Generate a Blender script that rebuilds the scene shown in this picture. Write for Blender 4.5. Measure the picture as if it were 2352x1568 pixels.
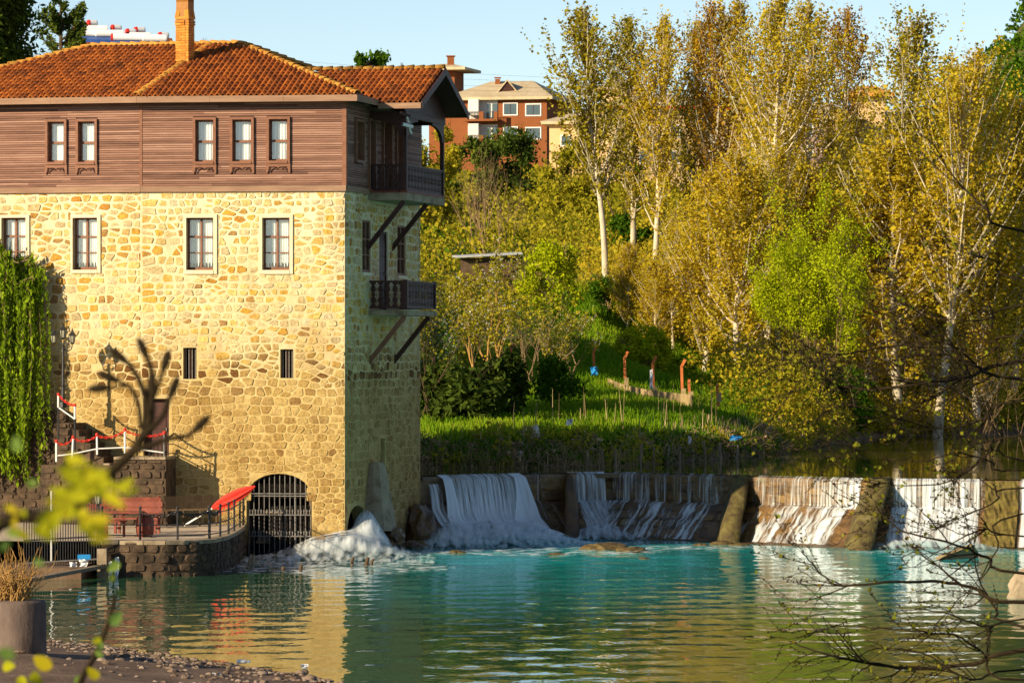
import bpy, math, random
import numpy as np
from mathutils import Vector, Matrix

for _o in list(bpy.data.objects):
    bpy.data.objects.remove(_o)
scene = bpy.context.scene
COL = scene.collection
rad = math.radians
random.seed(7)
RNG = np.random.default_rng(11)

# ------------------------------------------------------------------ camera, sky, sun
CAMZ = 5.95          # eye height above the lower pool
FV, CX, HV = 10035.0, 1176.0, 809.0   # focal length, centre and horizon measured on the photograph
cam_d = bpy.data.cameras.new('camera')
cam_d.sensor_width = 36.0
cam_d.lens = 153.6
cam_d.shift_y = 0.0107
cam_d.clip_start = 0.5
cam_d.clip_end = 8000
cam_d.dof.use_dof = True
cam_d.dof.focus_distance = 129.0
cam_d.dof.aperture_fstop = 11.0
cam = bpy.data.objects.new('camera', cam_d)
cam.location = (0, 0, CAMZ)
cam.rotation_euler = (rad(90), 0, 0)
COL.objects.link(cam)
scene.camera = cam

SUN_AZ, SUN_EL = rad(52), rad(19.5)    # azimuth measured from behind the camera towards the left
sdir = Vector((-math.sin(SUN_AZ) * math.cos(SUN_EL), -math.cos(SUN_AZ) * math.cos(SUN_EL), math.sin(SUN_EL)))
world = bpy.data.worlds.new('World')
scene.world = world
world.use_nodes = True
wn = world.node_tree
sky = wn.nodes.new('ShaderNodeTexSky')
sky.sky_type = 'NISHITA'
sky.sun_disc = False
sky.sun_elevation = SUN_EL
sky.sun_rotation = math.pi + SUN_AZ
sky.altitude = 100
sky.air_density = 0.7
sky.dust_density = 0.1
sky.ozone_density = 0.6
bg = wn.nodes['Background']
bg.inputs['Strength'].default_value = 0.082
wn.links.new(sky.outputs['Color'], bg.inputs['Color'])
sun_d = bpy.data.lights.new('sun', 'SUN')
sun_d.energy = 5.0
sun_d.angle = rad(0.5)
sun_d.color = (1.0, 0.83, 0.56)
sun = bpy.data.objects.new('sun', sun_d)
sun.rotation_euler = sdir.to_track_quat('Z', 'Y').to_euler()
sun.location = (-40, 20, 60)
COL.objects.link(sun)
vs = scene.view_settings
vs.view_transform = 'Standard'
vs.look = 'None'
vs.exposure = 0.78
vs.gamma = 1.0
vs.use_curve_mapping = False
scene.cycles.max_bounces = 8
scene.cycles.transparent_max_bounces = 24
scene.cycles.transmission_bounces = 4

# ------------------------------------------------------------------ helpers
def at(vx, vy, Y):
    return Vector(((vx - CX) * Y / FV, Y, CAMZ - (vy - HV) * Y / FV))

def on(vx, vy, z=0.0):
    Y = (CAMZ - z) * FV / (vy - HV)
    return Vector(((vx - CX) * Y / FV, Y, z))

class Frame:
    """A wall plane: u along it, w up, n outward."""
    def __init__(s, o, ex, nrm):
        s.o = Vector((o[0], o[1], 0)); s.ex = Vector((ex[0], ex[1], 0)); s.n = Vector((nrm[0], nrm[1], 0))
    def p(s, u, w, n=0.0):
        q = s.o + s.ex * u + s.n * n
        return Vector((q.x, q.y, w))
    def u(s, vx, n=0.0):
        k = (vx - CX) / FV
        o = s.o + s.n * n
        return (k * o.y - o.x) / (s.ex.x - k * s.ex.y)
    def w(s, vx, vy, n=0.0):
        q = s.p(s.u(vx, n), 0, n)
        return CAMZ - (vy - HV) * q.y / FV

class MB:
    def __init__(s):
        s.v = []; s.f = []
    def add(s, vs, fs):
        o = len(s.v)
        s.v.extend([tuple(p) for p in vs])
        s.f.extend([tuple(i + o for i in f) for f in fs])
        return s
    def hexa(s, a, b):
        """a, b: two quads (4 points each) joined to a block"""
        return s.add(list(a) + list(b), [(3, 2, 1, 0), (4, 5, 6, 7), (0, 1, 5, 4), (1, 2, 6, 5), (2, 3, 7, 6), (3, 0, 4, 7)])
    def fbox(s, fr, u0, u1, w0, w1, n0, n1):
        q = lambda n: [fr.p(u0, w0, n), fr.p(u1, w0, n), fr.p(u1, w1, n), fr.p(u0, w1, n)]
        return s.hexa(q(n0), q(n1))
    def box(s, c, size, rz=0.0, tilt=None):
        m = Matrix.Rotation(rz, 3, 'Z')
        if tilt is not None: m = m @ tilt
        hx, hy, hz = size[0] / 2, size[1] / 2, size[2] / 2
        c = Vector(c)
        P = lambda x, y, z: c + m @ Vector((x * hx, y * hy, z * hz))
        return s.hexa([P(-1, -1, -1), P(1, -1, -1), P(1, 1, -1), P(-1, 1, -1)], [P(-1, -1, 1), P(1, -1, 1), P(1, 1, 1), P(-1, 1, 1)])
    def beam(s, p, q, w, h=None, up=(0, 0, 1)):
        h = h or w
        p, q = Vector(p), Vector(q)
        d = (q - p).normalized()
        a = d.cross(Vector(up))
        if a.length < 1e-4: a = d.cross(Vector((0, 1, 0)))
        a.normalize(); b = a.cross(d).normalized()
        a *= w / 2; b *= h / 2
        return s.hexa([p - a - b, p + a - b, p + a + b, p - a + b], [q - a - b, q + a - b, q + a + b, q - a + b])
    def tube(s, pts, rads, n=6, cap=True):
        pts = [Vector(p) for p in pts]
        if not hasattr(rads, '__len__'): rads = [rads] * len(pts)
        vs, fs = [], []
        a = None
        for i, p in enumerate(pts):
            d = (pts[min(i + 1, len(pts) - 1)] - pts[max(i - 1, 0)])
            if d.length < 1e-9: d = Vector((0, 0, 1))
            d.normalize()
            if a is None:
                a = d.cross(Vector((0, 0, 1)))
                if a.length < 0.05: a = d.cross(Vector((1, 0, 0)))
            else:
                a = a - d * a.dot(d)
            a.normalize(); b = d.cross(a)
            for k in range(n):
                t = 2 * math.pi * k / n
                vs.append(p + (a * math.cos(t) + b * math.sin(t)) * rads[i])
        for i in range(len(pts) - 1):
            for k in range(n):
                k2 = (k + 1) % n
                fs.append((i * n + k, i * n + k2, (i + 1) * n + k2, (i + 1) * n + k))
        if cap:
            fs.append(tuple(reversed(range(n)))); fs.append(tuple((len(pts) - 1) * n + k for k in range(n)))
        return s.add(vs, fs)
    def prism(s, poly, off):
        poly = [Vector(p) for p in poly]; off = Vector(off); n = len(poly)
        return s.add(poly + [p + off for p in poly], [tuple(reversed(range(n))), tuple(range(n, 2 * n))] + [(k, (k + 1) % n, n + (k + 1) % n, n + k) for k in range(n)])
    def lathe(s, c, prof, n=12):
        c = Vector(c)
        vs, fs = [], []
        for r, z in prof:
            for k in range(n):
                t = 2 * math.pi * k / n
                vs.append(c + Vector((r * math.cos(t), r * math.sin(t), z)))
        for i in range(len(prof) - 1):
            for k in range(n):
                k2 = (k + 1) % n
                fs.append((i * n + k, i * n + k2, (i + 1) * n + k2, (i + 1) * n + k))
        fs.append(tuple(reversed(range(n)))); fs.append(tuple((len(prof) - 1) * n + k for k in range(n)))
        return s.add(vs, fs)
    def rock(s, c, r, rng, sub=1, rough=0.25):
        t = (1 + 5 ** 0.5) / 2
        V = [(-1, t, 0), (1, t, 0), (-1, -t, 0), (1, -t, 0), (0, -1, t), (0, 1, t), (0, -1, -t), (0, 1, -t), (t, 0, -1), (t, 0, 1), (-t, 0, -1), (-t, 0, 1)]
        Fc = [(0, 11, 5), (0, 5, 1), (0, 1, 7), (0, 7, 10), (0, 10, 11), (1, 5, 9), (5, 11, 4), (11, 10, 2), (10, 7, 6), (7, 1, 8), (3, 9, 4), (3, 4, 2), (3, 2, 6), (3, 6, 8), (3, 8, 9), (4, 9, 5), (2, 4, 11), (6, 2, 10), (8, 6, 7), (9, 8, 1)]
        V = [Vector(v).normalized() for v in V]
        for _ in range(sub):
            cache = {}; nf = []
            def mid(i, j):
                k = (min(i, j), max(i, j))
                if k not in cache:
                    cache[k] = len(V); V.append(((V[i] + V[j]) / 2).normalized())
                return cache[k]
            for a, b, c2 in Fc:
                x, y, z = mid(a, b), mid(b, c2), mid(c2, a)
                nf += [(a, x, z), (b, y, x), (c2, z, y), (x, y, z)]
            Fc = nf
        c = Vector(c)
        out = []
        for v in V:
            k = 1 + rough * (rng.random() - 0.5) * 2
            out.append(c + Vector((v.x * r[0] * k, v.y * r[1] * k, v.z * r[2] * k)))
        return s.add(out, Fc)

def link(o, parent=None):
    COL.objects.link(o)
    if parent is not None: o.parent = parent
    return o

def meta(o, label=None, cat=None, group=None, kind=None):
    if label: o['label'] = label
    if cat: o['category'] = cat
    if group: o['group'] = group
    if kind: o['kind'] = kind
    return o

def thing(name, label, cat, loc, group=None):
    o = bpy.data.objects.new(name, None)
    o.empty_display_size = 0.3
    o.location = loc
    link(o)
    return meta(o, label, cat, group)

def root_of(o):
    while o.parent is not None: o = o.parent
    return o

def mesh_of(name, mb, base=(0, 0, 0), smooth=False):
    b = Vector(base)
    me = bpy.data.meshes.new(name)
    me.from_pydata([(v[0] - b.x, v[1] - b.y, v[2] - b.z) for v in mb.v], [], mb.f)
    if smooth: me.polygons.foreach_set('use_smooth', [True] * len(me.polygons))
    me.update()
    return me

def part(name, mb, mat, parent, smooth=False, label=None, kind=None):
    """a mesh under a thing (or under a part that sits at its thing's base)"""
    me = mesh_of(name, mb, root_of(parent).location, smooth)
    me.materials.append(mat)
    o = bpy.data.objects.new(name, me)
    link(o, parent)
    return meta(o, label, None, None, kind)

def solo(name, mb, mat, label, cat, base=None, group=None, kind=None, smooth=False):
    """a thing that is one mesh"""
    if base is None:
        a = np.array(mb.v); base = (a[:, 0].mean(), a[:, 1].mean(), a[:, 2].min())
    me = mesh_of(name, mb, base, smooth)
    me.materials.append(mat)
    o = bpy.data.objects.new(name, me)
    o.location = base
    link(o)
    return meta(o, label, cat, group, kind)

def copy_tree(o, parent=None):
    c = o.copy(); COL.objects.link(c); c.parent = parent
    for ch in list(o.children): copy_tree(ch, c)
    return c

def np_mesh(name, V, quads, mat, smooth=False):
    me = bpy.data.meshes.new(name)
    V = np.asarray(V, dtype=np.float32); quads = np.asarray(quads, dtype=np.int32)
    k = quads.shape[1]
    me.vertices.add(len(V)); me.vertices.foreach_set('co', V.ravel())
    me.loops.add(quads.size); me.loops.foreach_set('vertex_index', quads.ravel())
    me.polygons.add(len(quads))
    me.polygons.foreach_set('loop_start', np.arange(0, quads.size, k, dtype=np.int32))
    me.polygons.foreach_set('loop_total', np.full(len(quads), k, dtype=np.int32))
    if smooth: me.polygons.foreach_set('use_smooth', np.ones(len(quads), dtype=bool))
    me.update(calc_edges=True)
    me.validate()
    me.materials.append(mat)
    return me

def leaf_verts(P, size, rng, elong=1.5, droop=None, vary=0.35):
    """a rhombus leaf at every point"""
    P = np.asarray(P); n = len(P)
    a = rng.normal(size=(n, 3))
    if droop is not None: a = a * (1 - droop) + np.array([0, 0, -1.0]) * droop * 1.6
    a /= np.linalg.norm(a, axis=1)[:, None] + 1e-9
    b = np.cross(a, rng.normal(size=(n, 3))); b /= np.linalg.norm(b, axis=1)[:, None] + 1e-9
    s = size * (1 + vary * rng.normal(size=(n, 1))).clip(0.4, 1.9)
    a = a * s * 0.5 * elong; b = b * s * 0.5
    c = np.cross(a, b); c /= np.linalg.norm(c, axis=1)[:, None] + 1e-9
    c = c * s * 0.12
    V = np.stack([P - a, P + b + c, P + a, P - b + c], axis=1).reshape(-1, 3)
    Q = np.arange(4 * n).reshape(-1, 4)
    return V, Q

def leaf_part(name, P, size, mat, parent, rng, elong=1.5, droop=None, kind=None, label=None):
    V, Q = leaf_verts(P, size, rng, elong, droop)
    me = np_mesh(name, V, Q, mat)
    o = bpy.data.objects.new(name, me)
    link(o, parent)
    return meta(o, label, None, None, kind)

# ------------------------------------------------------------------ materials
def newmat(name):
    m = bpy.data.materials.new(name); m.use_nodes = True
    nt = m.node_tree; nt.nodes.clear()
    return m, nt, nt.nodes.new('ShaderNodeOutputMaterial')

def N(nt, t, **kw):
    n = nt.nodes.new(t)
    for k, v in kw.items():
        if k in n.inputs: n.inputs[k].default_value = v
        else: setattr(n, k, v)
    return n

def math_n(nt, op, a, b=None, clamp=False):
    n = nt.nodes.new('ShaderNodeMath'); n.operation = op; n.use_clamp = clamp
    for i, x in enumerate((a, b)):
        if x is None: continue
        if isinstance(x, (int, float)): n.inputs[i].default_value = x
        else: nt.links.new(x, n.inputs[i])
    return n.outputs[0]

def ramp(nt, fac, stops):
    r = nt.nodes.new('ShaderNodeValToRGB')
    el = r.color_ramp.elements
    while len(el) < len(stops): el.new(0.5)
    for e, (pos, c) in zip(el, stops):
        e.position = pos; e.color = (c[0], c[1], c[2], 1)
    nt.links.new(fac, r.inputs[0])
    return r.outputs[0]

def evenly(cols):
    n = len(cols)
    return [(i / max(1, n - 1), c) for i, c in enumerate(cols)]

def rand_value(nt):
    g = nt.nodes.new('ShaderNodeNewGeometry'); oi = nt.nodes.new('ShaderNodeObjectInfo')
    return math_n(nt, 'FRACT', math_n(nt, 'ADD', g.outputs['Random Per Island'], oi.outputs['Random']))

def pos_noise(nt, scale, stretch=(1, 1, 1), detail=4, rough=0.6, obj=False):
    if obj:
        src = nt.nodes.new('ShaderNodeTexCoord').outputs['Object']
    else:
        src = nt.nodes.new('ShaderNodeNewGeometry').outputs['Position']
    mp = nt.nodes.new('ShaderNodeMapping'); mp.inputs['Scale'].default_value = stretch
    nt.links.new(src, mp.inputs['Vector'])
    nz = nt.nodes.new('ShaderNodeTexNoise')
    nz.inputs['Scale'].default_value = scale; nz.inputs['Detail'].default_value = detail; nz.inputs['Roughness'].default_value = rough
    nt.links.new(mp.outputs[0], nz.inputs['Vector'])
    return nz.outputs['Fac']

def mat(name, cols, scale=3.0, rough=0.8, bump=0.3, bscale=None, stretch=(1, 1, 1), island=0.0, spec=0.3, metallic=0.0, fine=None, obj=False):
    """noise (and per-piece random) over a colour ramp, with a little relief"""
    m, nt, out = newmat(name)
    p = N(nt, 'ShaderNodeBsdfPrincipled')
    p.inputs['Roughness'].default_value = rough
    p.inputs['Specular IOR Level'].default_value = spec
    p.inputs['Metallic'].default_value = metallic
    fac = pos_noise(nt, scale, stretch, obj=obj)
    fac = math_n(nt, 'MULTIPLY_ADD', fac, 1.9); nt.nodes[-1].inputs[2].default_value = -0.45
    if island > 0:
        fac = math_n(nt, 'ADD', math_n(nt, 'MULTIPLY', fac, 1 - island), math_n(nt, 'MULTIPLY', rand_value(nt), island), True)
    c = ramp(nt, fac, cols if isinstance(cols[0][1], tuple) else evenly(cols))
    nt.links.new(c, p.inputs['Base Color'])
    if bump > 0:
        b = N(nt, 'ShaderNodeBump'); b.inputs['Strength'].default_value = bump; b.inputs['Distance'].default_value = 0.03
        nt.links.new(pos_noise(nt, bscale or scale * 6, stretch, 5, 0.65, obj=obj), b.inputs['Height'])
        nt.links.new(b.outputs[0], p.inputs['Normal'])
    nt.links.new(p.outputs[0], out.inputs[0])
    return m

def leafmat(name, cols, trans=0.35, clump=0.35, scale=0.35):
    m, nt, out = newmat(name)
    fac = math_n(nt, 'ADD', math_n(nt, 'MULTIPLY', rand_value(nt), 1 - clump), math_n(nt, 'MULTIPLY', math_n(nt, 'MULTIPLY_ADD', pos_noise(nt, scale, detail=2), 2.2), clump), True)
    for n in nt.nodes:
        if n.type == 'MATH' and n.operation == 'MULTIPLY_ADD': n.inputs[2].default_value = -0.6
    c = ramp(nt, fac, evenly(cols))
    d = N(nt, 'ShaderNodeBsdfDiffuse'); t = N(nt, 'ShaderNodeBsdfTranslucent')
    mx = N(nt, 'ShaderNodeMixShader'); mx.inputs[0].default_value = trans
    nt.links.new(c, d.inputs[0]); nt.links.new(c, t.inputs[0])
    nt.links.new(d.outputs[0], mx.inputs[1]); nt.links.new(t.outputs[0], mx.inputs[2])
    nt.links.new(mx.outputs[0], out.inputs[0])
    return m

def stain(nt, col):
    """rain streaks and grimy patches of weathering"""
    a = pos_noise(nt, 1.0, (1.6, 1.6, 0.35), 5, .65); b = pos_noise(nt, 0.45, (1, 1, 0.8), 4, .6)
    f = math_n(nt, 'MULTIPLY', math_n(nt, 'SUBTRACT', math_n(nt, 'ADD', math_n(nt, 'MULTIPLY', a, .55), math_n(nt, 'MULTIPLY', b, .5)), .50), 3.2, True)
    mx = nt.nodes.new('ShaderNodeMix'); mx.data_type = 'RGBA'; mx.blend_type = 'MULTIPLY'; mx.inputs[7].default_value = (0.58, 0.47, 0.33, 1)
    nt.links.new(f, mx.inputs[0]); nt.links.new(col, mx.inputs[6]); return mx.outputs[2]
MT = {}
MT['mortar'] = None
def mortar_mat(name, top, low):
    m, nt, out = newmat(name)
    p = N(nt, 'ShaderNodeBsdfPrincipled'); p.inputs['Roughness'].default_value = 0.95; p.inputs['Specular IOR Level'].default_value = 0.1
    g = nt.nodes.new('ShaderNodeNewGeometry'); sx = nt.nodes.new('ShaderNodeSeparateXYZ'); nt.links.new(g.outputs['Position'], sx.inputs[0])
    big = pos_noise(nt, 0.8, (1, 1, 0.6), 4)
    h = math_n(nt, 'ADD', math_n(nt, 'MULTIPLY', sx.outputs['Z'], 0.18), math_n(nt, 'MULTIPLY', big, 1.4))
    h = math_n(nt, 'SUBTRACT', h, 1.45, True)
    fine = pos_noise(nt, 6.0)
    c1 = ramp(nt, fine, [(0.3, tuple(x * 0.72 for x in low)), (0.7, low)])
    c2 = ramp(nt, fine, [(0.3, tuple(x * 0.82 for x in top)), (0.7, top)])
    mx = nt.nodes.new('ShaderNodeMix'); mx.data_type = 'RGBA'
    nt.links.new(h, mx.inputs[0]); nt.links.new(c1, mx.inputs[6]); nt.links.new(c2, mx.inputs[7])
    # wet, algae-dark foot of the wall
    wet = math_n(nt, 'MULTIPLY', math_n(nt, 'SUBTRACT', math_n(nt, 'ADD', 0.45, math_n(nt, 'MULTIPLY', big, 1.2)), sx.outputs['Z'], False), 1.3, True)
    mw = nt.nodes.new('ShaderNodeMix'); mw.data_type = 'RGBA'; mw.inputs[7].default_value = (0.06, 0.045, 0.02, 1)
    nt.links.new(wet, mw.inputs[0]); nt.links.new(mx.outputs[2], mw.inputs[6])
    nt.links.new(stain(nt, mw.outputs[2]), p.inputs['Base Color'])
    b = N(nt, 'ShaderNodeBump'); b.inputs['Strength'].default_value = 0.5; b.inputs['Distance'].default_value = 0.04
    nt.links.new(pos_noise(nt, 9.0, detail=6), b.inputs['Height']); nt.links.new(b.outputs[0], p.inputs['Normal'])
    nt.links.new(p.outputs[0], out.inputs[0])
    return m
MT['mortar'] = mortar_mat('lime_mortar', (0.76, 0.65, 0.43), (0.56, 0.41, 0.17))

def stone_mat(name):
    m, nt, out = newmat(name)
    p = N(nt, 'ShaderNodeBsdfPrincipled'); p.inputs['Roughness'].default_value = 0.9; p.inputs['Specular IOR Level'].default_value = 0.15
    r = rand_value(nt)
    fac = math_n(nt, 'ADD', math_n(nt, 'MULTIPLY', r, 0.93), math_n(nt, 'MULTIPLY', pos_noise(nt, 5.0), 0.12), True)
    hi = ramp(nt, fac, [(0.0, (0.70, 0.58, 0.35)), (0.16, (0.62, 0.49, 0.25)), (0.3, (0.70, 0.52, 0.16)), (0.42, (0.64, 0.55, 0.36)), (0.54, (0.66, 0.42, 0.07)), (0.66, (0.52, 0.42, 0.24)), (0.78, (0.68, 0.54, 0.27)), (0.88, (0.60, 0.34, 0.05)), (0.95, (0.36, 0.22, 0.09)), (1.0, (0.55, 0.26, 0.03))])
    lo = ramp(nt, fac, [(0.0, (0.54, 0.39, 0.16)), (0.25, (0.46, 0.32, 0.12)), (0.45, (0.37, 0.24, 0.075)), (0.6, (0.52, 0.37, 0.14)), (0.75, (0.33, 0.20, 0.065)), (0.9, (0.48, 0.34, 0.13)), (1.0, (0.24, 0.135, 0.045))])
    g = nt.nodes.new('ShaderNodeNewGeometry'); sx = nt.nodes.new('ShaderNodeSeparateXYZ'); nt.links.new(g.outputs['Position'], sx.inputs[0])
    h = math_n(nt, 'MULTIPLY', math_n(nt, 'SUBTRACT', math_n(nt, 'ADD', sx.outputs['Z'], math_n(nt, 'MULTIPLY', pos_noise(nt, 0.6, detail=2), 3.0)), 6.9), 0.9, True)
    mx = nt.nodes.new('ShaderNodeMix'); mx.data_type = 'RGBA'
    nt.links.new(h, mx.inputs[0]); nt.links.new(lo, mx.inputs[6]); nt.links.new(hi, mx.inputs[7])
    # scorched brown stones in a band around the small barred windows
    zz = math_n(nt, 'ABSOLUTE', math_n(nt, 'SUBTRACT', sx.outputs['Z'], 5.35))
    bandv = math_n(nt, 'SUBTRACT', 1.0, math_n(nt, 'MULTIPLY', zz, 0.8), True)
    r2 = math_n(nt, 'FRACT', math_n(nt, 'MULTIPLY', r, 7.31))
    brown = math_n(nt, 'MULTIPLY', math_n(nt, 'SUBTRACT', math_n(nt, 'ADD', math_n(nt, 'MULTIPLY', bandv, math_n(nt, 'MULTIPLY', pos_noise(nt, 0.35, detail=1), 1.5)), math_n(nt, 'MULTIPLY', r2, 0.7)), 0.98), 3.0, True)
    mb_ = nt.nodes.new('ShaderNodeMix'); mb_.data_type = 'RGBA'; mb_.inputs[7].default_value = (0.16, 0.075, 0.022, 1)
    nt.links.new(brown, mb_.inputs[0]); nt.links.new(mx.outputs[2], mb_.inputs[6]); mx = mb_
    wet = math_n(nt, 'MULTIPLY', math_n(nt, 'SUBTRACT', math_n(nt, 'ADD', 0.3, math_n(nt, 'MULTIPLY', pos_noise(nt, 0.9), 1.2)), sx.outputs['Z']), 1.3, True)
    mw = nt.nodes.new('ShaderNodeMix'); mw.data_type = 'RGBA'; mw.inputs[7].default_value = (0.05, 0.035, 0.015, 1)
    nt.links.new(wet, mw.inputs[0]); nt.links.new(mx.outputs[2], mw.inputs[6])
    grain = pos_noise(nt, 14.0, detail=6)
    mg = nt.nodes.new('ShaderNodeMix'); mg.data_type = 'RGBA'; mg.blend_type = 'MULTIPLY'; mg.inputs[0].default_value = 0.8
    nt.links.new(mw.outputs[2], mg.inputs[6]); nt.links.new(ramp(nt, grain, [(0.32, (0.55, 0.5, 0.45)), (0.62, (1, 1, 1))]), mg.inputs[7])
    nt.links.new(stain(nt, mg.outputs[2]), p.inputs['Base Color'])
    b = N(nt, 'ShaderNodeBump'); b.inputs['Strength'].default_value = 0.8; b.inputs['Distance'].default_value = 0.05
    nt.links.new(grain, b.inputs['Height']); nt.links.new(b.outputs[0], p.inputs['Normal'])
    nt.links.new(p.outputs[0], out.inputs[0])
    return m
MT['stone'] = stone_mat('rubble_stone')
MT['dressed'] = mat('dressed_limestone', [(0.62, 0.52, 0.33), (0.74, 0.64, 0.44)], 4, 0.85, 0.25)
MT['board'] = mat('weathered_brown_board', [(0.08, 0.036, 0.024), (0.25, 0.125, 0.085), (0.42, 0.245, 0.18)], 3.5, 0.7, 0.4, stretch=(0.4, 0.4, 5), island=0.6, spec=0.25)
MT['trimwood'] = mat('brown_painted_wood', [(0.16, 0.065, 0.035), (0.26, 0.115, 0.065)], 4, 0.6, 0.2, stretch=(1, 1, 3))
MT['darkwood'] = mat('dark_stained_wood', [(0.035, 0.012, 0.01), (0.075, 0.026, 0.018)], 4, 0.55, 0.25, stretch=(1, 1, 3))
MT['fascia'] = mat('weathered_fascia', [(0.20, 0.11, 0.07), (0.36, 0.22, 0.14)], 3, 0.75, 0.3, stretch=(0.4, 0.4, 5))
MT['tile'] = mat('clay_roof_tile', [(0.0, (0.045, 0.015, 0.006)), (0.25, (0.15, 0.04, 0.009)), (0.55, (0.27, 0.072, 0.012)), (0.85, (0.36, 0.105, 0.016)), (1.0, (0.18, 0.08, 0.015))], 1.3, 0.75, 0.3, island=0.55, spec=0.2)
MT['cap'] = mat('lichened_ridge_tile', [(0.16, 0.07, 0.015), (0.42, 0.2, 0.035), (0.5, 0.28, 0.06)], 3, 0.85, 0.4, island=0.4, spec=0.2)
MT['brick'] = mat('orange_chimney_brick', [(0.36, 0.12, 0.02), (0.52, 0.22, 0.035), (0.58, 0.30, 0.06)], 6, 0.85, 0.4, island=0.6, spec=0.2)
MT['brickjoint'] = mat('chimney_mortar', [(0.3, 0.13, 0.04), (0.4, 0.2, 0.07)], 8, 0.9, 0.3)
MT['dark'] = mat('interior_shade_black', [(0.008, 0.006, 0.005), (0.015, 0.012, 0.01)], 2, 0.95, 0)  # near-black colour paints the shade inside windows and outlet
MT['curtain'] = mat('white_net_curtain', [(0.74, 0.75, 0.72), (0.86, 0.86, 0.84)], 9, 0.9, 0.4, bscale=14, stretch=(3, 3, 0.05))
MT['iron'] = mat('black_iron', [(0.01, 0.01, 0.011), (0.03, 0.028, 0.027)], 8, 0.5, 0.2, spec=0.4)
MT['rustiron'] = mat('rusty_grey_iron', [(0.05, 0.04, 0.035), (0.16, 0.15, 0.14), (0.09, 0.05, 0.03)], 9, 0.55, 0.3, spec=0.4)
MT['white'] = mat('white_paint', [(0.62, 0.61, 0.58), (0.8, 0.79, 0.76)], 6, 0.55, 0.1)
MT['red'] = mat('red_paint', [(0.45, 0.02, 0.015), (0.62, 0.035, 0.02)], 6, 0.5, 0.1)
MT['redcloth'] = mat('red_canvas', [(0.5, 0.015, 0.01), (0.68, 0.035, 0.015)], 5, 0.7, 0.3)
MT['redwood'] = mat('red_brown_furniture', [(0.13, 0.03, 0.018), (0.28, 0.07, 0.04)], 6, 0.6, 0.3)
MT['concrete'] = mat('stained_concrete', [(0.10, 0.07, 0.04), (0.30, 0.23, 0.15), (0.40, 0.32, 0.22)], 2.2, 0.9, 0.6, bscale=10)
MT['stump'] = mat('dark_stained_concrete', [(0.045, 0.03, 0.025), (0.12, 0.085, 0.07), (0.19, 0.14, 0.11)], 2.5, 0.9, 0.6, bscale=9, stretch=(1, 1, 0.4))
MT['quay'] = mat('dark_quay_masonry', [(0.018, 0.012, 0.008), (0.07, 0.045, 0.027), (0.14, 0.09, 0.052)], 3, 0.9, 0.7, bscale=9)
MT['paving'] = mat('pale_paving', [(0.38, 0.29, 0.2), (0.55, 0.45, 0.33)], 1.5, 0.85, 0.3)
MT['weir'] = mat('wet_mossy_masonry', [(0.018, 0.012, 0.006), (0.07, 0.038, 0.014), (0.16, 0.085, 0.025), (0.10, 0.09, 0.02)], 1.3, 0.45, 0.9, bscale=7, spec=0.5)
MT['mossy'] = mat('moss_covered_stone', [(0.03, 0.022, 0.008), (0.12, 0.085, 0.018), (0.19, 0.15, 0.03)], 4.0, 0.8, 0.9, bscale=8)
MT['rock'] = mat('brown_river_rock', [(0.03, 0.022, 0.008), (0.10, 0.065, 0.02), (0.17, 0.13, 0.05)], 3.5, 0.7, 0.8, bscale=9)
MT['pebble'] = mat('gravel_pebbles', [(0.08, 0.05, 0.035), (0.2, 0.14, 0.1), (0.32, 0.25, 0.2)], 3, 0.85, 0.4, island=0.7)
MT['bark'] = mat('brown_bark', [(0.05, 0.03, 0.015), (0.13, 0.085, 0.05)], 4, 0.9, 0.6, bscale=14)
MT['palebark'] = mat('pale_poplar_bark', [(0.28, 0.22, 0.13), (0.5, 0.43, 0.31), (0.6, 0.54, 0.42)], 2.5, 0.85, 0.5, bscale=10, stretch=(1, 1, 0.5))
MT['twig'] = mat('grey_brown_twigs', [(0.17, 0.105, 0.05), (0.3, 0.2, 0.11)], 4, 0.9, 0.2)
MT['orange_twig'] = mat('ochre_stems', [(0.26, 0.13, 0.03), (0.42, 0.25, 0.08)], 3, 0.85, 0.3)  # ochre colour of the dead vines and fruit tree stems
MT['darktwig'] = mat('dark_budding_twig', [(0.012, 0.009, 0.005), (0.034, 0.023, 0.011)], 9, 0.9, 0.4, spec=0.1)
MT['stake'] = mat('grey_stake_wood', [(0.14, 0.1, 0.06), (0.32, 0.24, 0.16)], 5, 0.9, 0.4)
MT['reed'] = mat('dry_reed', [(0.13, 0.08, 0.035), (0.34, 0.24, 0.12), (0.46, 0.35, 0.19)], 2, 0.9, 0, island=0.7)
MT['orangepost'] = mat('orange_painted_concrete', [(0.45, 0.11, 0.025), (0.56, 0.17, 0.05)], 4, 0.8, 0.3)
MT['lowwall'] = mat('sand_low_wall', [(0.26, 0.18, 0.08), (0.38, 0.28, 0.14)], 3, 0.9, 0.4)
MT['tank'] = mat('white_enamel_tank', [(0.75, 0.75, 0.74), (0.82, 0.82, 0.81)], 3, 0.35, 0)
MT['solar'] = mat('blue_solar_glass', [(0.02, 0.06, 0.22), (0.04, 0.10, 0.32)], 3, 0.15, 0, spec=0.6)
MT['aptorange'] = mat('burnt_orange_render', [(0.20, 0.062, 0.018), (0.25, 0.082, 0.026)], 0.8, 0.9, 0.1)
MT['aptbeige'] = mat('peach_render', [(0.55, 0.36, 0.17), (0.66, 0.46, 0.25)], 0.5, 0.9, 0.1)
MT['aptmauve'] = mat('pinkish_grey_render', [(0.28, 0.18, 0.17), (0.36, 0.24, 0.22)], 0.5, 0.9, 0.1)
MT['aptwhite'] = mat('white_render', [(0.55, 0.52, 0.48), (0.66, 0.63, 0.58)], 0.7, 0.9, 0.1)
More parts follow.
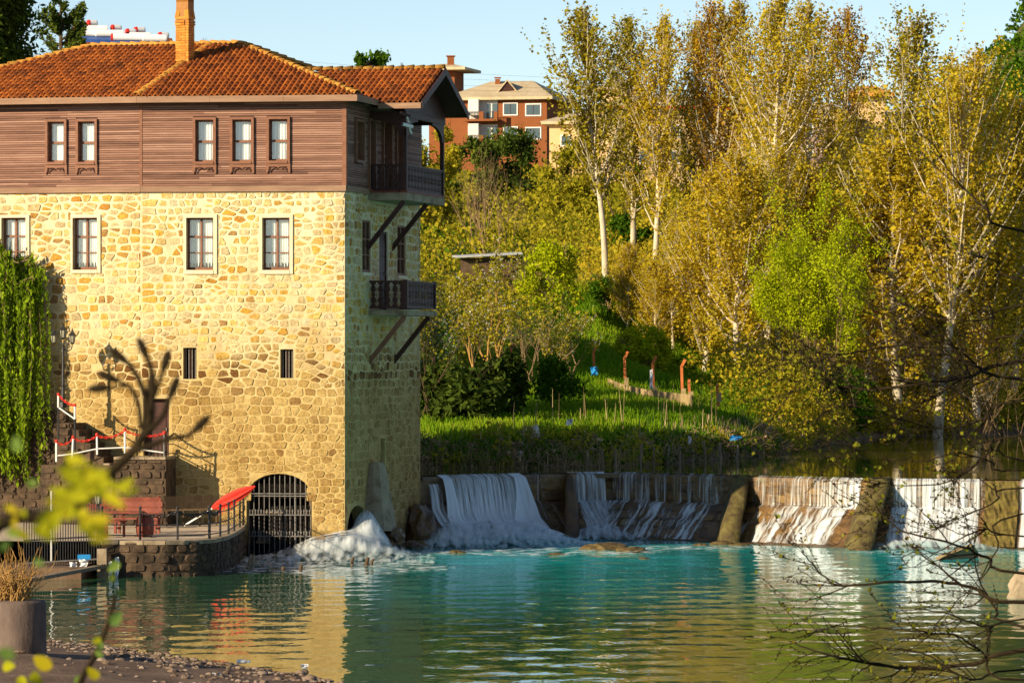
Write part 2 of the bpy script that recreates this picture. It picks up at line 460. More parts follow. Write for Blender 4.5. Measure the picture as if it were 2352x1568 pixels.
MT['aptroof'] = mat('pale_tan_roof_tiles', [(0.42, 0.32, 0.19), (0.58, 0.47, 0.31)], 1.0, 0.85, 0.6, bscale=5, stretch=(1, 0.3, 1))
MT['glass'] = mat('blue_grey_window_glass', [(0.03, 0.05, 0.06), (0.06, 0.09, 0.10)], 0.6, 0.08, 0, spec=0.9)
MT['greyroof'] = mat('grey_metal_sheet', [(0.30, 0.31, 0.32), (0.42, 0.43, 0.44)], 2, 0.5, 0.1)
MT['plastic_white'] = mat('white_plastic', [(0.7, 0.7, 0.7), (0.8, 0.8, 0.8)], 5, 0.4, 0.1)
MT['plastic_blue'] = mat('blue_plastic', [(0.02, 0.2, 0.5), (0.03, 0.28, 0.6)], 5, 0.4, 0.1)
# leaves
MT['poplar'] = leafmat('young_gold_poplar_leaf', [(0.26, 0.16, 0.012), (0.46, 0.32, 0.02), (0.59, 0.44, 0.03), (0.44, 0.38, 0.027), (0.65, 0.52, 0.07)], 0.45, 0.4, 0.3)
MT['poplar_green'] = leafmat('olive_poplar_leaf', [(0.10, 0.08, 0.008), (0.25, 0.20, 0.012), (0.38, 0.32, 0.02), (0.52, 0.43, 0.05)], 0.45, 0.3, 0.3)
MT['poplar_brown'] = leafmat('bronze_poplar_leaf', [(0.14, 0.06, 0.008), (0.32, 0.16, 0.012), (0.38, 0.22, 0.014), (0.36, 0.27, 0.02)], 0.4, 0.4, 0.3)
MT['willow'] = leafmat('weeping_willow_leaf', [(0.03, 0.06, 0.004), (0.13, 0.21, 0.010), (0.26, 0.37, 0.016), (0.36, 0.46, 0.03)], 0.4, 0.45, 1.6)
MT['lime'] = leafmat('acid_green_leaf', [(0.24, 0.28, 0.008), (0.40, 0.46, 0.010), (0.52, 0.55, 0.02)], 0.4, 0.3, 0.5)
MT['under'] = leafmat('undergrowth_leaf', [(0.08, 0.085, 0.007), (0.21, 0.20, 0.012), (0.37, 0.33, 0.02), (0.45, 0.35, 0.028), (0.26, 0.32, 0.018)], 0.42, 0.55, 0.16)
MT['green'] = leafmat('fresh_green_leaf', [(0.018, 0.04, 0.004), (0.06, 0.13, 0.008), (0.12, 0.22, 0.012)], 0.35, 0.4, 0.5)
MT['darkgreen'] = leafmat('dark_evergreen_leaf', [(0.015, 0.03, 0.006), (0.05, 0.08, 0.012), (0.11, 0.14, 0.02)], 0.25, 0.4, 0.6)
MT['conifer'] = leafmat('conifer_needles', [(0.018, 0.03, 0.006), (0.07, 0.10, 0.014), (0.17, 0.20, 0.02)], 0.15, 0.5, 0.9)
MT['blossom'] = leafmat('white_blossom', [(0.3, 0.32, 0.26), (0.55, 0.55, 0.48), (0.68, 0.66, 0.6)], 0.4, 0.2, 1)
MT['grass'] = leafmat('meadow_grass', [(0.03, 0.07, 0.004), (0.09, 0.20, 0.008), (0.16, 0.28, 0.011), (0.26, 0.33, 0.02), (0.32, 0.29, 0.05)], 0.35, 0.55, 0.25)
MT['bud'] = leafmat('opening_plane_leaf', [(0.05, 0.06, 0.008), (0.14, 0.16, 0.012), (0.25, 0.26, 0.02), (0.18, 0.08, 0.015)], 0.4, 0.2, 1)
MT['fgleaf'] = leafmat('yellow_green_young_leaf', [(0.35, 0.36, 0.01), (0.5, 0.48, 0.02), (0.5, 0.36, 0.015)], 0.5, 0.3, 9)
MT['fgleaf2'] = leafmat('pale_green_round_leaf', [(0.10, 0.2, 0.05), (0.22, 0.3, 0.05)], 0.45, 0.3, 9)

def water_mat(name, deep, rip, str_, air_sky_tint=None):
    m, nt, out = newmat(name)
    p = N(nt, 'ShaderNodeBsdfPrincipled'); p.inputs['Roughness'].default_value = 0.03; p.inputs['IOR'].default_value = 1.33
    c = ramp(nt, pos_noise(nt, 0.12, detail=2), evenly(deep))
    if air_sky_tint:
        # milky turquoise near the falls: stirred-in air plus painted sky reflection
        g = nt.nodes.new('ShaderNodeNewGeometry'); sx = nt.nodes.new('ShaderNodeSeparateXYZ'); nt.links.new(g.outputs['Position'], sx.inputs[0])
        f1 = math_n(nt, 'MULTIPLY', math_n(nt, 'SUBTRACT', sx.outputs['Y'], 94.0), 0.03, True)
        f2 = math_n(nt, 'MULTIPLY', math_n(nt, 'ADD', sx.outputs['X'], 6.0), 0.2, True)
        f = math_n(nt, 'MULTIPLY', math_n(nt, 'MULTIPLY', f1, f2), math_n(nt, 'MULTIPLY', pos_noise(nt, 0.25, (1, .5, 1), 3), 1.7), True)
        mx = nt.nodes.new('ShaderNodeMix'); mx.data_type = 'RGBA'; mx.inputs[7].default_value = (*air_sky_tint, 1)
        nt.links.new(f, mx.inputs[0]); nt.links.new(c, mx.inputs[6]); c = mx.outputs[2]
    nt.links.new(c, p.inputs['Base Color'])
    b1 = N(nt, 'ShaderNodeBump'); b1.inputs['Strength'].default_value = str_; b1.inputs['Distance'].default_value = 0.1
    h = math_n(nt, 'ADD', pos_noise(nt, rip, (0.9, 0.42, 1), 2, 0.5), math_n(nt, 'MULTIPLY', pos_noise(nt, rip * 0.38, (0.8, 0.4, 1), 2, 0.5), 1.6))
    nt.links.new(h, b1.inputs['Height']); nt.links.new(b1.outputs[0], p.inputs['Normal'])
    nt.links.new(p.outputs[0], out.inputs[0])
    return m
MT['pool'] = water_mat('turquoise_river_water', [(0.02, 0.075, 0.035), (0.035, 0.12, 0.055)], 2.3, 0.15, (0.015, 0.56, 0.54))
MT['upper'] = water_mat('calm_olive_water', [(0.07, 0.068, 0.014), (0.11, 0.10, 0.022)], 2.0, 0.03)

def fall_mat(name, col, streak, lo, hi, trans=0.3):
    m, nt, out = newmat(name)
    d = N(nt, 'ShaderNodeBsdfDiffuse'); t = N(nt, 'ShaderNodeBsdfTranslucent'); mx = N(nt, 'ShaderNodeMixShader'); mx.inputs[0].default_value = trans
    gl = N(nt, 'ShaderNodeBsdfGlossy'); gl.inputs['Roughness'].default_value = 0.25
    mg = N(nt, 'ShaderNodeMixShader'); mg.inputs[0].default_value = 0.12
    d.inputs[0].default_value = (*col, 1); t.inputs[0].default_value = (*col, 1)
    nt.links.new(d.outputs[0], mx.inputs[1]); nt.links.new(t.outputs[0], mx.inputs[2])
    nt.links.new(mx.outputs[0], mg.inputs[1]); nt.links.new(gl.outputs[0], mg.inputs[2])
    tr = N(nt, 'ShaderNodeBsdfTransparent'); ma = N(nt, 'ShaderNodeMixShader')
    f = pos_noise(nt, 1.0, streak, 4, 0.6)
    mr = nt.nodes.new('ShaderNodeMapRange'); mr.inputs['From Min'].default_value = lo; mr.inputs['From Max'].default_value = hi
    nt.links.new(f, mr.inputs[0]); nt.links.new(mr.outputs[0], ma.inputs[0])
    nt.links.new(tr.outputs[0], ma.inputs[1]); nt.links.new(mg.outputs[0], ma.inputs[2])
    nt.links.new(ma.outputs[0], out.inputs[0])
    return m
MT['fall'] = fall_mat('falling_water', (0.78, 0.85, 0.9), (9, 9, 0.7), 0.40, 0.72)
MT['strand'] = fall_mat('falling_water_strand', (0.85, 0.9, 0.93), (12, 12, 1.2), 0.33, 0.66)
MT['trickle'] = fall_mat('trickling_water', (0.72, 0.74, 0.76), (14, 14, 2.0), 0.42, 0.78)
MT['foam'] = fall_mat('white_foam', (0.86, 0.9, 0.92), (1.5, 1.5, 2.5), 0.10, 0.30, 0.35)
MT['foamflat'] = fall_mat('drifting_foam', (0.82, 0.87, 0.9), (2.2, 1.1, 2.0), 0.47, 0.72, 0.2)

def gush_mat(name, gain, seed):
    m, nt, out = newmat(name)
    d = N(nt, 'ShaderNodeBsdfDiffuse'); t = N(nt, 'ShaderNodeBsdfTranslucent'); mx = N(nt, 'ShaderNodeMixShader'); mx.inputs[0].default_value = 0.5
    c = (0.92, 0.95, 0.96, 1)
    d.inputs[0].default_value = c; t.inputs[0].default_value = c
    nt.links.new(d.outputs[0], mx.inputs[1]); nt.links.new(t.outputs[0], mx.inputs[2])
    if seed < -1:
        pb = N(nt, 'ShaderNodeBsdfPrincipled'); pb.inputs['Base Color'].default_value = (0.88, 0.92, 0.94, 1); pb.inputs['Roughness'].default_value = .8; pb.inputs['Subsurface Weight'].default_value = 1.0; pb.inputs['Subsurface Scale'].default_value = .35; pb.inputs['Subsurface Radius'].default_value = (.8, .9, 1.0)
        bb = N(nt, 'ShaderNodeBump'); bb.inputs['Strength'].default_value = .15; bb.inputs['Distance'].default_value = .08; nt.links.new(pos_noise(nt, 1.0, (6, 1.5, 2.5), 4), bb.inputs['Height']); nt.links.new(bb.outputs[0], pb.inputs['Normal']); mx = pb
    at_ = nt.nodes.new('ShaderNodeAttribute'); at_.attribute_name = 'dens'
    nz = math_n(nt, 'SUBTRACT', pos_noise(nt, 1.0, (4.0 + seed, .7, 1.2), 3, .5), 0.5)
    al = math_n(nt, 'ADD', math_n(nt, 'MULTIPLY', at_.outputs['Fac'], gain), math_n(nt, 'MULTIPLY', nz, 3.0))
    al = math_n(nt, 'MULTIPLY', math_n(nt, 'ADD', al, -0.05, True), 0.88)
    tr = N(nt, 'ShaderNodeBsdfTransparent'); ma = N(nt, 'ShaderNodeMixShader')
    nt.links.new(al, ma.inputs[0]); nt.links.new(tr.outputs[0], ma.inputs[1]); nt.links.new(mx.outputs[0], ma.inputs[2]); nt.links.new(ma.outputs[0], out.inputs[0])
    return m
MT['gush'] = gush_mat('rushing_white_water', 1.35, 0.0)
MT['gush1'] = gush_mat('rushing_white_water_veil', 1.0, 1.1)
MT['gush2'] = gush_mat('rushing_white_water_mist', 0.6, 2.3)
MT['spray'] = leafmat('spray_droplets', [(0.75, 0.8, 0.82), (0.88, 0.9, 0.9)], 0.5, 0.1, 1)

def veil_mat(name, col, su, sv, lo, hi, wob=0.0, trans=0.35, gloss=.1):
    m, nt, out = newmat(name)
    uv = nt.nodes.new('ShaderNodeUVMap'); uv.uv_map = 'UVMap'
    sp = nt.nodes.new('ShaderNodeSeparateXYZ'); nt.links.new(uv.outputs[0], sp.inputs[0])
    def noise(su, sv, det, off=0.0):
        cb = nt.nodes.new('ShaderNodeCombineXYZ')
        w = pos_noise(nt, 3.0, detail=1)
        nt.links.new(math_n(nt, 'ADD', math_n(nt, 'MULTIPLY', sp.outputs[0], su), math_n(nt, 'MULTIPLY', w, wob * su)), cb.inputs[0]); nt.links.new(math_n(nt, 'MULTIPLY', sp.outputs[1], sv), cb.inputs[1]); cb.inputs[2].default_value = off
        nz = nt.nodes.new('ShaderNodeTexNoise'); nz.inputs['Scale'].default_value = 1.0; nz.inputs['Detail'].default_value = det; nz.inputs['Roughness'].default_value = 0.6
        nt.links.new(cb.outputs[0], nz.inputs['Vector']); return nz.outputs['Fac']
    at_ = nt.nodes.new('ShaderNodeAttribute'); at_.attribute_name = 'dens'
    f = math_n(nt, 'ADD', math_n(nt, 'MULTIPLY', noise(su, sv, 3), 0.65), math_n(nt, 'MULTIPLY', noise(su * .28, sv * .6, 2, 5.0), 0.35))
    f = math_n(nt, 'ADD', f, math_n(nt, 'MULTIPLY', math_n(nt, 'SUBTRACT', at_.outputs['Fac'], 0.5), 0.6))
    mr = nt.nodes.new('ShaderNodeMapRange'); mr.interpolation_type = 'SMOOTHSTEP'; mr.inputs['From Min'].default_value = lo; mr.inputs['From Max'].default_value = hi; nt.links.new(f, mr.inputs[0])
    al = math_n(nt, 'MULTIPLY', mr.outputs[0], math_n(nt, 'MULTIPLY', at_.outputs['Fac'], 3.0, True), True)
    d = N(nt, 'ShaderNodeBsdfDiffuse'); t = N(nt, 'ShaderNodeBsdfTranslucent'); gl = N(nt, 'ShaderNodeBsdfGlossy'); gl.inputs['Roughness'].default_value = 0.3
    m1 = N(nt, 'ShaderNodeMixShader'); m1.inputs[0].default_value = trans; m2 = N(nt, 'ShaderNodeMixShader'); m2.inputs[0].default_value = gloss
    d.inputs[0].default_value = (*col, 1); t.inputs[0].default_value = (*col, 1)
    nt.links.new(d.outputs[0], m1.inputs[1]); nt.links.new(t.outputs[0], m1.inputs[2]); nt.links.new(m1.outputs[0], m2.inputs[1]); nt.links.new(gl.outputs[0], m2.inputs[2])
    tr = N(nt, 'ShaderNodeBsdfTransparent'); ma = N(nt, 'ShaderNodeMixShader')
    nt.links.new(al, ma.inputs[0]); nt.links.new(tr.outputs[0], ma.inputs[1]); nt.links.new(m2.outputs[0], ma.inputs[2]); nt.links.new(ma.outputs[0], out.inputs[0])
    return m
WC = (0.88, 0.93, 0.96)
MT['veil'] = veil_mat('thin_water_veil', WC, 16, .5, .44, .70)
MT['veil_dense'] = veil_mat('thick_water_veil', WC, 12, .45, .40, .68)
MT['cascade'] = veil_mat('broken_cascade', WC, 9, 1.5, .50, .72, .16)
MT['pier'] = mat('mossy_dark_pier_stone', [(0.02, 0.014, 0.007), (0.07, 0.048, 0.018), (0.12, 0.095, 0.025), (0.20, 0.155, 0.07)], 3.0, 0.75, 1.0, bscale=8)
MT['weirstone'] = mat('wet_ochre_weir_stone', [(0.02, 0.012, 0.006), (0.085, 0.045, 0.014), (0.19, 0.10, 0.025), (0.15, 0.115, 0.03)], 2.0, 0.4, 0.9, bscale=8, island=.45, spec=.5)
# ------------------------------------------------------------------ ground, water, weir
UP = 2.05     # level of the upper pool
CREST = [(on(vx, vy, UP).x, on(vx, vy, UP).y) for vx, vy in ((940, 1094), (1190, 1088), (1400, 1084), (1700, 1092), (2010, 1100), (2352, 1102), (2640, 1104), (3600, 1108))]
CRX = np.array([p[0] for p in CREST]); CRY = np.array([p[1] for p in CREST])
def crest_y(x): return np.interp(x, CRX, CRY)
SHX = np.array([-200, -30, -9, -5.5, -3, 0, 4, 7.5, 9.5, 11.9, 16.4, 24.6, 40, 80, 400.])
SHY = np.array([131, 131, 131, 143, 146, 147, 149, 159, 166, 177, 200, 210, 214, 220, 240.])
def shore_y(x): return np.interp(x, SHX, SHY)
NSY = np.array([-300, 40, 55, 66, 74, 78.9, 82.5, 86.5, 89.5, 97, 104, 112, 131, 400.])
NSX = np.array([1.0, 1, -0.5, -1, -2, -3.4, -5.5, -7.5, -9.6, -10.8, -11.6, -13, -13, -13])
def hillnoise(X, Y):
    return 0.5 * np.sin(X * 0.31 + 1.3 * np.sin(Y * 0.11)) + 0.5 * np.sin(Y * 0.23 + 0.7 + np.sin(X * 0.17)) + 0.35 * np.sin(X * 0.83 + Y * 0.61)
def ground_z(X, Y):
    X = np.asarray(X, float); Y = np.asarray(Y, float)
    d = Y - shore_y(X)
    zl = np.interp(d, [-30, -3, 0, 1, 3, 8, 14, 28, 42, 65, 150, 350, 700, 3000], [0.3, 0.8, 1.95, 2.3, 2.62, 3.2, 3.6, 4.2, 4.9, 8.8, 15.5, 25, 30, 30])
    zr = np.interp(d, [-30, -3, 0, 3, 12, 40, 120, 300, 600, 3000], [0.3, 0.8, 1.95, 2.9, 4.0, 8, 14, 25, 32, 32])
    k = np.clip((X - 8) / 8, 0, 1); k = k * k * (3 - 2 * k)
    z = zl * (1 - k) + zr * k
    z = z + hillnoise(X, Y) * np.clip((d - 4) / 40, 0, 1) * 0.5 + (np.sin(X * 1.9) * np.sin(Y * 1.3 + X) * .16 + np.sin(X * .8 + 2) * .14) * np.clip(d / 1.5, 0, 1) * np.clip((14 - d) / 8, 0, 1)
    z = z + 128 * np.exp(-((X - 175) / 62) ** 2 - ((Y - 950) / 200) ** 2)
    # lower pool and its near left shore
    s = np.interp(Y, NSY, NSX) - X
    low = np.where(s > 0, np.minimum(0.03 + 0.10 * s, 0.5 + 0.02 * s), np.maximum(-1.5, 0.03 + 0.5 * s))
    low = np.where(X > 30, np.minimum(4, -1.5 + (X - 30) * 0.5), low)
    low = low + np.where(s > 0, 0.035 * np.sin(X * 2.1 + Y) + 0.03 * np.sin(Y * 3.7 - X * 1.3), 0)
    upper = np.where(X > CRX[0], Y > crest_y(X) + 0.3, Y > 131)
    return np.where(upper, z, low)
def spaced(a, b, fine, lo, hi, coarse):
    g = list(np.arange(a, b, fine)); x = a
    st = coarse
    while x > lo: x -= st; st *= 1.35; g.insert(0, x)
    x = b; st = coarse
    while x < hi: g.append(x); x += st; st *= 1.35
    g.append(hi)
    return np.array(g)
gx = spaced(-26, 46, 0.7, -3000, 3000, 2.0); gy = spaced(62, 262, 0.8, -300, 4500, 2.0)
GX, GY = np.meshgrid(gx, gy)
GZ = ground_z(GX, GY)
nx, ny = len(gx), len(gy)
idx = np.arange(nx * ny).reshape(ny, nx)
Q = np.stack([idx[:-1, :-1], idx[:-1, 1:], idx[1:, 1:], idx[1:, :-1]], axis=-1).reshape(-1, 4)
MT['lawn'] = mat('grassy_earth', [(0.035, 0.05, 0.008), (0.08, 0.16, 0.012), (0.14, 0.22, 0.015)], 0.5, 0.95, 0.6, bscale=6)
MT['hillsoil'] = mat('hillside_soil', [(0.04, 0.035, 0.01), (0.09, 0.085, 0.018), (0.10, 0.07, 0.025)], 0.35, 0.95, 0.7, bscale=3)
MT['mud'] = mat('brown_gravelly_mud', [(0.06, 0.035, 0.02), (0.15, 0.09, 0.055), (0.22, 0.15, 0.10)], 1.5, 0.95, 0.9, bscale=12)
me = np_mesh('ground', np.stack([GX, GY, GZ], -1).reshape(-1, 3), Q, MT['lawn'], True)
me.materials.append(MT['mud']); me.materials.append(MT['hillsoil'])
cx = (GX[:-1, :-1] + GX[1:, 1:]) / 2; cy = (GY[:-1, :-1] + GY[1:, 1:]) / 2
dd = cy - shore_y(cx)
mi = np.where(cy < crest_y(np.maximum(cx, CRX[0])) + 0.3, 1, np.where(dd < 1.6, 1, np.where((dd > 46) | (cx > 13), 2, 0)))
me.polygons.foreach_set('material_index', mi.ravel().astype(np.int32))
go = bpy.data.objects.new('ground', me); link(go); meta(go, kind='structure')

# lower pool: a finely waved sheet where it is seen, flat beyond
wx = spaced(-14, 18, 0.5, -60, 200, 2.0); wy = spaced(76, 138, 0.5, -300, 139, 3.0)
wy = wy[wy < 147]
WX, WY = np.meshgrid(wx, wy)
WZ = 0.006 * np.sin(WX * 2.3 + 1.7 * WY) + 0.006 * np.sin(WY * 3.1 - WX * 0.9)
idx = np.arange(WX.size).reshape(WX.shape)
Q = np.stack([idx[:-1, :-1], idx[:-1, 1:], idx[1:, 1:], idx[1:, :-1]], axis=-1).reshape(-1, 4)
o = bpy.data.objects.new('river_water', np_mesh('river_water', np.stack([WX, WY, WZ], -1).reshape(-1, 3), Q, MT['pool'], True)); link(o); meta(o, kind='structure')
# upper pool, its front edge on the weir crest
ux = np.concatenate([np.linspace(CRX[0], 30, 60), [60, 120, 300]])
V = []; 
for x in ux: V += [(x, crest_y(x) + 0.12, UP + 0.005), (x, crest_y(x) + .12 + .5 * (shore_y(x) + 3 - crest_y(x)), UP + 0.01), (x, shore_y(x) + 3, UP + 0.01)]
Q = []
for i in range(len(ux) - 1):
    a = 3 * i
    Q += [(a, a + 3, a + 4, a + 1), (a + 1, a + 4, a + 5, a + 2)]
o = bpy.data.objects.new('upper_pool_water', np_mesh('upper_pool_water', V, Q, MT['upper'])); link(o); meta(o, kind='structure')

# ---- weir: a stepped overflow wall swept along its crest
def crest_pt(x):
    y = float(crest_y(x)); e = 0.4
    t = Vector((2 * e, float(crest_y(x + e) - crest_y(x - e)), 0)).normalized()
    return Vector((x, y, 0)), Vector((t.y, -t.x, 0))     # point, direction towards the camera
PROF = [(-0.7, 0.2), (-0.6, UP - 0.03), (0.0, UP - 0.02), (0.05, UP - 0.10), (0.06, 1.18), (0.22, 1.10), (0.62, 0.62), (0.72, 0.58), (1.12, 0.12), (1.2, 0.05), (2.1, -0.05), (2.4, -0.8)]
def weir_q(z):      # how far the face stands out at height z
    zs = [p[1] for p in PROF[3:]][::-1]; qs = [p[0] for p in PROF[3:]][::-1]
    return float(np.interp(z, zs, qs))
wt = thing('weir', 'low brown stepped masonry weir running across the river beside the mill', 'weir', (CRX[0], CRY[0], 0))
r_ = random.Random(5)
mb = MB(); xs = np.linspace(CRX[0] + 0.3, CRX[6], 120); rows = []
for x in xs:
    p, f = crest_pt(x)
    rows.append([p + f * (q + (r_.uniform(-0.05, 0.05) if 3 < j < 10 else 0)) + Vector((0, 0, z + (r_.uniform(-0.04, 0.04) if 3 < j < 10 else 0))) for j, (q, z) in enumerate(PROF)])
m_ = len(PROF)
for i in range(len(xs) - 1):
    for j in range(m_ - 1):
        pass
mb.add([v for r in rows for v in r], [(i * m_ + j, (i + 1) * m_ + j, (i + 1) * m_ + j + 1, i * m_ + j + 1) for i in range(len(xs) - 1) for j in range(m_ - 1)])
part('overflow_wall', mb, MT['weir'], wt)
def xw(vx, z=1.0, q=0.3):    # weir position under photo column vx
    x = 0.0
    for _ in range(8): x = (vx - CX) / FV * (float(crest_y(x)) - q)
    return x
# crest stones laid in a row on top of the wall
x = CRX[0] + 0.35; k = 0
while x < CRX[6] - 1:
    L = r_.uniform(0.75, 1.15)
    p0, f0 = crest_pt(x + 0.012); p1, f1 = crest_pt(x + L - 0.012)
    mb = MB(); h = UP - 0.015 + r_.uniform(-0.004, 0.006)
    mb.hexa([p0 + f0 * -0.45 + Vector((0, 0, UP - 0.16)), p1 + f1 * -0.45 + Vector((0, 0, UP - 0.16)), p1 + f1 * 0.09 + Vector((0, 0, UP - 0.16)), p0 + f0 * 0.09 + Vector((0, 0, UP - 0.16))],
            [p0 + f0 * -0.45 + Vector((0, 0, h)), p1 + f1 * -0.45 + Vector((0, 0, h)), p1 + f1 * 0.08 + Vector((0, 0, h - 0.02)), p0 + f0 * 0.08 + Vector((0, 0, h - 0.02))])
    part('crest_stone', mb, MT['weir'], wt)
    x += L
# sloping buttresses
def buttress(vt0, vt1, vb0, vb1, m):
    p, f = crest_pt((xw(vt0) + xw(vt1)) / 2)
    rows_ = []
    K = [(0.25, UP + 0.03, 0.0), (.42, 1.9, .04), (0.9, 1.6, .2), (1.35, 1.2, .42), (1.8, 0.8, .64), (2.2, 0.4, .84), (2.45, 0.05, 1.0), (2.6, -0.6, 1.05)]
    for q, z, t in K:
        yl = p.y - q; vl = vt0 + (vb0 - vt0) * t; vr = vt1 + (vb1 - vt1) * t
        j = lambda a_=.045: r_.uniform(-a_, a_)
        xl, xr = (vl - CX) / FV * yl, (vr - CX) / FV * yl
        xm = xl + (xr - xl) * .5
        rows_.append([Vector((xl - .05, p.y + .4, z)), Vector((xl - .03 + j(), yl + .5 * (p.y + .4 - yl), z + j())), Vector((xl + j(.03), yl + .10 + j(), z + j())), Vector((xl + .07, yl + j(.03), z + j(.03))), Vector((xm + j(), yl - .02 + j(), z + j(.03))), Vector((xr - .07, yl + j(.03), z + j(.03))), Vector((xr + j(.03), yl + .12 + j(), z + j())), Vector((xr + .02 + j(), yl + .5 * (p.y + .4 - yl), z + j())), Vector((xr + .03, p.y + .4, z))])
    mb = MB(); n = 9
    mb.add([v for r in rows_ for v in r], [(i * n + k, i * n + k + 1, (i + 1) * n + k + 1, (i + 1) * n + k) for i in range(len(K) - 1) for k in range(n - 1)] + [tuple(range(n))])
    part('buttress', mb, m, wt, True)
buttress(1690, 1722, 1652, 1700, MT['pier'])
buttress(2002, 2046, 1952, 2006, MT['pier'])
buttress(1300, 1322, 1296, 1332, MT['weir'])

# ---- falling water: curved sheets whose streaks run with the flow
def veil(name, parent, m, vx0, vx1, ztop, zbot, outq=0.0, flare=0.0, dens=None, lift=.03, nx=48, ny=16, vxb=None):
    vs = []; uvs = []; dn = []
    for s in range(ny + 1):
        k = s / ny; z = ztop + (zbot - ztop) * k
        for i in range(nx + 1):
            t = i / nx
            x0 = xw(vx0 + (vx1 - vx0) * t) + flare * (t - .5) * k ** 1.5
            p, f = crest_pt(x0)
            q = max(weir_q(z) + lift + .035, .1 + outq * k ** .5) + .02 * math.sin(t * nx * 1.3) * k
            if z > UP - .06: q = -.05 + (UP + .03 - z) * 2.0
            vs.append(p + f * q + Vector((0, 0, z))); uvs.append((x0, z + s * .001)); dn.append(max(0.0, min(1.0, (dens(t, k) if dens else 1.0) * min(1, t * 14, (1 - t) * 14))))
    w_ = nx + 1; base_ = root_of(parent).location
    Qd = np.array([(s * w_ + i, s * w_ + i + 1, (s + 1) * w_ + i + 1, (s + 1) * w_ + i) for s in range(ny) for i in range(nx)])
    me_ = np_mesh(name, np.array([tuple(v - base_) for v in vs]), Qd, m, True)
    ul = me_.uv_layers.new(name='UVMap'); ul.data.foreach_set('uv', np.array(uvs, dtype=np.float32)[Qd.ravel()].ravel())
    at_ = me_.attributes.new('dens', 'FLOAT', 'POINT'); at_.data.foreach_set('value', np.array(dn, dtype=np.float32))
    o_ = bpy.data.objects.new(name, me_); link(o_, parent); return o_
def fall(label, vx):
    x = xw(vx); p, f = crest_pt(x)
    return thing('waterfall', label, 'waterfall', (x, p.y - 1, 0), 'falls over the weir')
t = fall('broad bluish sheet of falling water nearest the mill on the weir', 1090)
veil('water_sheet', t, MT['veil_dense'], 1010, 1178, UP + .03, 0.3, .45, .35, lambda t, k: .52 + .2 * k)
veil('water_sheet', t, MT['veil'], 1010, 1180, UP + .03, 0.3, .55, .4, lambda t, k: .5 + .25 * k, .06)
veil('side_spill', t, MT['veil_dense'], 1166, 1196, UP + .03, 0.2, .7, .9, lambda t, k: .85, .08, 14)
veil('side_spill', t, MT['veil_dense'], 1004, 1026, UP + .03, 0.2, .6, .3, lambda t, k: .85, .08, 14)
t = fall('thin spill falling between the mill and the broad blue sheet', 990)
veil('water_sheet', t, MT['veil_dense'], 974, 1004, 1.8, 0.12, .4, .1, lambda t, k: .62, .05, 16)
t = fall('slim white cascade fanning out left of the dark middle stretch of weir', 1350)
veil('water_sheet', t, MT['veil_dense'], 1308, 1392, UP + .03, 1.1, .1, .1, lambda t, k: .62)
veil('lower_cascade', t, MT['veil_dense'], 1312, 1420, 1.15, 0.05, .1, .5, lambda t, k: .66 - .25 * t, .05)
veil('lower_cascade', t, MT['cascade'], 1306, 1440, 1.15, 0.05, .15, .6, lambda t, k: .66, .08)
t = fall('faint trickle over the dark dry looking stretch of weir', 1250)
veil('water_sheet', t, MT['veil'], 1198, 1302, UP + .03, .1, .03, 0, lambda t, k: .36, .04, 30)
t = fall('fine brown veil of trickles left of the mossy buttress', 1530)
veil('water_sheet', t, MT['veil'], 1390, 1688, UP + .03, 1.12, .03, 0, lambda t, k: .47 + .06 * math.sin(t * 9), .03, 80)
veil('lower_cascade', t, MT['cascade'], 1392, 1668, 1.15, 0.05, 0, 0, lambda t, k: .58 + .07 * math.sin(t * 17) + .05 * k, .05, 80)
t = fall('golden sunlit trickles over brown stone between the two buttresses', 1850)
veil('water_sheet', t, MT['veil'], 1728, 2000, UP + .03, 1.12, .04, 0, lambda t, k: .40 + .26 * t, .03, 80)
veil('lower_cascade', t, MT['cascade'], 1728, 1975, 1.15, 0.05, 0, 0, lambda t, k: .48 + .26 * t + .05 * k, .05, 80)
t = fall('brightest white sunlit fall right of the concrete buttress', 2150)
veil('water_sheet', t, MT['veil'], 2044, 2268, UP + .03, 1.12, .06, 0, lambda t, k: .63, .03, 70)
veil('lower_sheet', t, MT['veil_dense'], 2040, 2264, 1.2, 0.05, .4, .05, lambda t, k: .60, .05, 70)
veil('lower_sheet', t, MT['cascade'], 2036, 2268, 1.2, 0.05, .5, .1, lambda t, k: .66, .1, 70)
t = fall('white fall cut off by the right edge of the picture', 2360)
veil('water_sheet', t, MT['veil_dense'], 2343, 2480, UP + .03, 0.05, .4, 0, lambda t, k: .66)
veil('water_sheet', t, MT['veil'], 2343, 2480, UP + .03, 0.05, .5, 0, lambda t, k: .6, .08)
t = thing('waterfall', 'narrow jet of water dropping beside the concrete rib at the mill', 'waterfall', at(925, 1240, 136.3), 'falls over the weir')
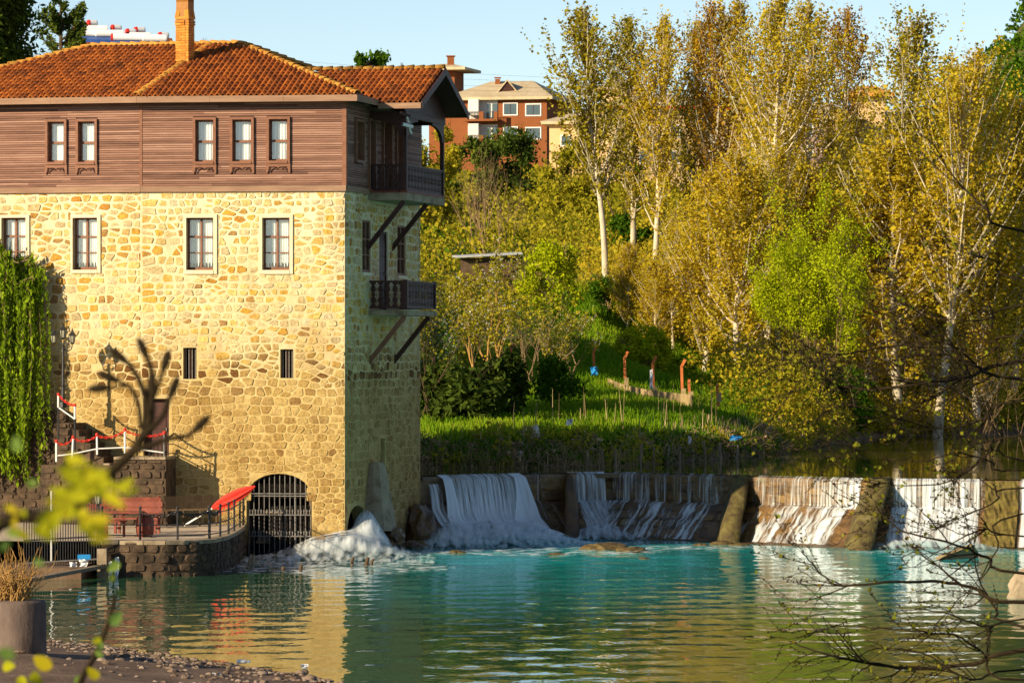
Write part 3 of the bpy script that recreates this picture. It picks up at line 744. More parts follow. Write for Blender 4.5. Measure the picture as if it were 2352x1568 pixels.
def jet(vx0, vx1, vy0, vy1, Y, out_, m, nx=12, ny=14):
    vs = []; uvs = []; dn = []
    for s in range(ny + 1):
        k = s / ny
        for i in range(nx + 1):
            tq = i / nx; a = at(vx0 + (vx1 - vx0) * tq * (1 + .25 * k) + 6 * k ** .5, vy0 + (vy1 - vy0) * k, Y - out_ * k ** .5)
            vs.append(tuple(a - t.location)); uvs.append((a.x, a.z)); dn.append(.7 * min(1, tq * 8, (1 - tq) * 8))
    w_ = nx + 1; Qd = np.array([(s * w_ + i, s * w_ + i + 1, (s + 1) * w_ + i + 1, (s + 1) * w_ + i) for s in range(ny) for i in range(nx)])
    me_ = np_mesh('water_sheet', np.array(vs), Qd, m, True); ul = me_.uv_layers.new(name='UVMap'); ul.data.foreach_set('uv', np.array(uvs, dtype=np.float32)[Qd.ravel()].ravel())
    at_ = me_.attributes.new('dens', 'FLOAT', 'POINT'); at_.data.foreach_set('value', np.array(dn, dtype=np.float32)); o_ = bpy.data.objects.new('water_sheet', me_); link(o_, t)
jet(914, 932, 1126, 1242, 136.3, .5, MT['veil_dense']); jet(913, 934, 1126, 1243, 136.2, .6, MT['veil'])
# mossy dry panel
mb = MB(); vs = []
for s, z in enumerate(np.linspace(UP - 0.03, 0.05, 13)):
    for i in range(13):
        p, f = crest_pt(xw(2266 + i * 6.4)); vs.append(p + f * (weir_q(z) + 0.07 + 0.06 * (s > 5) + r_.uniform(-.04, .05)) + Vector((0, 0, z + r_.uniform(-.02, .02))))
mb.add(vs, [(s * 13 + i, s * 13 + i + 1, s * 13 + i + 14, s * 13 + i + 13) for s in range(12) for i in range(12)])
part('moss_panel', mb, MT['mossy'], wt, label='yellow mossy dry stretch of the weir')

# ---- foam: heaped white water as height fields
def foam_field(name, label, x0, x1, y0, y1, hf, m, nx, ny, cat='foam', kind=None, shells=(), dscale=2.2):
    xs = np.linspace(x0, x1, nx); ys = np.linspace(y0, y1, ny)
    X, Y = np.meshgrid(xs, ys); Z0 = hf(X, Y)
    rq = np.random.default_rng(int(abs(x0 * 10))); fr_ = rq.normal(size=Z0.shape)
    for _ in range(2): fr_ = (fr_ + np.roll(fr_, 1, 0) + np.roll(fr_, -1, 0) + np.roll(fr_, 1, 1) + np.roll(fr_, -1, 1)) / 5
    Z0 = Z0 + .03 * fr_ * np.clip(Z0, 0, .5)
    base_ = Vector(((x0 + x1) / 2, (y0 + y1) / 2, 0)); top = None
    for j, (mm, sc, off) in enumerate([(m, 1.0, 0.0)] + list(shells)):
        Z = Z0 * sc + 0.014 + off * np.clip(Z0 * 3, 0, 1)
        live = Z0 > 0.002; idx = np.arange(X.size).reshape(X.shape)
        keep = live[:-1, :-1] & live[1:, 1:] & live[:-1, 1:] & live[1:, :-1]
        Qd = np.stack([idx[:-1, :-1], idx[:-1, 1:], idx[1:, 1:], idx[1:, :-1]], -1)[keep].reshape(-1, 4)
        V = np.stack([X - base_.x, Y - base_.y, Z], -1).reshape(-1, 3)
        me_ = np_mesh(name if j == 0 else 'foam_veil', V, Qd, mm, True)
        at_ = me_.attributes.new('dens', 'FLOAT', 'POINT'); at_.data.foreach_set('value', np.clip(Z0 * dscale, 0, 1).ravel().astype(np.float32))
        o = bpy.data.objects.new(name if j == 0 else 'foam_veil', me_)
        if j == 0: o.location = base_; link(o); meta(o, label, cat, None, kind); top = o
        else: link(o, top)
    return top
SH = [(MT['gush1'], 1.05, .03), (MT['gush2'], 1.1, .07), (MT['gush2'], 1.16, .12)]
def gush(X, Y):
    a = .95 * np.exp(-(np.abs(X + 4.3) / 0.6) ** 2.2 - ((Y - 129.2) / 1.6) ** 2)
    b = 0.52 * np.exp(-(np.abs(X + 4.9) / 1.55) ** 2.2 - (np.abs(Y - 127.4) / 2.1) ** 2.6)
    c = 0.2 * np.exp(-((X + 5.3) / 2.5) ** 2 - ((Y - 125.0) / 2.0) ** 2)
    n = 0.07 * np.sin(X * 3.1 + 1.4 * np.sin(Y * 1.7)) * np.sin(Y * 2.3 + X) + .03 * np.sin(X * 7 + Y * 2)
    return (a ** 3 + b ** 3 + c ** 3) ** (1 / 3) * (1 + n) - 0.02
gush_o = foam_field('gushing_foam', 'heaped white foam gushing from the mill outlet beside its corner', -8.6, -2.2, 121.6, 130.6, gush, MT['gush'], 150, 130, shells=SH)
def foot(X, Y):
    d = crest_y(X) - Y
    xc = -1.0 + .22 * np.clip(d - 1, 0, 7); hw = 1.5 + .2 * np.clip(d - 1, 0, 7)
    side = np.exp(-(np.clip(np.abs(X - xc) - hw + .5, 0, 9) / .7) ** 2)
    a = .40 * side * np.clip(1.12 - np.abs(d - 1.4) / 5.6, 0, 1) ** 1.25 * (d > .1)
    c = .28 * np.exp(-((X - 2.9) / 1.0) ** 2 - ((d - 1.5) / 1.4) ** 2)
    n = .16 * np.sin(X * 3.4 + 1.6 * np.sin(Y * 1.9)) * np.sin(Y * 2.6 + X * .7)
    return np.maximum(a, c) * (1 + n) - 0.02
foam_field('fall_foam', 'soft bluish foam spreading below the broad sheet of falling water', -4.2, 5.6, 131.0, 140.9, foot, MT['gush'], 150, 120, shells=SH, dscale=4.0)
def foot2(X, Y):
    d = crest_y(X) - Y
    a = 0.22 * np.exp(-((X - 12.7) / 1.8) ** 4 - ((d - 1.5) / 0.8) ** 2)
    return a - 0.01
foam_field('fall_foam', 'white foam below the bright fall right of the concrete buttress', 9.5, 16.0, 129, 134, foot2, MT['gush'], 100, 60, shells=SH[:2])
def drift(cxv, cyv, rx, ry):
    p = on(cxv, cyv, 0)
    def h(X, Y): return 0.03 * np.clip(1 - ((X - p.x) / rx) ** 2 - ((Y - p.y) / ry) ** 2, -1, 1)
    return p, h
for cxv, cyv, rx, ry, lab in ((730, 1304, 4.0, 3.6, 'thin foam drifting past the cut stakes below the mill outlet'), (1230, 1266, 4.2, 3.0, 'thin foam in front of the broad fall'), (1600, 1258, 3.4, 1.5, 'thin line of foam running right of the long mossy rock'), (2200, 1268, 3.6, 1.5, 'thin foam drifting from the bright right hand fall')):
    p, h = drift(cxv, cyv, rx, ry)
    foam_field('drifting_foam', lab, p.x - rx, p.x + rx, p.y - ry, p.y + ry, h, MT['foamflat'], 40, 40, dscale=30)
# rocks in the river
def rocks(label, specs, m='rock'):
    p0 = on(specs[0][0], specs[0][1], 0)
    mb = MB(); rg = random.Random(int(specs[0][0]))
    for vx, vy, w, h in specs:
        p = on(vx, vy, 0); k = p.y / FV
        mb.rock((p.x, p.y + 0.3, -0.02), (w * k / 2, w * k / 2 * 0.8, h * k), rg, 2, 0.14)
    return solo('river_rock', mb, MT[m], label, 'rock', (p0.x, p0.y, 0), 'rocks breaking the river surface', smooth=False)
rocks('long low mossy rock lying in the foam before the weir', [(1400, 1263, 100, 18), (1360, 1262, 60, 14), (1450, 1267, 80, 13)])
rocks('small dark rock awash in front of the broad fall', [(1278, 1275, 50, 7)])
rocks('tiny flat rock in blue water right of the long mossy rock', [(1480, 1283, 28, 5)])
rocks('rust brown rock at the foot of the dark ledge', [(1050, 1270, 44, 8)])
rocks('flat brown slab at the foot of the dry middle stretch of weir', [(1350, 1222, 70, 8)])
rocks('low brown rocks at the foot of the mossy buttress', [(1660, 1250, 60, 10), (1610, 1252, 40, 6), (1700, 1252, 50, 7)])
rocks('low ochre rock in front of the concrete buttress', [(1980, 1264, 60, 7)])
rocks('dark wet ledge below the narrow jet beside the mill', [(950, 1258, 84, 18)], 'weir')
mb = MB()
a, b = on(2140, 1285), on(2245, 1280)
mb.prism([a + Vector((0, 0, -.1)), b + Vector((0, 0, -.1)), b + Vector((0.05, 0, 0.12)), b + Vector((-0.1, 0, 0.36)), a + Vector((0.35, 0, 0.1))], (0, 1.0, 0))
solo('fallen_slab', mb, MT['lowwall'], 'tilted pale stone slab lying in the shallows below the right fall', 'slab')
mb = MB(); a = on(2318, 1372)
mb.rock((a.x + 0.7, a.y, 0.1), (0.75, 0.6, 0.75), random.Random(3), 2, 0.1)
solo('boulder', mb, MT['concrete'], 'pale boulder behind twigs at the right edge of the picture', 'boulder')
# cut stakes in the water
for vx, vy, h, w, lab in ((575, 1312, 40, 12, 'tallest weathered stake, split at the top, standing in the water near the quay'), (648, 1313, 13, 10, 'shortest black stake stub, second from the quay'), (690, 1314, 18, 9, 'short bent black stake stub left of the foam, third from the quay'), (809, 1298, 20, 8, 'thin black stake in front of the foam, left of a pair'), (841, 1301, 22, 10, 'thicker black stake of the close pair before the foam'), (853, 1300, 18, 7, 'thinner black stake of the close pair before the foam')):
    p = on(vx, vy); k = p.y / FV
    rg = random.Random(vx); mb = MB()
    n = 2 if h > 30 else 1
    for j in range(n):
        dx = (j - (n - 1) / 2) * w * k * 0.55
        mb.tube([p + Vector((dx - 0.03, 0, -0.5)), p + Vector((dx, 0, 0)), p + Vector((dx + rg.uniform(0, .05), 0, h * k * 0.6)), p + Vector((dx + rg.uniform(0.0, .08), 0, h * k * (1 - 0.06 * j)))], [w * k / (2 if n == 1 else 3.2), w * k / (2 if n == 1 else 3.2), w * k / (2.2 if n == 1 else 3.4), w * k / (2.5 if n == 1 else 4)], 7)
    solo('water_stake', mb, MT['stake' if h > 30 else 'bark'], lab, 'stake', p, 'stakes in the water below the mill')
# ------------------------------------------------------------------ the mill
c8, s8, c14, s14, c12, s12 = [f(rad(a)) for a in (8, 14, 12) for f in (math.cos, math.sin)]
C0 = (-4.9, 128.0)
F1 = Frame(C0, (c8, -s8), (-s8, -c8))
B0 = F1.p(-6.1, 0)
F2 = Frame((B0.x, B0.y), (c14, -s14), (-s14, -c14))
FE = Frame(C0, (s12, c12), (c12, -s12))
ZW0, ZW1, ZE = 10.69, 13.36, 13.45      # foot of timber storey, its top, eaves
UL, LE = -8.0, 9.67
mill = thing('watermill', 'old rubble stone watermill with brown timber top storey and tiled roof', 'building', (C0[0], C0[1], 0))
mr = random.Random(21)

class Shift(Frame):
    def __init__(s, fr, n): s.o = fr.o + fr.n * n; s.ex = fr.ex; s.n = fr.n

def vrect(fr, x0, y0, x1, y1, n=0.0):
    u0, u1 = fr.u(x0, n), fr.u(x1, n)
    xm = (x0 + x1) / 2
    return (u0, u1, fr.w(xm, y1, n), fr.w(xm, y0, n))

def holed_wall(mb, fr, u0, u1, w0, w1, holes, depth):
    us = sorted(set([u0, u1] + [h[i] for h in holes for i in (0, 1)])); ws = sorted(set([w0, w1] + [h[i] for h in holes for i in (2, 3)]))
    us = [u for u in us if u0 <= u <= u1]; ws = [w for w in ws if w0 <= w <= w1]
    for i in range(len(us) - 1):
        for j in range(len(ws) - 1):
            cu, cw = (us[i] + us[i + 1]) / 2, (ws[j] + ws[j + 1]) / 2
            if any(h[0] < cu < h[1] and h[2] < cw < h[3] for h in holes): continue
            mb.add([fr.p(us[i], ws[j]), fr.p(us[i + 1], ws[j]), fr.p(us[i + 1], ws[j + 1]), fr.p(us[i], ws[j + 1])], [(0, 1, 2, 3)])
    for h in holes:
        q = [(h[0], h[2]), (h[1], h[2]), (h[1], h[3]), (h[0], h[3])]
        for k in range(4):
            a, b = q[k], q[(k + 1) % 4]
            mb.add([fr.p(*a), fr.p(*b), fr.p(b[0], b[1], -depth), fr.p(a[0], a[1], -depth)], [(0, 1, 2, 3)])

# openings: stone windows, barred windows, door, arch
SW = [(F2, (-1, 494, 68, 623), (4, 500, 60, 616)), (F2, (163, 493, 231.5, 627), (167.5, 500, 224, 619.6)),
      (F1, (421.7, 492, 498.7, 629), (428, 500, 490.5, 620)), (F1, (595, 492, 673, 629), (602.6, 500, 665.6, 620))]
BW = [(F1, (420.5, 798, 451.3, 870)), (F1, (643.7, 801.6, 673.7, 868))]
DOOR = vrect(F1, 329, 915, 388, 1046)
arch_u0, arch_u1 = F1.u(566), F1.u(716); arch_top = F1.w(641, 1087); arch_spring = F1.w(641, 1150)
ESW = [(832, 505.7, 852, 625.6), (912.5, 518, 932, 633)]
EDOOR = (871, 532, 890.6, 711)
ESLOT = (874, 1006, 884, 1066)
out_u0, out_u1, out_top = 0.35, 2.7, 1.42
h1 = [vrect(fr, *inn) for fr, out, inn in SW if fr is F1] + [vrect(fr, *r) for fr, r in BW] + [DOOR, (arch_u0, arch_u1, -1.2, arch_top)]
h2 = [vrect(fr, *inn) for fr, out, inn in SW if fr is F2]
he = [vrect(FE, *r) for r in ESW] + [vrect(FE, *EDOOR), vrect(FE, *ESLOT), (out_u0, out_u1, -1.2, out_top)]
mb = MB()
holed_wall(mb, F1, -6.1, 0, -1.2, ZW0, h1, 0.42)
holed_wall(mb, F2, UL, 0, -1.2, ZW0, h2, 0.42)
holed_wall(mb, FE, 0, LE, -1.2, ZW0, he, 0.42)
def arch_fill(fr, u0, u1, spring, top, depth):
    n = 14; cu = (u0 + u1) / 2; hu = (u1 - u0) / 2
    P = [(cu - hu * math.cos(math.pi * k / n), spring + (top - spring) * math.sin(math.pi * k / n) ** 0.8) for k in range(n + 1)]
    for k in range(n):
        a, b = P[k], P[k + 1]
        mb.add([fr.p(a[0], a[1], 0.001), fr.p(b[0], b[1], 0.001), fr.p(b[0], top, 0.001), fr.p(a[0], top, 0.001)], [(0, 1, 2, 3)])
        mb.add([fr.p(*a), fr.p(*b), fr.p(b[0], b[1], -depth), fr.p(a[0], a[1], -depth)], [(0, 1, 2, 3)])
arch_fill(F1, arch_u0, arch_u1, arch_spring, arch_top, 0.42)
arch_fill(FE, out_u0, out_u1, 0.7, out_top, 0.42)
# closing walls at the back and far left
bk = FE.p(LE, 0); lf = F2.p(UL, 0); bl = lf + Vector((s12 * 10.5, c12 * 10.5, 0))
for a, b in ((bk, bl), (bl, lf)):
    mb.add([(a.x, a.y, -1.2), (b.x, b.y, -1.2), (b.x, b.y, ZW1), (a.x, a.y, ZW1)], [(0, 1, 2, 3)])
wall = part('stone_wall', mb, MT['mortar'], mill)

# ---- rubble stones, course by course
def stone_poly(ring, fr, rg, proud):
    """a stone with the given outline (u, w), slightly domed"""
    n = len(ring); cu = sum(p[0] for p in ring) / n; cw = sum(p[1] for p in ring) / n
    vs, fs = [], []
    tu, tw = rg.uniform(-.01, .01), rg.uniform(-.01, .01)
    for sc, nn in ((1.0, -0.006), (rg.uniform(.8, .9), proud)):
        for a, b in ring: vs.append(fr.p(cu + (a - cu) * sc, cw + (b - cw) * sc, nn + (rg.uniform(-.005, .005) + tu * (a > cu) + tw * (b > cw) if nn > 0 else 0)))
    vs.append(fr.p(cu, cw, proud * rg.uniform(0.8, 1.3)))
    for k in range(n): fs.append((k, (k + 1) % n, n + (k + 1) % n, n + k)); fs.append((n + k, n + (k + 1) % n, 2 * n))
    return vs, fs
def stone_geo(cu, cw, hu, hw, fr, rg, proud):
    n = 10; ex = rg.uniform(0.35, 0.6); ring = []; ph = rg.random()
    for k in range(n):
        t = 2 * math.pi * (k + ph * .6) / n; c, s = math.cos(t), math.sin(t); j = rg.uniform(.86, 1.02)
        ring.append((cu + hu * math.copysign(abs(c) ** ex, c) * j, cw + hw * math.copysign(abs(s) ** ex, s) * j))
    return stone_poly(ring, fr, rg, proud)
def clip(poly, nx, ny, c):
    out = []; m = len(poly)
    for i in range(m):
        a, b = poly[i], poly[(i + 1) % m]; da, db = nx * a[0] + ny * a[1] - c, nx * b[0] + ny * b[1] - c
        if da <= 0: out.append(a)
        if da * db < 0:
            t = da / (da - db); out.append((a[0] + (b[0] - a[0]) * t, a[1] + (b[1] - a[1]) * t))
    return out
def area(p): return abs(sum(p[i][0] * p[(i + 1) % len(p)][1] - p[(i + 1) % len(p)][0] * p[i][1] for i in range(len(p)))) / 2
stones = []
def lay(fr, u0, u1, w0, w1, blocks, rg, vis):
    seeds = []; w = w0
    while w < w1:
        h = rg.uniform(.17, .31); u = u0 + rg.uniform(0, .2); k = rg.uniform(.85, 1.15)
        while u < u1:
            L = rg.uniform(.16, .48) * k
            if rg.random() < .16: seeds += [(u + L * .3, w + h * .25), (u + L * .65, w + h * .75)]
            else: seeds.append((u + L / 2 + rg.uniform(-.04, .04), w + h / 2 + rg.uniform(-.035, .035)))
            u += L
        w += h
    AN = 1.75
    S = np.array(seeds) * np.array([1, AN])
    for i, (su, sw) in enumerate(seeds):
        hi = min(1, max(0, (sw - 4.6) / 2.2))
        g = rg.uniform(.007, .013) + hi * (rg.uniform(.004, .034) if rg.random() < .8 else .005)
        poly = [(max(u0 + .005, su - .6), max(w0, sw - .5)), (min(u1 - .005, su + .6), max(w0, sw - .5)), (min(u1 - .005, su + .6), min(w1 - .01, sw + .5)), (max(u0 + .005, su - .6), min(w1 - .01, sw + .5))]
        d2 = ((S - S[i]) ** 2).sum(1); nb = np.argsort(d2)[1:13]
        for j in nb:
            nx, ny = seeds[j][0] - su, (seeds[j][1] - sw) * AN * AN
            # bisector in the stretched metric, moved in by the joint width
            mx_, my_ = (seeds[j][0] + su) / 2, (seeds[j][1] + sw) / 2; l = math.hypot(nx, ny)
            if l < 1e-6: continue
            poly = clip(poly, nx / l, ny / l, (nx * mx_ + ny * my_) / l - g)
            if len(poly) < 3: break
        if len(poly) < 3: continue
        bad = False
        for q in blocks:
            us, ws = [p[0] for p in poly], [p[1] for p in poly]
            if max(us) > q[0] and min(us) < q[1] and max(ws) > q[2] and min(ws) < q[3]:
                opts = [clip(poly, 1, 0, q[0]), clip(poly, -1, 0, -q[1]), clip(poly, 0, 1, q[2]), clip(poly, 0, -1, -q[3])]
                poly = max(opts, key=lambda o: area(o) if len(o) > 2 else 0)
                if len(poly) < 3: bad = True; break
        if bad or area(poly) < .004: continue
        if hi > .3 and rg.random() < .04: continue
        c = rg.uniform(.08, .2); ring = []
        for k in range(len(poly)):
            a, b = poly[k], poly[(k + 1) % len(poly)]
            ring.append((a[0] + (b[0] - a[0]) * c, a[1] + (b[1] - a[1]) * c)); ring.append((b[0] + (a[0] - b[0]) * c, b[1] + (a[1] - b[1]) * c))
        ring = [(a + rg.uniform(-.006, .006), b + rg.uniform(-.006, .006)) for a, b in ring]
        stones.append((area(poly) * vis, stone_poly(ring, fr, rg, rg.uniform(.006, .02))))
pad = 0.02
def padded(r, p=0.02): return (r[0] - p, r[1] + p, r[2] - p, r[3] + p)
b1 = [padded(vrect(fr, *out)) for fr, out, inn in SW if fr is F1] + [padded(vrect(fr, *r), 0.05) for fr, r in BW] + [padded(DOOR, 0.08), (arch_u0 - .05, arch_u1 + .05, -2, arch_spring), (arch_u0 + .15, arch_u1 - .15, -2, arch_top + .04)]
b2_ = [padded(vrect(fr, *out)) for fr, out, inn in SW if fr is F2]
be = [padded(r, 0.1) for r in he] + [(2.75, 3.6, -2, 2.4), (2.7, 8.0, 10.4, 11), (2.8, 6.9, 7.0, 7.3)]
lay(F1, -6.08, -0.01, -0.5, ZW0 - 0.03, b1, random.Random(4), 1.0)
lay(F2, -4.9, -0.02, -0.5, ZW0 - 0.03, b2_, random.Random(5), 0.97)
lay(FE, 0.02, LE - 0.02, -0.5, ZW0 - 0.03, be, random.Random(6), 0.24)
# quoins at the corner are part of both faces already; sort by how large they show
stones.sort(key=lambda s: -s[0])
base = mill.location
for k, (a, (vs_, fs_)) in enumerate(stones[:300]):
    m_ = MB(); m_.add(vs_, fs_)
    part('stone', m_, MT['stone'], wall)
m_ = MB()
for a, (vs_, fs_) in stones[300:]: m_.add(vs_, fs_)
part('smaller_stones', m_, MT['stone'], wall, kind='stuff')

# ---- windows
m, nt, out = newmat('window_pane')
tr = N(nt, 'ShaderNodeBsdfTransparent'); gl = N(nt, 'ShaderNodeBsdfGlossy'); gl.inputs['Roughness'].default_value = 0.03
mx = N(nt, 'ShaderNodeMixShader'); mx.inputs[0].default_value = 0.09
tr.inputs[0].default_value = (0.97, 0.985, 0.98, 1)
nt.links.new(tr.outputs[0], mx.inputs[1]); nt.links.new(gl.outputs[0], mx.inputs[2]); nt.links.new(mx.outputs[0], out.inputs[0])
MT['pane'] = m
def curtain_mesh(fr, u0, u1, w0, w1, n, rg, hem=True):
    mb = MB(); k = 26; vs = []
    for i in range(k + 1):
        t = i / k; u = u0 + (u1 - u0) * t
        d = 0.025 * math.sin(t * 34 + rg.random() * 0.6) + 0.01 * math.sin(t * 11)
        low = w0 + (abs(math.sin(t * math.pi * 4)) * 0.16 if hem else 0)
        vs += [fr.p(u, low, n + d), fr.p(u, w1, n + d * 0.6)]
    return mb.add(vs, [(2 * i, 2 * i + 2, 2 * i + 3, 2 * i + 1) for i in range(k)])
def backing(fr, r, n):
    mb = MB(); mb.add([fr.p(r[0], r[2], n), fr.p(r[1], r[2], n), fr.p(r[1], r[3], n), fr.p(r[0], r[3], n)], [(0, 1, 2, 3)]); return mb
def stone_window(fr, outer, inner, rg, dep=0.0, curt=True, surround=True):
    o = vrect(fr, *outer); r = vrect(fr, *inner)
    mb = MB()
    if surround:
        mb.fbox(fr, o[0], r[0], o[2], o[3], -0.2, 0.045); mb.fbox(fr, r[1], o[1], o[2], o[3], -0.2, 0.045)
        mb.fbox(fr, r[0], r[1], r[3], o[3], -0.2, 0.043); mb.fbox(fr, r[0], r[1], o[2], r[2], -0.2, 0.06)
    else:
        mb.fbox(fr, r[0] - .02, r[1] + .02, r[2] - .1, r[2], -0.2, 0.05)
    win = part('window', mb, MT['dressed'], mill)
    d0, d1 = -0.27 + dep, -0.19 + dep
    t = 0.055; uu0, uu1, w0, w1 = r
    um = (uu0 + uu1) / 2; H = w1 - w0
    fm = MB()
    fm.fbox(fr, uu0, uu0 + t, w0, w1, d0, d1); fm.fbox(fr, uu1 - t, uu1, w0, w1, d0, d1)
    fm.fbox(fr, uu0 + t, uu1 - t, w0, w0 + t * 1.5, d0, d1); fm.fbox(fr, uu0 + t, uu1 - t, w1 - t, w1, d0, d1)
    fm.fbox(fr, um - t * .5, um + t * .5, w0 + t * 1.5, w1 - t, d0, d1 + 0.012)
    wa, wb = w0 + H * 0.335, w0 + H * 0.64
    fm.fbox(fr, uu0 + t, um - t * .5, wb - .03, wb + .03, d0, d1 + 0.008); fm.fbox(fr, um + t * .5, uu1 - t, wb - .02, wb + .02, d0, d1 + 0.004)
    fm.fbox(fr, uu0 + t, um - t * .5, wa - .015, wa + .015, d0, d1); fm.fbox(fr, um + t * .5, uu1 - t, wa - .015, wa + .015, d0, d1)
    part('frame', fm, MT['trimwood'], win)
    for ua, ub in ((uu0 + t, um - t * .5), (um + t * .5, uu1 - t)):
        for wc, wd in ((w0 + t * 1.5, wa - .015), (wa + .015, wb - .03), (wb + .03, w1 - t)):
            g = MB(); g.fbox(fr, ua, ub, wc, wd, -0.235 + dep, -0.228 + dep); part('pane', g, MT['pane'], win)
    if curt:
        part('curtain', curtain_mesh(fr, uu0 + .03, um - .01, w0 + .07, w1 - .03, -0.26, rg), MT['curtain'], win, True)
        part('curtain', curtain_mesh(fr, um + .01, uu1 - .03, w0 + .07, w1 - .03, -0.262, rg), MT['curtain'], win, True)
    part('shade_backing', backing(fr, (uu0 - .05, uu1 + .05, w0 - .05, w1 + .05), -0.5), MT['dark'], win)  # black sheet standing in for the unlit room behind the glass
for fr, outer, inner in SW: stone_window(fr, outer, inner, mr)
for r in ESW: stone_window(FE, r, r, mr, dep=.15, curt=False, surround=False)
for fr, r in BW:
    q = vrect(fr, *r)
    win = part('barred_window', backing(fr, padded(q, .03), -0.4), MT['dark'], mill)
    for k in range(4):
        u = q[0] + (q[1] - q[0]) * (k + 0.6) / 4.2
        g = MB(); g.tube([fr.p(u, q[2], -0.14), fr.p(u, q[3], -0.14)], 0.018, 6); part('bar', g, MT['rustiron'], win)
    g = MB(); g.fbox(fr, q[0], q[0] + .05, q[2], q[3], -.3, -.2); g.fbox(fr, q[0] + .14, q[0] + .2, q[2], q[3], -.33, -.25); part('frame', g, MT['trimwood'], win)
q = vrect(FE, *ESLOT)
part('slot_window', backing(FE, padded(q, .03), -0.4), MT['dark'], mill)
# doors
def door(fr, q, panel, dep=0.0):
    fr = Shift(fr, dep)
    d = MB(); d.fbox(fr, q[0] + .06, q[1] - .06, q[2], q[3] - .07, -0.30, -0.24)
    dr = part('door', d, MT['darkwood'], mill)
    g = MB(); g.fbox(fr, q[0], q[0] + .06, q[2], q[3], -.32, -.2); g.fbox(fr, q[1] - .06, q[1], q[2], q[3], -.32, -.2); g.fbox(fr, q[0] + .06, q[1] - .06, q[3] - .07, q[3], -.32, -.2)
    part('frame', g, MT['darkwood'], dr)
    n = 4
    for k in range(n):
        w0 = q[2] + .1 + (q[3] - q[2] - .3) * k / n; w1 = w0 + (q[3] - q[2] - .3) / n - .06
        g = MB(); g.fbox(fr, q[0] + .14, q[1] - .14, w0, w1, -0.24, -0.22); part('door_panel', g, MT['darkwood'], dr)
    g = MB(); g.fbox(fr, q[1] - .13, q[1] - .1, (q[2] + q[3]) / 2 - .12, (q[2] + q[3]) / 2 - .02, -.24, -.18); part('handle', g, MT['rustiron'], dr)
door(F1, DOOR, 4); door(FE, vrect(FE, *EDOOR), 4, .16)

# ---- arched water gate with grille, and the wheel behind it
gate = thing('arched_grille', 'rusty iron grille with spiked rails closing the arched water opening', 'grille', F1.p((arch_u0 + arch_u1) / 2, 0, -.1))
cu, hu = (arch_u0 + arch_u1) / 2, (arch_u1 - arch_u0) / 2
def arch_h(u):
    k = max(0.0, 1 - ((u - cu) / hu) ** 2)
    return arch_spring + (arch_top - arch_spring) * k ** 0.4
for k in range(13):
    u = arch_u0 + .05 + (arch_u1 - arch_u0 - .1) * k / 12
    g = MB(); g.tube([F1.p(u, -0.4, -0.12), F1.p(u, arch_h(u) - .01, -0.12)], 0.016 if k != 9 else 0.03, 6); part('bar', g, MT['rustiron'], gate)
for vy in (1133, 1138.5, 1182, 1231):
    w = F1.w(641, vy)
    g = MB(); g.fbox(F1, arch_u0 + .03, arch_u1 - .03, w - .014, w + .014, -.1, -.07); rl = part('cross_rail', g, MT['rustiron'], gate)
    if vy > 1150:
        for k in range(22):
            u = arch_u0 + .08 + (arch_u1 - arch_u0 - .16) * k / 21
            g = MB(); g.prism([F1.p(u - .012, w + .014, -.1), F1.p(u + .012, w + .014, -.1), F1.p(u + .012, w + .10, -.1), F1.p(u + .025, w + .12, -.1), F1.p(u, w + .17, -.1), F1.p(u - .025, w + .12, -.1), F1.p(u - .012, w + .10, -.1)], F1.n * 0.02); part('spike', g, MT['rustiron'], rl)
wheel = thing('waterwheel', 'old wooden water wheel with plank paddles behind the arched grille', 'water wheel', F1.p(cu, 0.9, -2.2))
R = 1.75
for k in range(12):
    a = 2 * math.pi * k / 12 + 0.2
    g = MB()
    c1_, s1_ = math.cos(a), math.sin(a)
    for r0 in (0.95,):
        P = lambda r, u, t: F1.p(cu + u, 0.9 + r * s1_ + t * c1_, -2.2 + r * c1_ - t * s1_)
        g.hexa([P(1.1, -.8, -.02), P(1.1, .8, -.02), P(1.1, .8, .02), P(1.1, -.8, .02)], [P(R, -.8, -.02), P(R, .8, -.02), P(R, .8, .02), P(R, -.8, .02)])
    part('paddle', g, MT['stake'], wheel)
for u in (-.72, .72):
    g = MB()
    for k in range(24):
        a, b = 2 * math.pi * k / 24, 2 * math.pi * (k + 1) / 24
        P = lambda t, r: F1.p(cu + u, 0.9 + r * math.sin(t), -2.2 + r * math.cos(t))
        off = F1.ex * 0.06
        q = [P(a, 1.15), P(b, 1.15), P(b, 1.4), P(a, 1.4)]
        g.hexa(q, [p + off for p in q])
    rm = part('rim', g, MT['bark'], wheel)
    g = MB()
    for k in range(4):
        a = math.pi * k / 4
        g.beam(F1.p(cu + u + .03, 0.9 - 1.2 * math.sin(a), -2.2 - 1.2 * math.cos(a)), F1.p(cu + u + .03, 0.9 + 1.2 * math.sin(a), -2.2 + 1.2 * math.cos(a)), 0.08)
    part('spokes', g, MT['bark'], wheel)
g = MB(); g.tube([F1.p(cu - 1.1, 0.9, -2.2), F1.p(cu + 1.1, 0.9, -2.2)], 0.12, 10); part('axle', g, MT['bark'], wheel)
mb = MB()
q = lambda u, n: (u, n)
for (ua, na, ub, nb) in ((arch_u0, -.42, arch_u0, -5), (arch_u0, -5, arch_u1, -5), (arch_u1, -5, arch_u1, -.42)):
    mb.add([F1.p(ua, -1.2, na), F1.p(ub, -1.2, nb), F1.p(ub, arch_top, nb), F1.p(ua, arch_top, na)], [(0, 1, 2, 3)])
mb.add([F1.p(arch_u0, arch_top, -.42), F1.p(arch_u1, arch_top, -.42), F1.p(arch_u1, arch_top, -5), F1.p(arch_u0, arch_top, -5)], [(0, 1, 2, 3)])
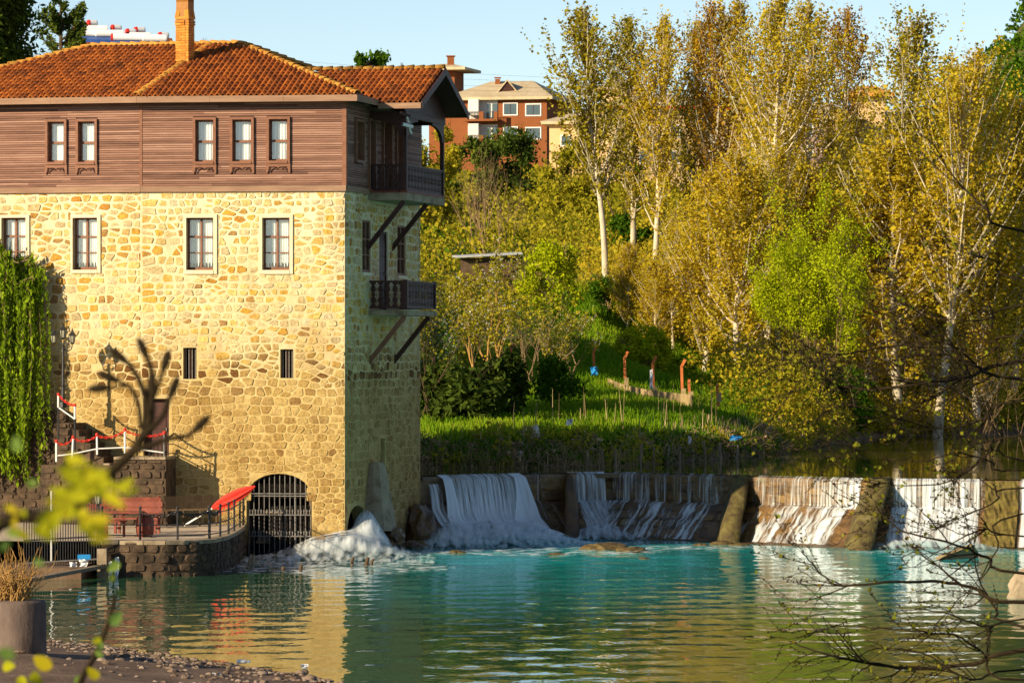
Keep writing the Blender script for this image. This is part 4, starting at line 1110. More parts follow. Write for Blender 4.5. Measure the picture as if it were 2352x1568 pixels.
part('wheel_chamber', mb, MT['quay'], mill)
mb = MB()
for (ua, na, ub, nb) in ((out_u0, -.42, out_u0, -2.4), (out_u0, -2.4, out_u1, -2.4), (out_u1, -2.4, out_u1, -.42)):
    mb.add([FE.p(ua, -1.2, na), FE.p(ub, -1.2, nb), FE.p(ub, out_top, nb), FE.p(ua, out_top, na)], [(0, 1, 2, 3)])
mb.add([FE.p(out_u0, out_top, -.42), FE.p(out_u1, out_top, -.42), FE.p(out_u1, out_top, -2.4), FE.p(out_u0, out_top, -2.4)], [(0, 1, 2, 3)])
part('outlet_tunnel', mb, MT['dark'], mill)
# concrete rib beside the outlet and its rock foot
rib = MB(); rr0 = random.Random(17); n9 = 7; rows_ = []
for k in range(8):
    t = k / 7; w = 2.62 - 2.0 * t; ua = 2.95 - .75 * t; nb_q = .30 + .38 * t
    j = lambda a_=.05: rr0.uniform(-a_, a_)
    rows_.append([FE.p(ua, w + j(), -.05), FE.p(ua - .05 + j(), w + j(), nb_q * .5), FE.p(ua + j(), w + j(), nb_q), FE.p(ua + .25 + j(), w + j(), nb_q + .1), FE.p(3.3 + j(), w + j(), nb_q + .12), FE.p(3.6 + j(), w + j(), nb_q), FE.p(3.65, w, -.05)])
rib.add([v for r in rows_ for v in r], [(i * n9 + k, i * n9 + k + 1, (i + 1) * n9 + k + 1, (i + 1) * n9 + k) for i in range(7) for k in range(n9 - 1)] + [tuple(range(n9))])
ribt = thing('concrete_rib', 'sloping concrete rib standing against the mill beside the water outlet', 'rib', FE.p(3, 0, 0.3))
part('rib_slab', rib, MT['concrete'], ribt)
mb = MB(); rg = random.Random(12)
for k in range(9): mb.rock(FE.p(3.0 + rg.uniform(-.5, .9), rg.uniform(-.1, .6), 0.45 + rg.uniform(-.35, .5)), (rg.uniform(.3, .5), rg.uniform(.3, .5), rg.uniform(.25, .45)), rg, 2, 0.12)
part('rock_foot', mb, MT['weir'], ribt)
mb = MB()
mb.rock(FE.p(8.4, 0.3, 0.3), (.55, 1.0, .95), rg, 2, 0.13)
solo('rock_outcrop', mb, MT['weir'], 'dark wet rock between the mill wall and the end of the weir', 'rock')

# ---- timber storey
wins1 = [(443.6, 269.5, 496.6, 377), (528.7, 269, 583.6, 376.5), (612.6, 268, 666.6, 375)]
wins2 = [(105, 274, 154, 378), (175, 273.5, 224, 378)]
winsE = [(814, 274, 834, 374), (845, 272, 860, 441), (877, 272, 898, 441), (908, 274, 927, 441)]
WN = 0.06
wr1 = [vrect(F1, *r, WN) for r in wins1]; wr2 = [vrect(F2, *r, WN) for r in wins2]; wrE = [vrect(FE, *r, WN) for r in winsE]
mb = MB()
def inset(r, t=0.07): return (r[0] + t, r[1] - t, r[2] + t, r[3] - t)
T1, T2, TE = Shift(F1, WN - .03), Shift(F2, WN - .03), Shift(FE, WN - .03)
holed_wall(mb, T1, -6.1, 0.03, ZW0, ZW1, [inset(r) for r in wr1], 0.3)
holed_wall(mb, T2, UL, 0, ZW0, ZW1, [inset(r) for r in wr2], 0.3)
holed_wall(mb, TE, -0.03, LE, ZW0, ZW1, [inset(r) for r in wrE], 0.3)
mb.add([T1.p(-6.1, ZW0), T1.p(0.03, ZW0), F1.p(0, ZW0, -.2), F1.p(-6.1, ZW0, -.2)], [(0, 1, 2, 3)])
mb.add([T2.p(UL, ZW0), T2.p(0, ZW0), F2.p(0, ZW0, -.2), F2.p(UL, ZW0, -.2)], [(0, 1, 2, 3)])
timber = part('timber_wall', mb, MT['darkwood'], mill)
bh = 0.066
ub = MB(); ub.add([(0, 0, 0), (0, -.03, 0.002), (0, -.03, .012), (0, -.020, bh - .012), (0, 0, bh - .012), (1, 0, 0), (1, -.03, 0.002), (1, -.03, .012), (1, -.020, bh - .012), (1, 0, bh - .012)],
                 [(4, 3, 2, 1, 0), (5, 6, 7, 8, 9), (0, 1, 6, 5), (1, 2, 7, 6), (2, 3, 8, 7), (3, 4, 9, 8)])
board_me = mesh_of('board', ub); board_me.materials.append(MT['board'])
def boards(T, u0, u1, rects, rg, joined=False):
    J = MB(); w = ZW0 + 0.16; cnt = 0
    while w < ZW1 - 0.02:
        spans = [(u0, u1)]
        for r in rects:
            if r[2] - .005 < w + bh and r[3] + .005 > w:
                ns = []
                for a, b in spans:
                    if r[1] <= a or r[0] >= b: ns.append((a, b)); continue
                    if r[0] - a > .03: ns.append((a, r[0]))
                    if b - r[1] > .03: ns.append((r[1], b))
                spans = ns
        for a, b in spans:
            while a < b - .01:
                L = rg.uniform(1.7, 3.6)
                e = b if b - (a + L) < 0.8 else a + L
                if joined:
                    M_ = Matrix(((T.ex.x, -T.n.x, 0), (T.ex.y, -T.n.y, 0), (0, 0, 1)))
                    J.add([T.p(a, w) + M_ @ Vector((v_[0] * (e - a - .004), v_[1], v_[2])) for v_ in ub.v], ub.f)
                else:
                    o_ = bpy.data.objects.new('board', board_me)
                    M_ = Matrix(((T.ex.x, -T.n.x, 0), (T.ex.y, -T.n.y, 0), (0, 0, 1))).to_4x4()
                    P_ = T.p(a, w, rg.uniform(-.002, .004)) - base
                    o_.matrix_basis = Matrix.Translation(P_) @ M_ @ Matrix.Diagonal((e - a - .004, 1, 1, 1))
                    link(o_, timber)
                cnt += 1
                a = e
        w += bh
    if joined: part('boards', J, MT['board'], timber, kind='stuff')
    return cnt
nb = boards(T1, -6.07, -0.03, wr1, random.Random(8)); nb += boards(T2, -5.2, -0.02, wr2, random.Random(9))
print('boards', nb)
boards(T2, UL, -5.2, [], random.Random(10), True); boards(TE, 0.03, LE, wrE, random.Random(10), True)
for fr, a, b in ((T1, -6.1, 0.05), (T2, UL, 0), (TE, 0.0, LE)):
    g = MB(); g.fbox(fr, a, b, ZW0 - .02, ZW0 + .15, -.02, 0.055); part('skirting_board', g, MT['fascia'], timber)
g = MB(); g.fbox(T1, -0.07, 0.06, ZW0 + .15, ZW1, -.05, 0.05); g.fbox(TE, -0.04, .06, ZW0 + .151, ZW1 - .001, -.05, 0.05); part('corner_board', g, MT['trimwood'], timber)
g = MB(); g.fbox(T1, -6.13, -6.05, ZW0 + .15, ZW1, -.05, 0.04); part('corner_board', g, MT['trimwood'], timber)
def wood_window(fr, r, rg, curt=True, apron=True):
    u0, u1, w0, w1 = r; t = 0.075
    g = MB(); g.fbox(fr, u0, u0 + t, w0, w1, -.3, .10); g.fbox(fr, u1 - t, u1, w0, w1, -.3, .10); g.fbox(fr, u0 + t, u1 - t, w1 - t, w1, -.3, .098); g.fbox(fr, u0 + t, u1 - t, w0, w0 + t, -.3, .12)
    win = part('window', g, MT['trimwood'], mill)
    a0, a1, b0, b1_ = u0 + t, u1 - t, w0 + t, w1 - t
    s = 0.055; wm = (b0 + b1_) / 2 - .02
    g = MB(); d0, d1 = -.16, -.09
    g.fbox(fr, a0, a0 + s, b0, b1_, d0, d1); g.fbox(fr, a1 - s, a1, b0, b1_, d0, d1); g.fbox(fr, a0 + s, a1 - s, b0, b0 + s, d0, d1); g.fbox(fr, a0 + s, a1 - s, b1_ - s, b1_, d0, d1); g.fbox(fr, a0 + s, a1 - s, wm - .035, wm + .035, d0, d1 + .01)
    part('sash', g, MT['trimwood'], win)
    for c, d in ((b0 + s, wm - .035), (wm + .035, b1_ - s)):
        g = MB(); g.fbox(fr, a0 + s, a1 - s, c, d, -.13, -.123); part('pane', g, MT['pane'], win)
    if curt: part('curtain', curtain_mesh(fr, a0 + .02, a1 - .02, b0 + .02, b1_ - .02, -.175, rg, False), MT['curtain'], win, True)
    part('shade_backing', backing(fr, (a0 - .05, a1 + .05, b0 - .05, b1_ + .05), -.34), MT['dark'], win)  # black sheet painted as the shade behind the sash
    if apron:
        # scalloped apron board on little curled brackets
        n = 16; um = (u0 + u1) / 2; hw = (u1 - u0) / 2 + .01
        poly = [fr.p(um - hw, w0 - .001, .03), fr.p(um + hw, w0 - .001, .03)]
        for k in range(n + 1):
            x = 1 - 2 * k / n
            dep = 0.10 + 0.10 * max(0, (abs(x) - .78) / .22) + 0.04 * math.exp(-(x / .1) ** 2)
            if abs(x) > .78: dep = 0.28
            poly.append(fr.p(um + hw * x, w0 - dep, .03))
        g = MB(); g.prism(poly, fr.n * 0.05); part('apron', g, MT['trimwood'], win)
        g = MB()
        for sx in (-1, 1):
            pts = []
            for k in range(9):
                a = k / 8 * math.pi
                pts.append(fr.p(um + sx * hw * (.76 - .36 * (1 - math.cos(a)) / 2 * 1.6), w0 - .25 + .14 * math.sin(a * .75), .09))
            g.tube(pts, .018, 5)
        part('scroll', g, MT['darkwood'], win)
for r in wr1: wood_window(T1, r, mr)
for r in wr2: wood_window(T2, r, mr)
for r in wrE: wood_window(TE, r, mr, False, False)

# ---- roof
RZ = 15.34
def plane(fr, n_eave, slope):     # height = ZE + slope * inward distance
    nx_, ny_ = -fr.n.x, -fr.n.y
    e = fr.p(0, 0, n_eave)
    return (nx_, ny_, -(nx_ * e.x + ny_ * e.y), slope)
PR = plane(F1, .5, 1.89 / 5.33); PL = plane(F2, .5, 1.89 / 5.33 * .984); PE = plane(FE, .5, 1.89 / 4.885)
Wf = Frame((F2.p(-8.1, 0).x, F2.p(-8.1, 0).y), (c14, -s14), (-c14, s14)); PW = plane(Wf, .3, 0.37)
bkf = Frame((FE.p(LE, 0).x, FE.p(LE, 0).y), (-c8, s8), (s8, c8)); PB = plane(bkf, .5, 1.99 / 5.33)
def pz(P, x, y): return ZE + P[3] * (P[0] * x + P[1] * y + P[2])
def meet(P, Q, z):
    """point where plane P has height z and Q too"""
    a1, b1q, c1q = P[0], P[1], P[2] - (z - ZE) / P[3]; a2, b2q, c2q = Q[0], Q[1], Q[2] - (z - ZE) / Q[3]
    D = a1 * b2q - a2 * b1q
    return Vector(((-c1q * b2q + c2q * b1q) / D, (-a1 * c2q + a2 * c1q) / D, z))
eRE, eRL, eLW, eEB = meet(PR, PE, ZE), meet(PR, PL, ZE), meet(PL, PW, ZE), meet(PE, PB, ZE)
aRE, aRL, aLW = meet(PR, PE, RZ), meet(PR, PL, RZ), meet(PL, PW, RZ)
eWB = meet(PW, PB, ZE); aEB = aRE
dz = Vector((0, 0, -0.03))
mb = MB()
mb.add([p + dz for p in (eRL, eRE, aRE, aRL)], [(0, 1, 2, 3)]); mb.add([p + dz for p in (eLW, eRL, aRL, aLW)], [(0, 1, 2, 3)])
mb.add([p + dz for p in (eRE, eEB, aRE)], [(0, 1, 2)]); mb.add([p + dz for p in (eEB, eWB, aLW, aRL, aRE)], [(0, 1, 2, 3, 4)]); mb.add([p + dz for p in (eWB, eLW, aLW)], [(0, 1, 2)])
roof = part('roof', mb, MT['tile'], mill)
TWD, TL = 0.168, 0.335
tb = MB(); vs_ = []
nseg = 8
for j, (b, lift) in enumerate(((0.0, 0.010), (0.0, 0.055), (TL + .05, 0.0))):
    for i in range(nseg + 1):
        x = -.5 + i / nseg
        vs_.append((x * TWD * (0.99), b, lift + 0.038 * (1 + math.cos(2 * math.pi * x))))
for i in range(nseg + 1): vs_[i] = (vs_[i][0], vs_[i][1] + .012, vs_[i][2] - .02)
tb.add(vs_, [(j * (nseg + 1) + i, j * (nseg + 1) + i + 1, (j + 1) * (nseg + 1) + i + 1, (j + 1) * (nseg + 1) + i) for j in range(2) for i in range(nseg)])
tile_me = mesh_of('tile', tb, smooth=True); tile_me.materials.append(MT['tile'])
TV = np.array(tb.v); TF = np.array(tb.f)
def roof_axes(P):
    inw = Vector((P[0], P[1], 0)); s = (inw + Vector((0, 0, P[3]))).normalized(); ex = Vector((inw.y, -inw.x, 0)); n = ex.cross(s).normalized()
    return ex, s, n
tiles = []
def tile_plane(P, start, width, others, zmax, prio, length=None, extra=None):
    ex, s, n = roof_axes(P)
    rows = int((length or 6.2) / TL) + 1
    for r in range(rows):
        for c in range(int(width / TWD) + 1):
            p = start + ex * ((c + .5) * TWD + (TWD * .0)) + s * (r * TL)
            m_ = p + s * (TL * .5)
            if m_.z > zmax - .02: continue
            if any(pz(Q_, m_.x, m_.y) < m_.z - 0.012 for Q_ in others): continue
            if extra and not extra(m_): continue
            tiles.append((prio + r * .01, p + Vector((0, 0, mr.uniform(-.006, .006))), ex, s, n))
exR = roof_axes(PR)[0]; exL = roof_axes(PL)[0]
tile_plane(PR, eRL - exR * 0.35, (eRE - eRL).length + .7, [PL, PE], RZ, 0)
tile_plane(PL, eLW, (eRL - eLW).length + 2.4, [PR, PW], RZ, 2)
# porch roof: gable over the upper balcony
PN, PU0, PU1, PUM, PZE, PZR = 1.8, 2.1, 8.5, 5.3, 13.36, 14.55
slp = (PZR - PZE) / (PUM - PU0)
Pf = Frame((FE.p(PU0, 0).x, FE.p(PU0, 0).y), (c12, -s12), (-s12, -c12)); PPF = (s12, c12, -(s12 * Pf.o.x + c12 * Pf.o.y), slp)
def ppz(x, y): return PZE + slp * (PPF[0] * x + PPF[1] * y + PPF[2])
exP, sP, nP = roof_axes(PPF)
st = FE.p(PU0, PZE, -3.3)
for r in range(int((PUM - PU0) / sP.y * .98 / TL) + 2):
    for c in range(int((PN + 3.3) / TWD)):
        p = st + exP * ((c + .5) * TWD) + sP * (r * TL)
        m_ = p + sP * (TL * .5)
        if m_.z > PZR - .02: continue
        if pz(PE, m_.x, m_.y) > m_.z + .02 and FE.n.dot(Vector((m_.x, m_.y, 0)) - FE.o) < .5: continue
        tiles.append((1 + r * .01, p, exP, sP, nP))
tiles.sort(key=lambda t: t[0])
for k, (pr, p, ex, s, n) in enumerate(tiles[:300]):
    o_ = bpy.data.objects.new('tile', tile_me)
    o_.matrix_basis = Matrix.Translation(p - base) @ Matrix((ex, s, n)).transposed().to_4x4()
    link(o_, roof)
Vs, Fs = [], []
for k, (pr, p, ex, s, n) in enumerate(tiles[300:]):
    A = np.array([ex, s, n]); Vs.append(TV @ A + np.array(p - base)); Fs.append(TF + k * len(TV))
o_ = bpy.data.objects.new('further_tiles', np_mesh('further_tiles', np.concatenate(Vs), np.concatenate(Fs), MT['tile'], True)); link(o_, roof); meta(o_, kind='stuff')
print('tiles', len(tiles))
# porch roof deck
mb = MB()
for n0_, n1_ in ((-3.6, PN - .02),):
    mb.add([FE.p(PU0, PZE - .03, n0_), FE.p(PU0, PZE - .03, n1_), FE.p(PUM, PZR - .03, n1_), FE.p(PUM, PZR - .03, n0_)], [(0, 1, 2, 3)])
    mb.add([FE.p(PU1, PZE - .03, n0_), FE.p(PU1, PZE - .03, n1_), FE.p(PUM, PZR - .03, n1_), FE.p(PUM, PZR - .03, n0_)], [(0, 1, 2, 3)])
    mb.add([FE.p(PU0, PZE - .12, 0.3), FE.p(PU0, PZE - .12, n1_), FE.p(PUM, PZR - .12, n1_), FE.p(PUM, PZR - .12, 0.3)], [(0, 1, 2, 3)])
    mb.add([FE.p(PU1, PZE - .12, 0.3), FE.p(PU1, PZE - .12, n1_), FE.p(PUM, PZR - .12, n1_), FE.p(PUM, PZR - .12, 0.3)], [(0, 1, 2, 3)])
porch = part('porch_roof', mb, MT['darkwood'], mill)
g = MB(); g.fbox(FE, PU0 - .03, PU0, PZE - .17, PZE - .0, 0.5, PN); part('fascia', g, MT['fascia'], porch)
for uA, uB in ((PU0, PUM), (PU1, PUM)):
    g = MB(); d_ = Vector((0, 0, .04))
    a0, a1 = FE.p(uA, PZE, PN), FE.p(uB, PZR, PN)
    g.hexa([a0 + Vector((0, 0, -.18)), a1 + Vector((0, 0, -.18)), a1 + d_, a0 + d_], [p + FE.n * .04 for p in (a0 + Vector((0, 0, -.18)), a1 + Vector((0, 0, -.18)), a1 + d_, a0 + d_)])
    part('bargeboard', g, MT['darkwood'], porch)
for k in range(18):
    u = PU0 + .5 + (PU1 - PU0 - 1.0) * k / 18; u1_ = u + (PU1 - PU0 - 1.0) / 18 - .012
    um = (u + u1_) / 2; zt = PZR - slp * abs(um - PUM) - .14
    if zt < 13.2: continue
    g = MB(); g.fbox(FE, u, u1_, 13.15, zt, 1.17, 1.2); part('gable_board', g, MT['darkwood'], porch)
# ridge and hip cap tiles
cb = MB(); vs_ = []
for j, (b, r) in enumerate(((0, .12), (.36, .095))):
    for i in range(8):
        a = math.pi * i / 7; vs_.append((r * math.cos(a), b, r * math.sin(a) - .02 + (.02 if j == 0 else 0)))
for i in range(8): vs_.append((vs_[i][0] * .75, 0.01, vs_[i][2] * .75))
cb.add(vs_, [(i, i + 1, 9 + i, 8 + i) for i in range(7)] + [(i, 16 + i, 17 + i, i + 1) for i in range(7)])
cap_me = mesh_of('ridge_tile', cb, smooth=True); cap_me.materials.append(MT['cap'])
def caps(a, b):
    d = (b - a); L = d.length; d.normalize()
    ex = d.cross(Vector((0, 0, 1))).normalized(); n = ex.cross(d)
    k = 0.0
    while k < L - .1:
        o_ = bpy.data.objects.new('ridge_tile', cap_me)
        o_.matrix_basis = Matrix.Translation(a + d * k + n * mr.uniform(.02, .04) - base) @ Matrix((ex, d, n)).transposed().to_4x4() @ Matrix.Rotation(mr.uniform(-.05, .05), 4, 'Y')
        link(o_, roof); k += .32
caps(eRE, aRE); caps(eRL, aRL); caps(eLW, aLW); caps(aLW, aRL); caps(aRL, aRE); caps(eEB, aRE)
caps(FE.p(PUM, PZR, PN), FE.p(PUM, PZR, -2.9))
# raised vent tiles
for vx, vy, P in ((108, 300, 0), (66, 187, PL), (237, 183, PL), (170, 133, PL), (340, 129, PL), (512, 185, PR), (566, 143, PR)):
    if P == 0: continue
    k1, k2 = (vx - CX) / FV, (HV - vy) / FV
    Y = (ZE + P[3] * P[2] - CAMZ) / (k2 - P[3] * (P[0] * k1 + P[1]))
    p = Vector((k1 * Y, Y, CAMZ + k2 * Y)); ex, s, n = roof_axes(P)
    g = MB(); vs_ = []
    for b, r in ((-.02, .12), (.3, .02)):
        for i in range(7):
            a = math.pi * i / 6; vs_.append(p + ex * r * math.cos(a) + s * b + n * (r * math.sin(a) * 1.1 + .03))
    g.add(vs_, [(i, i + 1, 8 + i, 7 + i) for i in range(6)] + [(0, 1, 2, 3, 4, 5, 6)])
    part('vent_tile', g, MT['tile'], roof)
# eaves: fascia boards and soffits
def eave(fr, u0, u1, n, segs):
    for k in range(segs):
        a, b = u0 + (u1 - u0) * k / segs, u0 + (u1 - u0) * (k + 1) / segs
        g = MB(); g.fbox(fr, a + .003, b - .003, ZE - .17, ZE + .015, n - .03, n + .001 * k); part('fascia', g, MT['fascia'], roof)
    g = MB(); g.fbox(fr, u0, u1, ZE - .13, ZE - .11, -.1, n - .03); part('soffit', g, MT['darkwood'], roof)
u_c = 0.46
eave(F1, (eRL - F1.o).dot(F1.ex), u_c, .5, 3); eave(F2, UL, (eRL - F2.o).dot(F2.ex), .5, 3); eave(FE, -.46, 2.1, .5, 1)
# chimney
chb = Vector((-9.86, 131.75, 14.35)); chr_ = rad(-22)
mb = MB(); mb.box(chb + Vector((0, 0, 1.1)), (.40, .40, 2.4), chr_)
chim = part('chimney', mb, MT['brickjoint'], mill)
bm = MB(); bm.box((0, 0, 0), (.205, .10, .064)); brick_me = mesh_of('brick', bm); brick_me.materials.append(MT['brick'])
RZm = Matrix.Rotation(chr_, 4, 'Z')
def put_brick(x, y, z, rz, L):
    o_ = bpy.data.objects.new('brick', brick_me)
    o_.matrix_basis = Matrix.Translation(chb - base) @ RZm @ Matrix.Rotation(rz, 4, 'Z') @ Matrix.Translation((x, y + mr.uniform(-.004, .004), z)) @ Matrix.Diagonal((L / .205, 1, 1, 1))
    link(o_, chim)
k = 0; z = 0.0
while z < 1.62:
    e = .02 if z > 1.46 else 0
    for side in range(4):
        # pinwheel bond: every side runs from one corner to the next side's brick
        x = -.215 - e
        for L in ((.205, .12) if k % 2 else (.12, .205)):
            put_brick(x + L / 2, -.165 - e, z, side * math.pi / 2, L - .008); x += L
    z += .078; k += 1
mb = MB()
M4 = RZm.to_3x3()
for sx in (-1, 1):
    for sy in (-1, 1):
        b0_ = chb + M4 @ Vector((sx * .17, sy * .17, 1.66)); b1_ = chb + M4 @ Vector((sx * .10, sy * .10, 2.15))
        mb.beam(b0_, b1_, .13, .13, up=M4 @ Vector((0, 1, 0)))
mb.box(chb + Vector((0, 0, 1.665)), (.46, .46, .07), chr_); mb.box(chb + Vector((0, 0, 2.2)), (.40, .40, .1), chr_); mb.box(chb + Vector((0, 0, 1.95)), (.16, .16, .5), chr_)
part('chimney_hood', mb, MT['brick'], chim)

# ---- balconies
def baluster(p, axis, nrm, h, w):
    prof = [(0, .5), (.06, .5), (.09, .22), (.2, .44), (.32, .5), (.42, .18), (.5, .42), (.56, .18), (.7, .5), (.82, .40), (.9, .2), (.93, .5), (1, .5)]
    poly = [p + axis * (w * b) + Vector((0, 0, h * a)) for a, b in prof] + [p - axis * (w * b) + Vector((0, 0, h * a)) for a, b in reversed(prof)]
    g = MB(); g.prism(poly, nrm * .025); return g
def balcony(u0, u1, nd, z0, z1, zr, braces, brick_edge):
    g = MB(); g.fbox(FE, u0, u1, z0, z1, -.05, nd)
    bal = part('balcony', g, MT['concrete'], mill)
    if brick_edge:
        k = u0
        while k < u1 - .1:
            g = MB(); g.fbox(FE, k, min(k + .42, u1) - .012, z1 + .002, z1 + .055, nd - .2, nd + .02); part('edge_brick', g, MT['redwood'], bal); k += .42
        k = 0.05
        while k < nd - .3:
            g = MB(); g.fbox(FE, u0 - .02, u0 + .2, z1 + .002, z1 + .055, k, min(k + .4, nd - .22) - .012); part('edge_brick', g, MT['redwood'], bal); k += .4
    zb = z1 + .09; e = .07
    for (a0, a1) in ((FE.p(u0 + e, 0, .02), FE.p(u0 + e, 0, nd - e)), (FE.p(u0 + e, 0, nd - e), FE.p(u1 - e, 0, nd - e)), (FE.p(u1 - e, 0, nd - e), FE.p(u1 - e, 0, .02))):
        d = (a1 - a0); L = d.length; d.normalize(); nr = Vector((d.y, -d.x, 0))
        for zz, hh, ww in ((zb, .06, .05), (zr - .03, .06, .09)):
            g = MB(); g.beam(a0 + Vector((0, 0, zz)), a1 + Vector((0, 0, zz)), ww, hh); part('rail', g, MT['darkwood'], bal)
        n = max(4, int(L / .19))
        for k in range(n):
            c = a0 + d * (L * (k + .5) / n) + Vector((0, 0, zb + .03)) - nr * .012
            part('baluster', baluster(c, d, nr, zr - .06 - zb - .03, .155), MT['darkwood'], bal)
    tall = brick_edge
    for u in (u0 + e, u1 - e):
        g = MB(); g.fbox(FE, u - .06, u + .06, z1 + .06, (12.62 if tall else zr + .02), nd - e - .06, nd - e + .06)
        part('post', g, MT['darkwood'], bal)
    if tall:
        g = MB(); g.fbox(FE, u0 - .1, u1 + .1, 12.98, 13.16, nd - e - .07, nd - e + .07); g.fbox(FE, u0 + e - .06, u0 + e + .06, 12.981, 13.159, 0, nd - e - .07); g.fbox(FE, u1 - e - .06, u1 - e + .06, 12.981, 13.159, 0, nd - e - .07); part('lintel', g, MT['darkwood'], bal)
        # curved brackets between posts and lintel
        for uu, sg in ((u0 + e, 1), (u1 - e, -1)):
            poly = [FE.p(uu - sg * .06, 12.4, nd - e - .05), FE.p(uu - sg * .06, 12.98, nd - e - .05), FE.p(uu + sg * 1.5, 12.98, nd - e - .05)]
            for k in range(9):
                a = math.pi / 2 * k / 8
                poly.append(FE.p(uu + sg * (1.5 - 1.32 * math.sin(a)), 12.44 + .46 * math.cos(a), nd - e - .05))
            g = MB(); g.prism(poly, FE.n * .1); part('bracket', g, MT['darkwood'], bal)
        g = MB(); poly = [FE.p(u0 + e - .05, 12.4, nd - e), FE.p(u0 + e - .05, 12.98, nd - e), FE.p(u0 + e - .05, 12.98, .05)]
        for k in range(9):
            a = math.pi / 2 * k / 8; poly.append(FE.p(u0 + e - .05, 12.44 + .46 * math.cos(a), (.2 + (nd - e - .38) * math.sin(a))))
        g.prism(poly, FE.ex * .1); part('bracket', g, MT['darkwood'], bal)
    for u in braces:
        g = MB(); g.beam(FE.p(u, z0 - .03, nd - .12), FE.p(u, z0 - 1.42, -.04), .12, .13); part('brace', g, MT['darkwood' if u != braces[0] or tall else 'trimwood'], bal)  # lower front brace in lighter wood, its sunlight put into the colour
balcony(2.8, 7.9, 1.2, 10.50, 10.72, 11.58, (2.95, 5.9), True)
balcony(2.9, 6.8, 1.2, 7.06, 7.21, 8.10, (3.05, 6.2), False)
# security cameras on the porch corner
for vx, vy, lab in ((931, 263, 'upper of two security cameras under the porch eave, in dark housing'), (937, 288, 'lower of two security cameras by the porch post, in white housing')):
    p = at(vx, vy, 129.6); t = thing('security_camera', lab, 'camera', p, 'security cameras on the porch')
    g = MB(); g.beam(p + Vector((-.15, -.12, .03)), p + Vector((.13, .1, -.04)), .09, .085); hs = part('housing', g, MT['white' if vy > 270 else 'darkwood'], t)
    g = MB(); g.tube([p + Vector((-.165, -.132, .032)), p + Vector((-.145, -.116, .03))], .03, 10); part('lens', g, MT['glass'], hs)
    g = MB(); g.tube([p + Vector((.05, .03, -.05)), p + Vector((.08, .2, -.2)), p + Vector((.1, .6, -.2))], .03, 6); part('bracket', g, MT['white'], t)

# ---- courses of stone on the weir face
class WeirFrame:
    def p(s, u, w, n=0.0):
        p, f = crest_pt(u); return p + f * (weir_q(w) + n) + Vector((0, 0, w))
wf = WeirFrame(); rgw = random.Random(19); nw = 0
for w0, w1 in ((.1, .36), (.38, .6), (.62, .86), (.88, 1.1), (1.2, 1.48), (1.5, 1.76), (1.78, 1.94)):
    x = xw(1190)
    while x < xw(2270) and nw < 295:
        L = rgw.uniform(.35, .8) if w0 < 1.15 else rgw.uniform(.5, 1.0)
        vs_, fs_ = stone_geo(x + L / 2, (w0 + w1) / 2 + rgw.uniform(-.02, .02), L / 2 - .012, (w1 - w0) / 2, wf, rgw, rgw.uniform(.012, .04))
        g = MB(); g.add(vs_, fs_); part('stone', g, MT['weirstone'], wt); x += L; nw += 1
# ------------------------------------------------------------------ terrace, stairs and shore at the left
TZ = 0.92
edge = [on(v[0], v[1], TZ) for v in ((232, 1242), (300, 1243.5), (380, 1243.5), (450, 1242), (492, 1239), (520, 1232), (540, 1223), (553, 1214), (561, 1207))]
facL = F1.p(F1.u(563), 0)
qt = thing('quay_wall', 'curved dark rubble quay wall carrying the terrace in front of the mill', 'wall', (edge[0].x, edge[0].y, 0))
mb = MB(); rg = random.Random(31)
n = len(edge)
low = [Vector((p.x - 0.02, p.y - 0.06, -0.6)) for p in edge]
topq = [Vector((p.x, p.y, TZ - .03)) for p in edge]
mb.add(low + topq, [(i, i + 1, n + i + 1, n + i) for i in range(n - 1)])
mb.add([low[0], topq[0], topq[0] + Vector((0, 3, 0)), low[0] + Vector((0, 3, 0))], [(0, 1, 2, 3)])
part('wall_core', mb, MT['quay'], qt)
# stones of the quay
class Poly:      # frame bent along the quay edge
    def __init__(s, pts):
        s.pts = pts; s.L = [0]
        for a, b in zip(pts, pts[1:]): s.L.append(s.L[-1] + (Vector((b.x, b.y, 0)) - Vector((a.x, a.y, 0))).length)
    def p(s, u, w, n=0.0):
        u = max(0, min(u, s.L[-1] - 1e-4))
        for i in range(len(s.L) - 1):
            if u <= s.L[i + 1]: break
        a, b = s.pts[i], s.pts[i + 1]; k = (u - s.L[i]) / (s.L[i + 1] - s.L[i]); d = (b - a); d.z = 0; d.normalize()
        q = a.lerp(b, k); nn = Vector((d.y, -d.x, 0))
        return Vector((q.x, q.y, w)) + nn * n
pf = Poly(edge)
w = -0.25; cnt = 0
while w < TZ - .12:
    h = rg.uniform(.16, .28); u = rg.uniform(0, .15)
    if w + h > TZ - .1: h = TZ - .06 - w
    while u < pf.L[-1] - .2:
        L = rg.uniform(.22, .6)
        vs_, fs_ = stone_geo(u + L / 2, w + h / 2, L / 2 - .015, h / 2 - .012, pf, rg, rg.uniform(.03, .07))
        g = MB(); g.add(vs_, fs_); part('stone', g, MT['quay'], qt); u += L; cnt += 1
    w += h
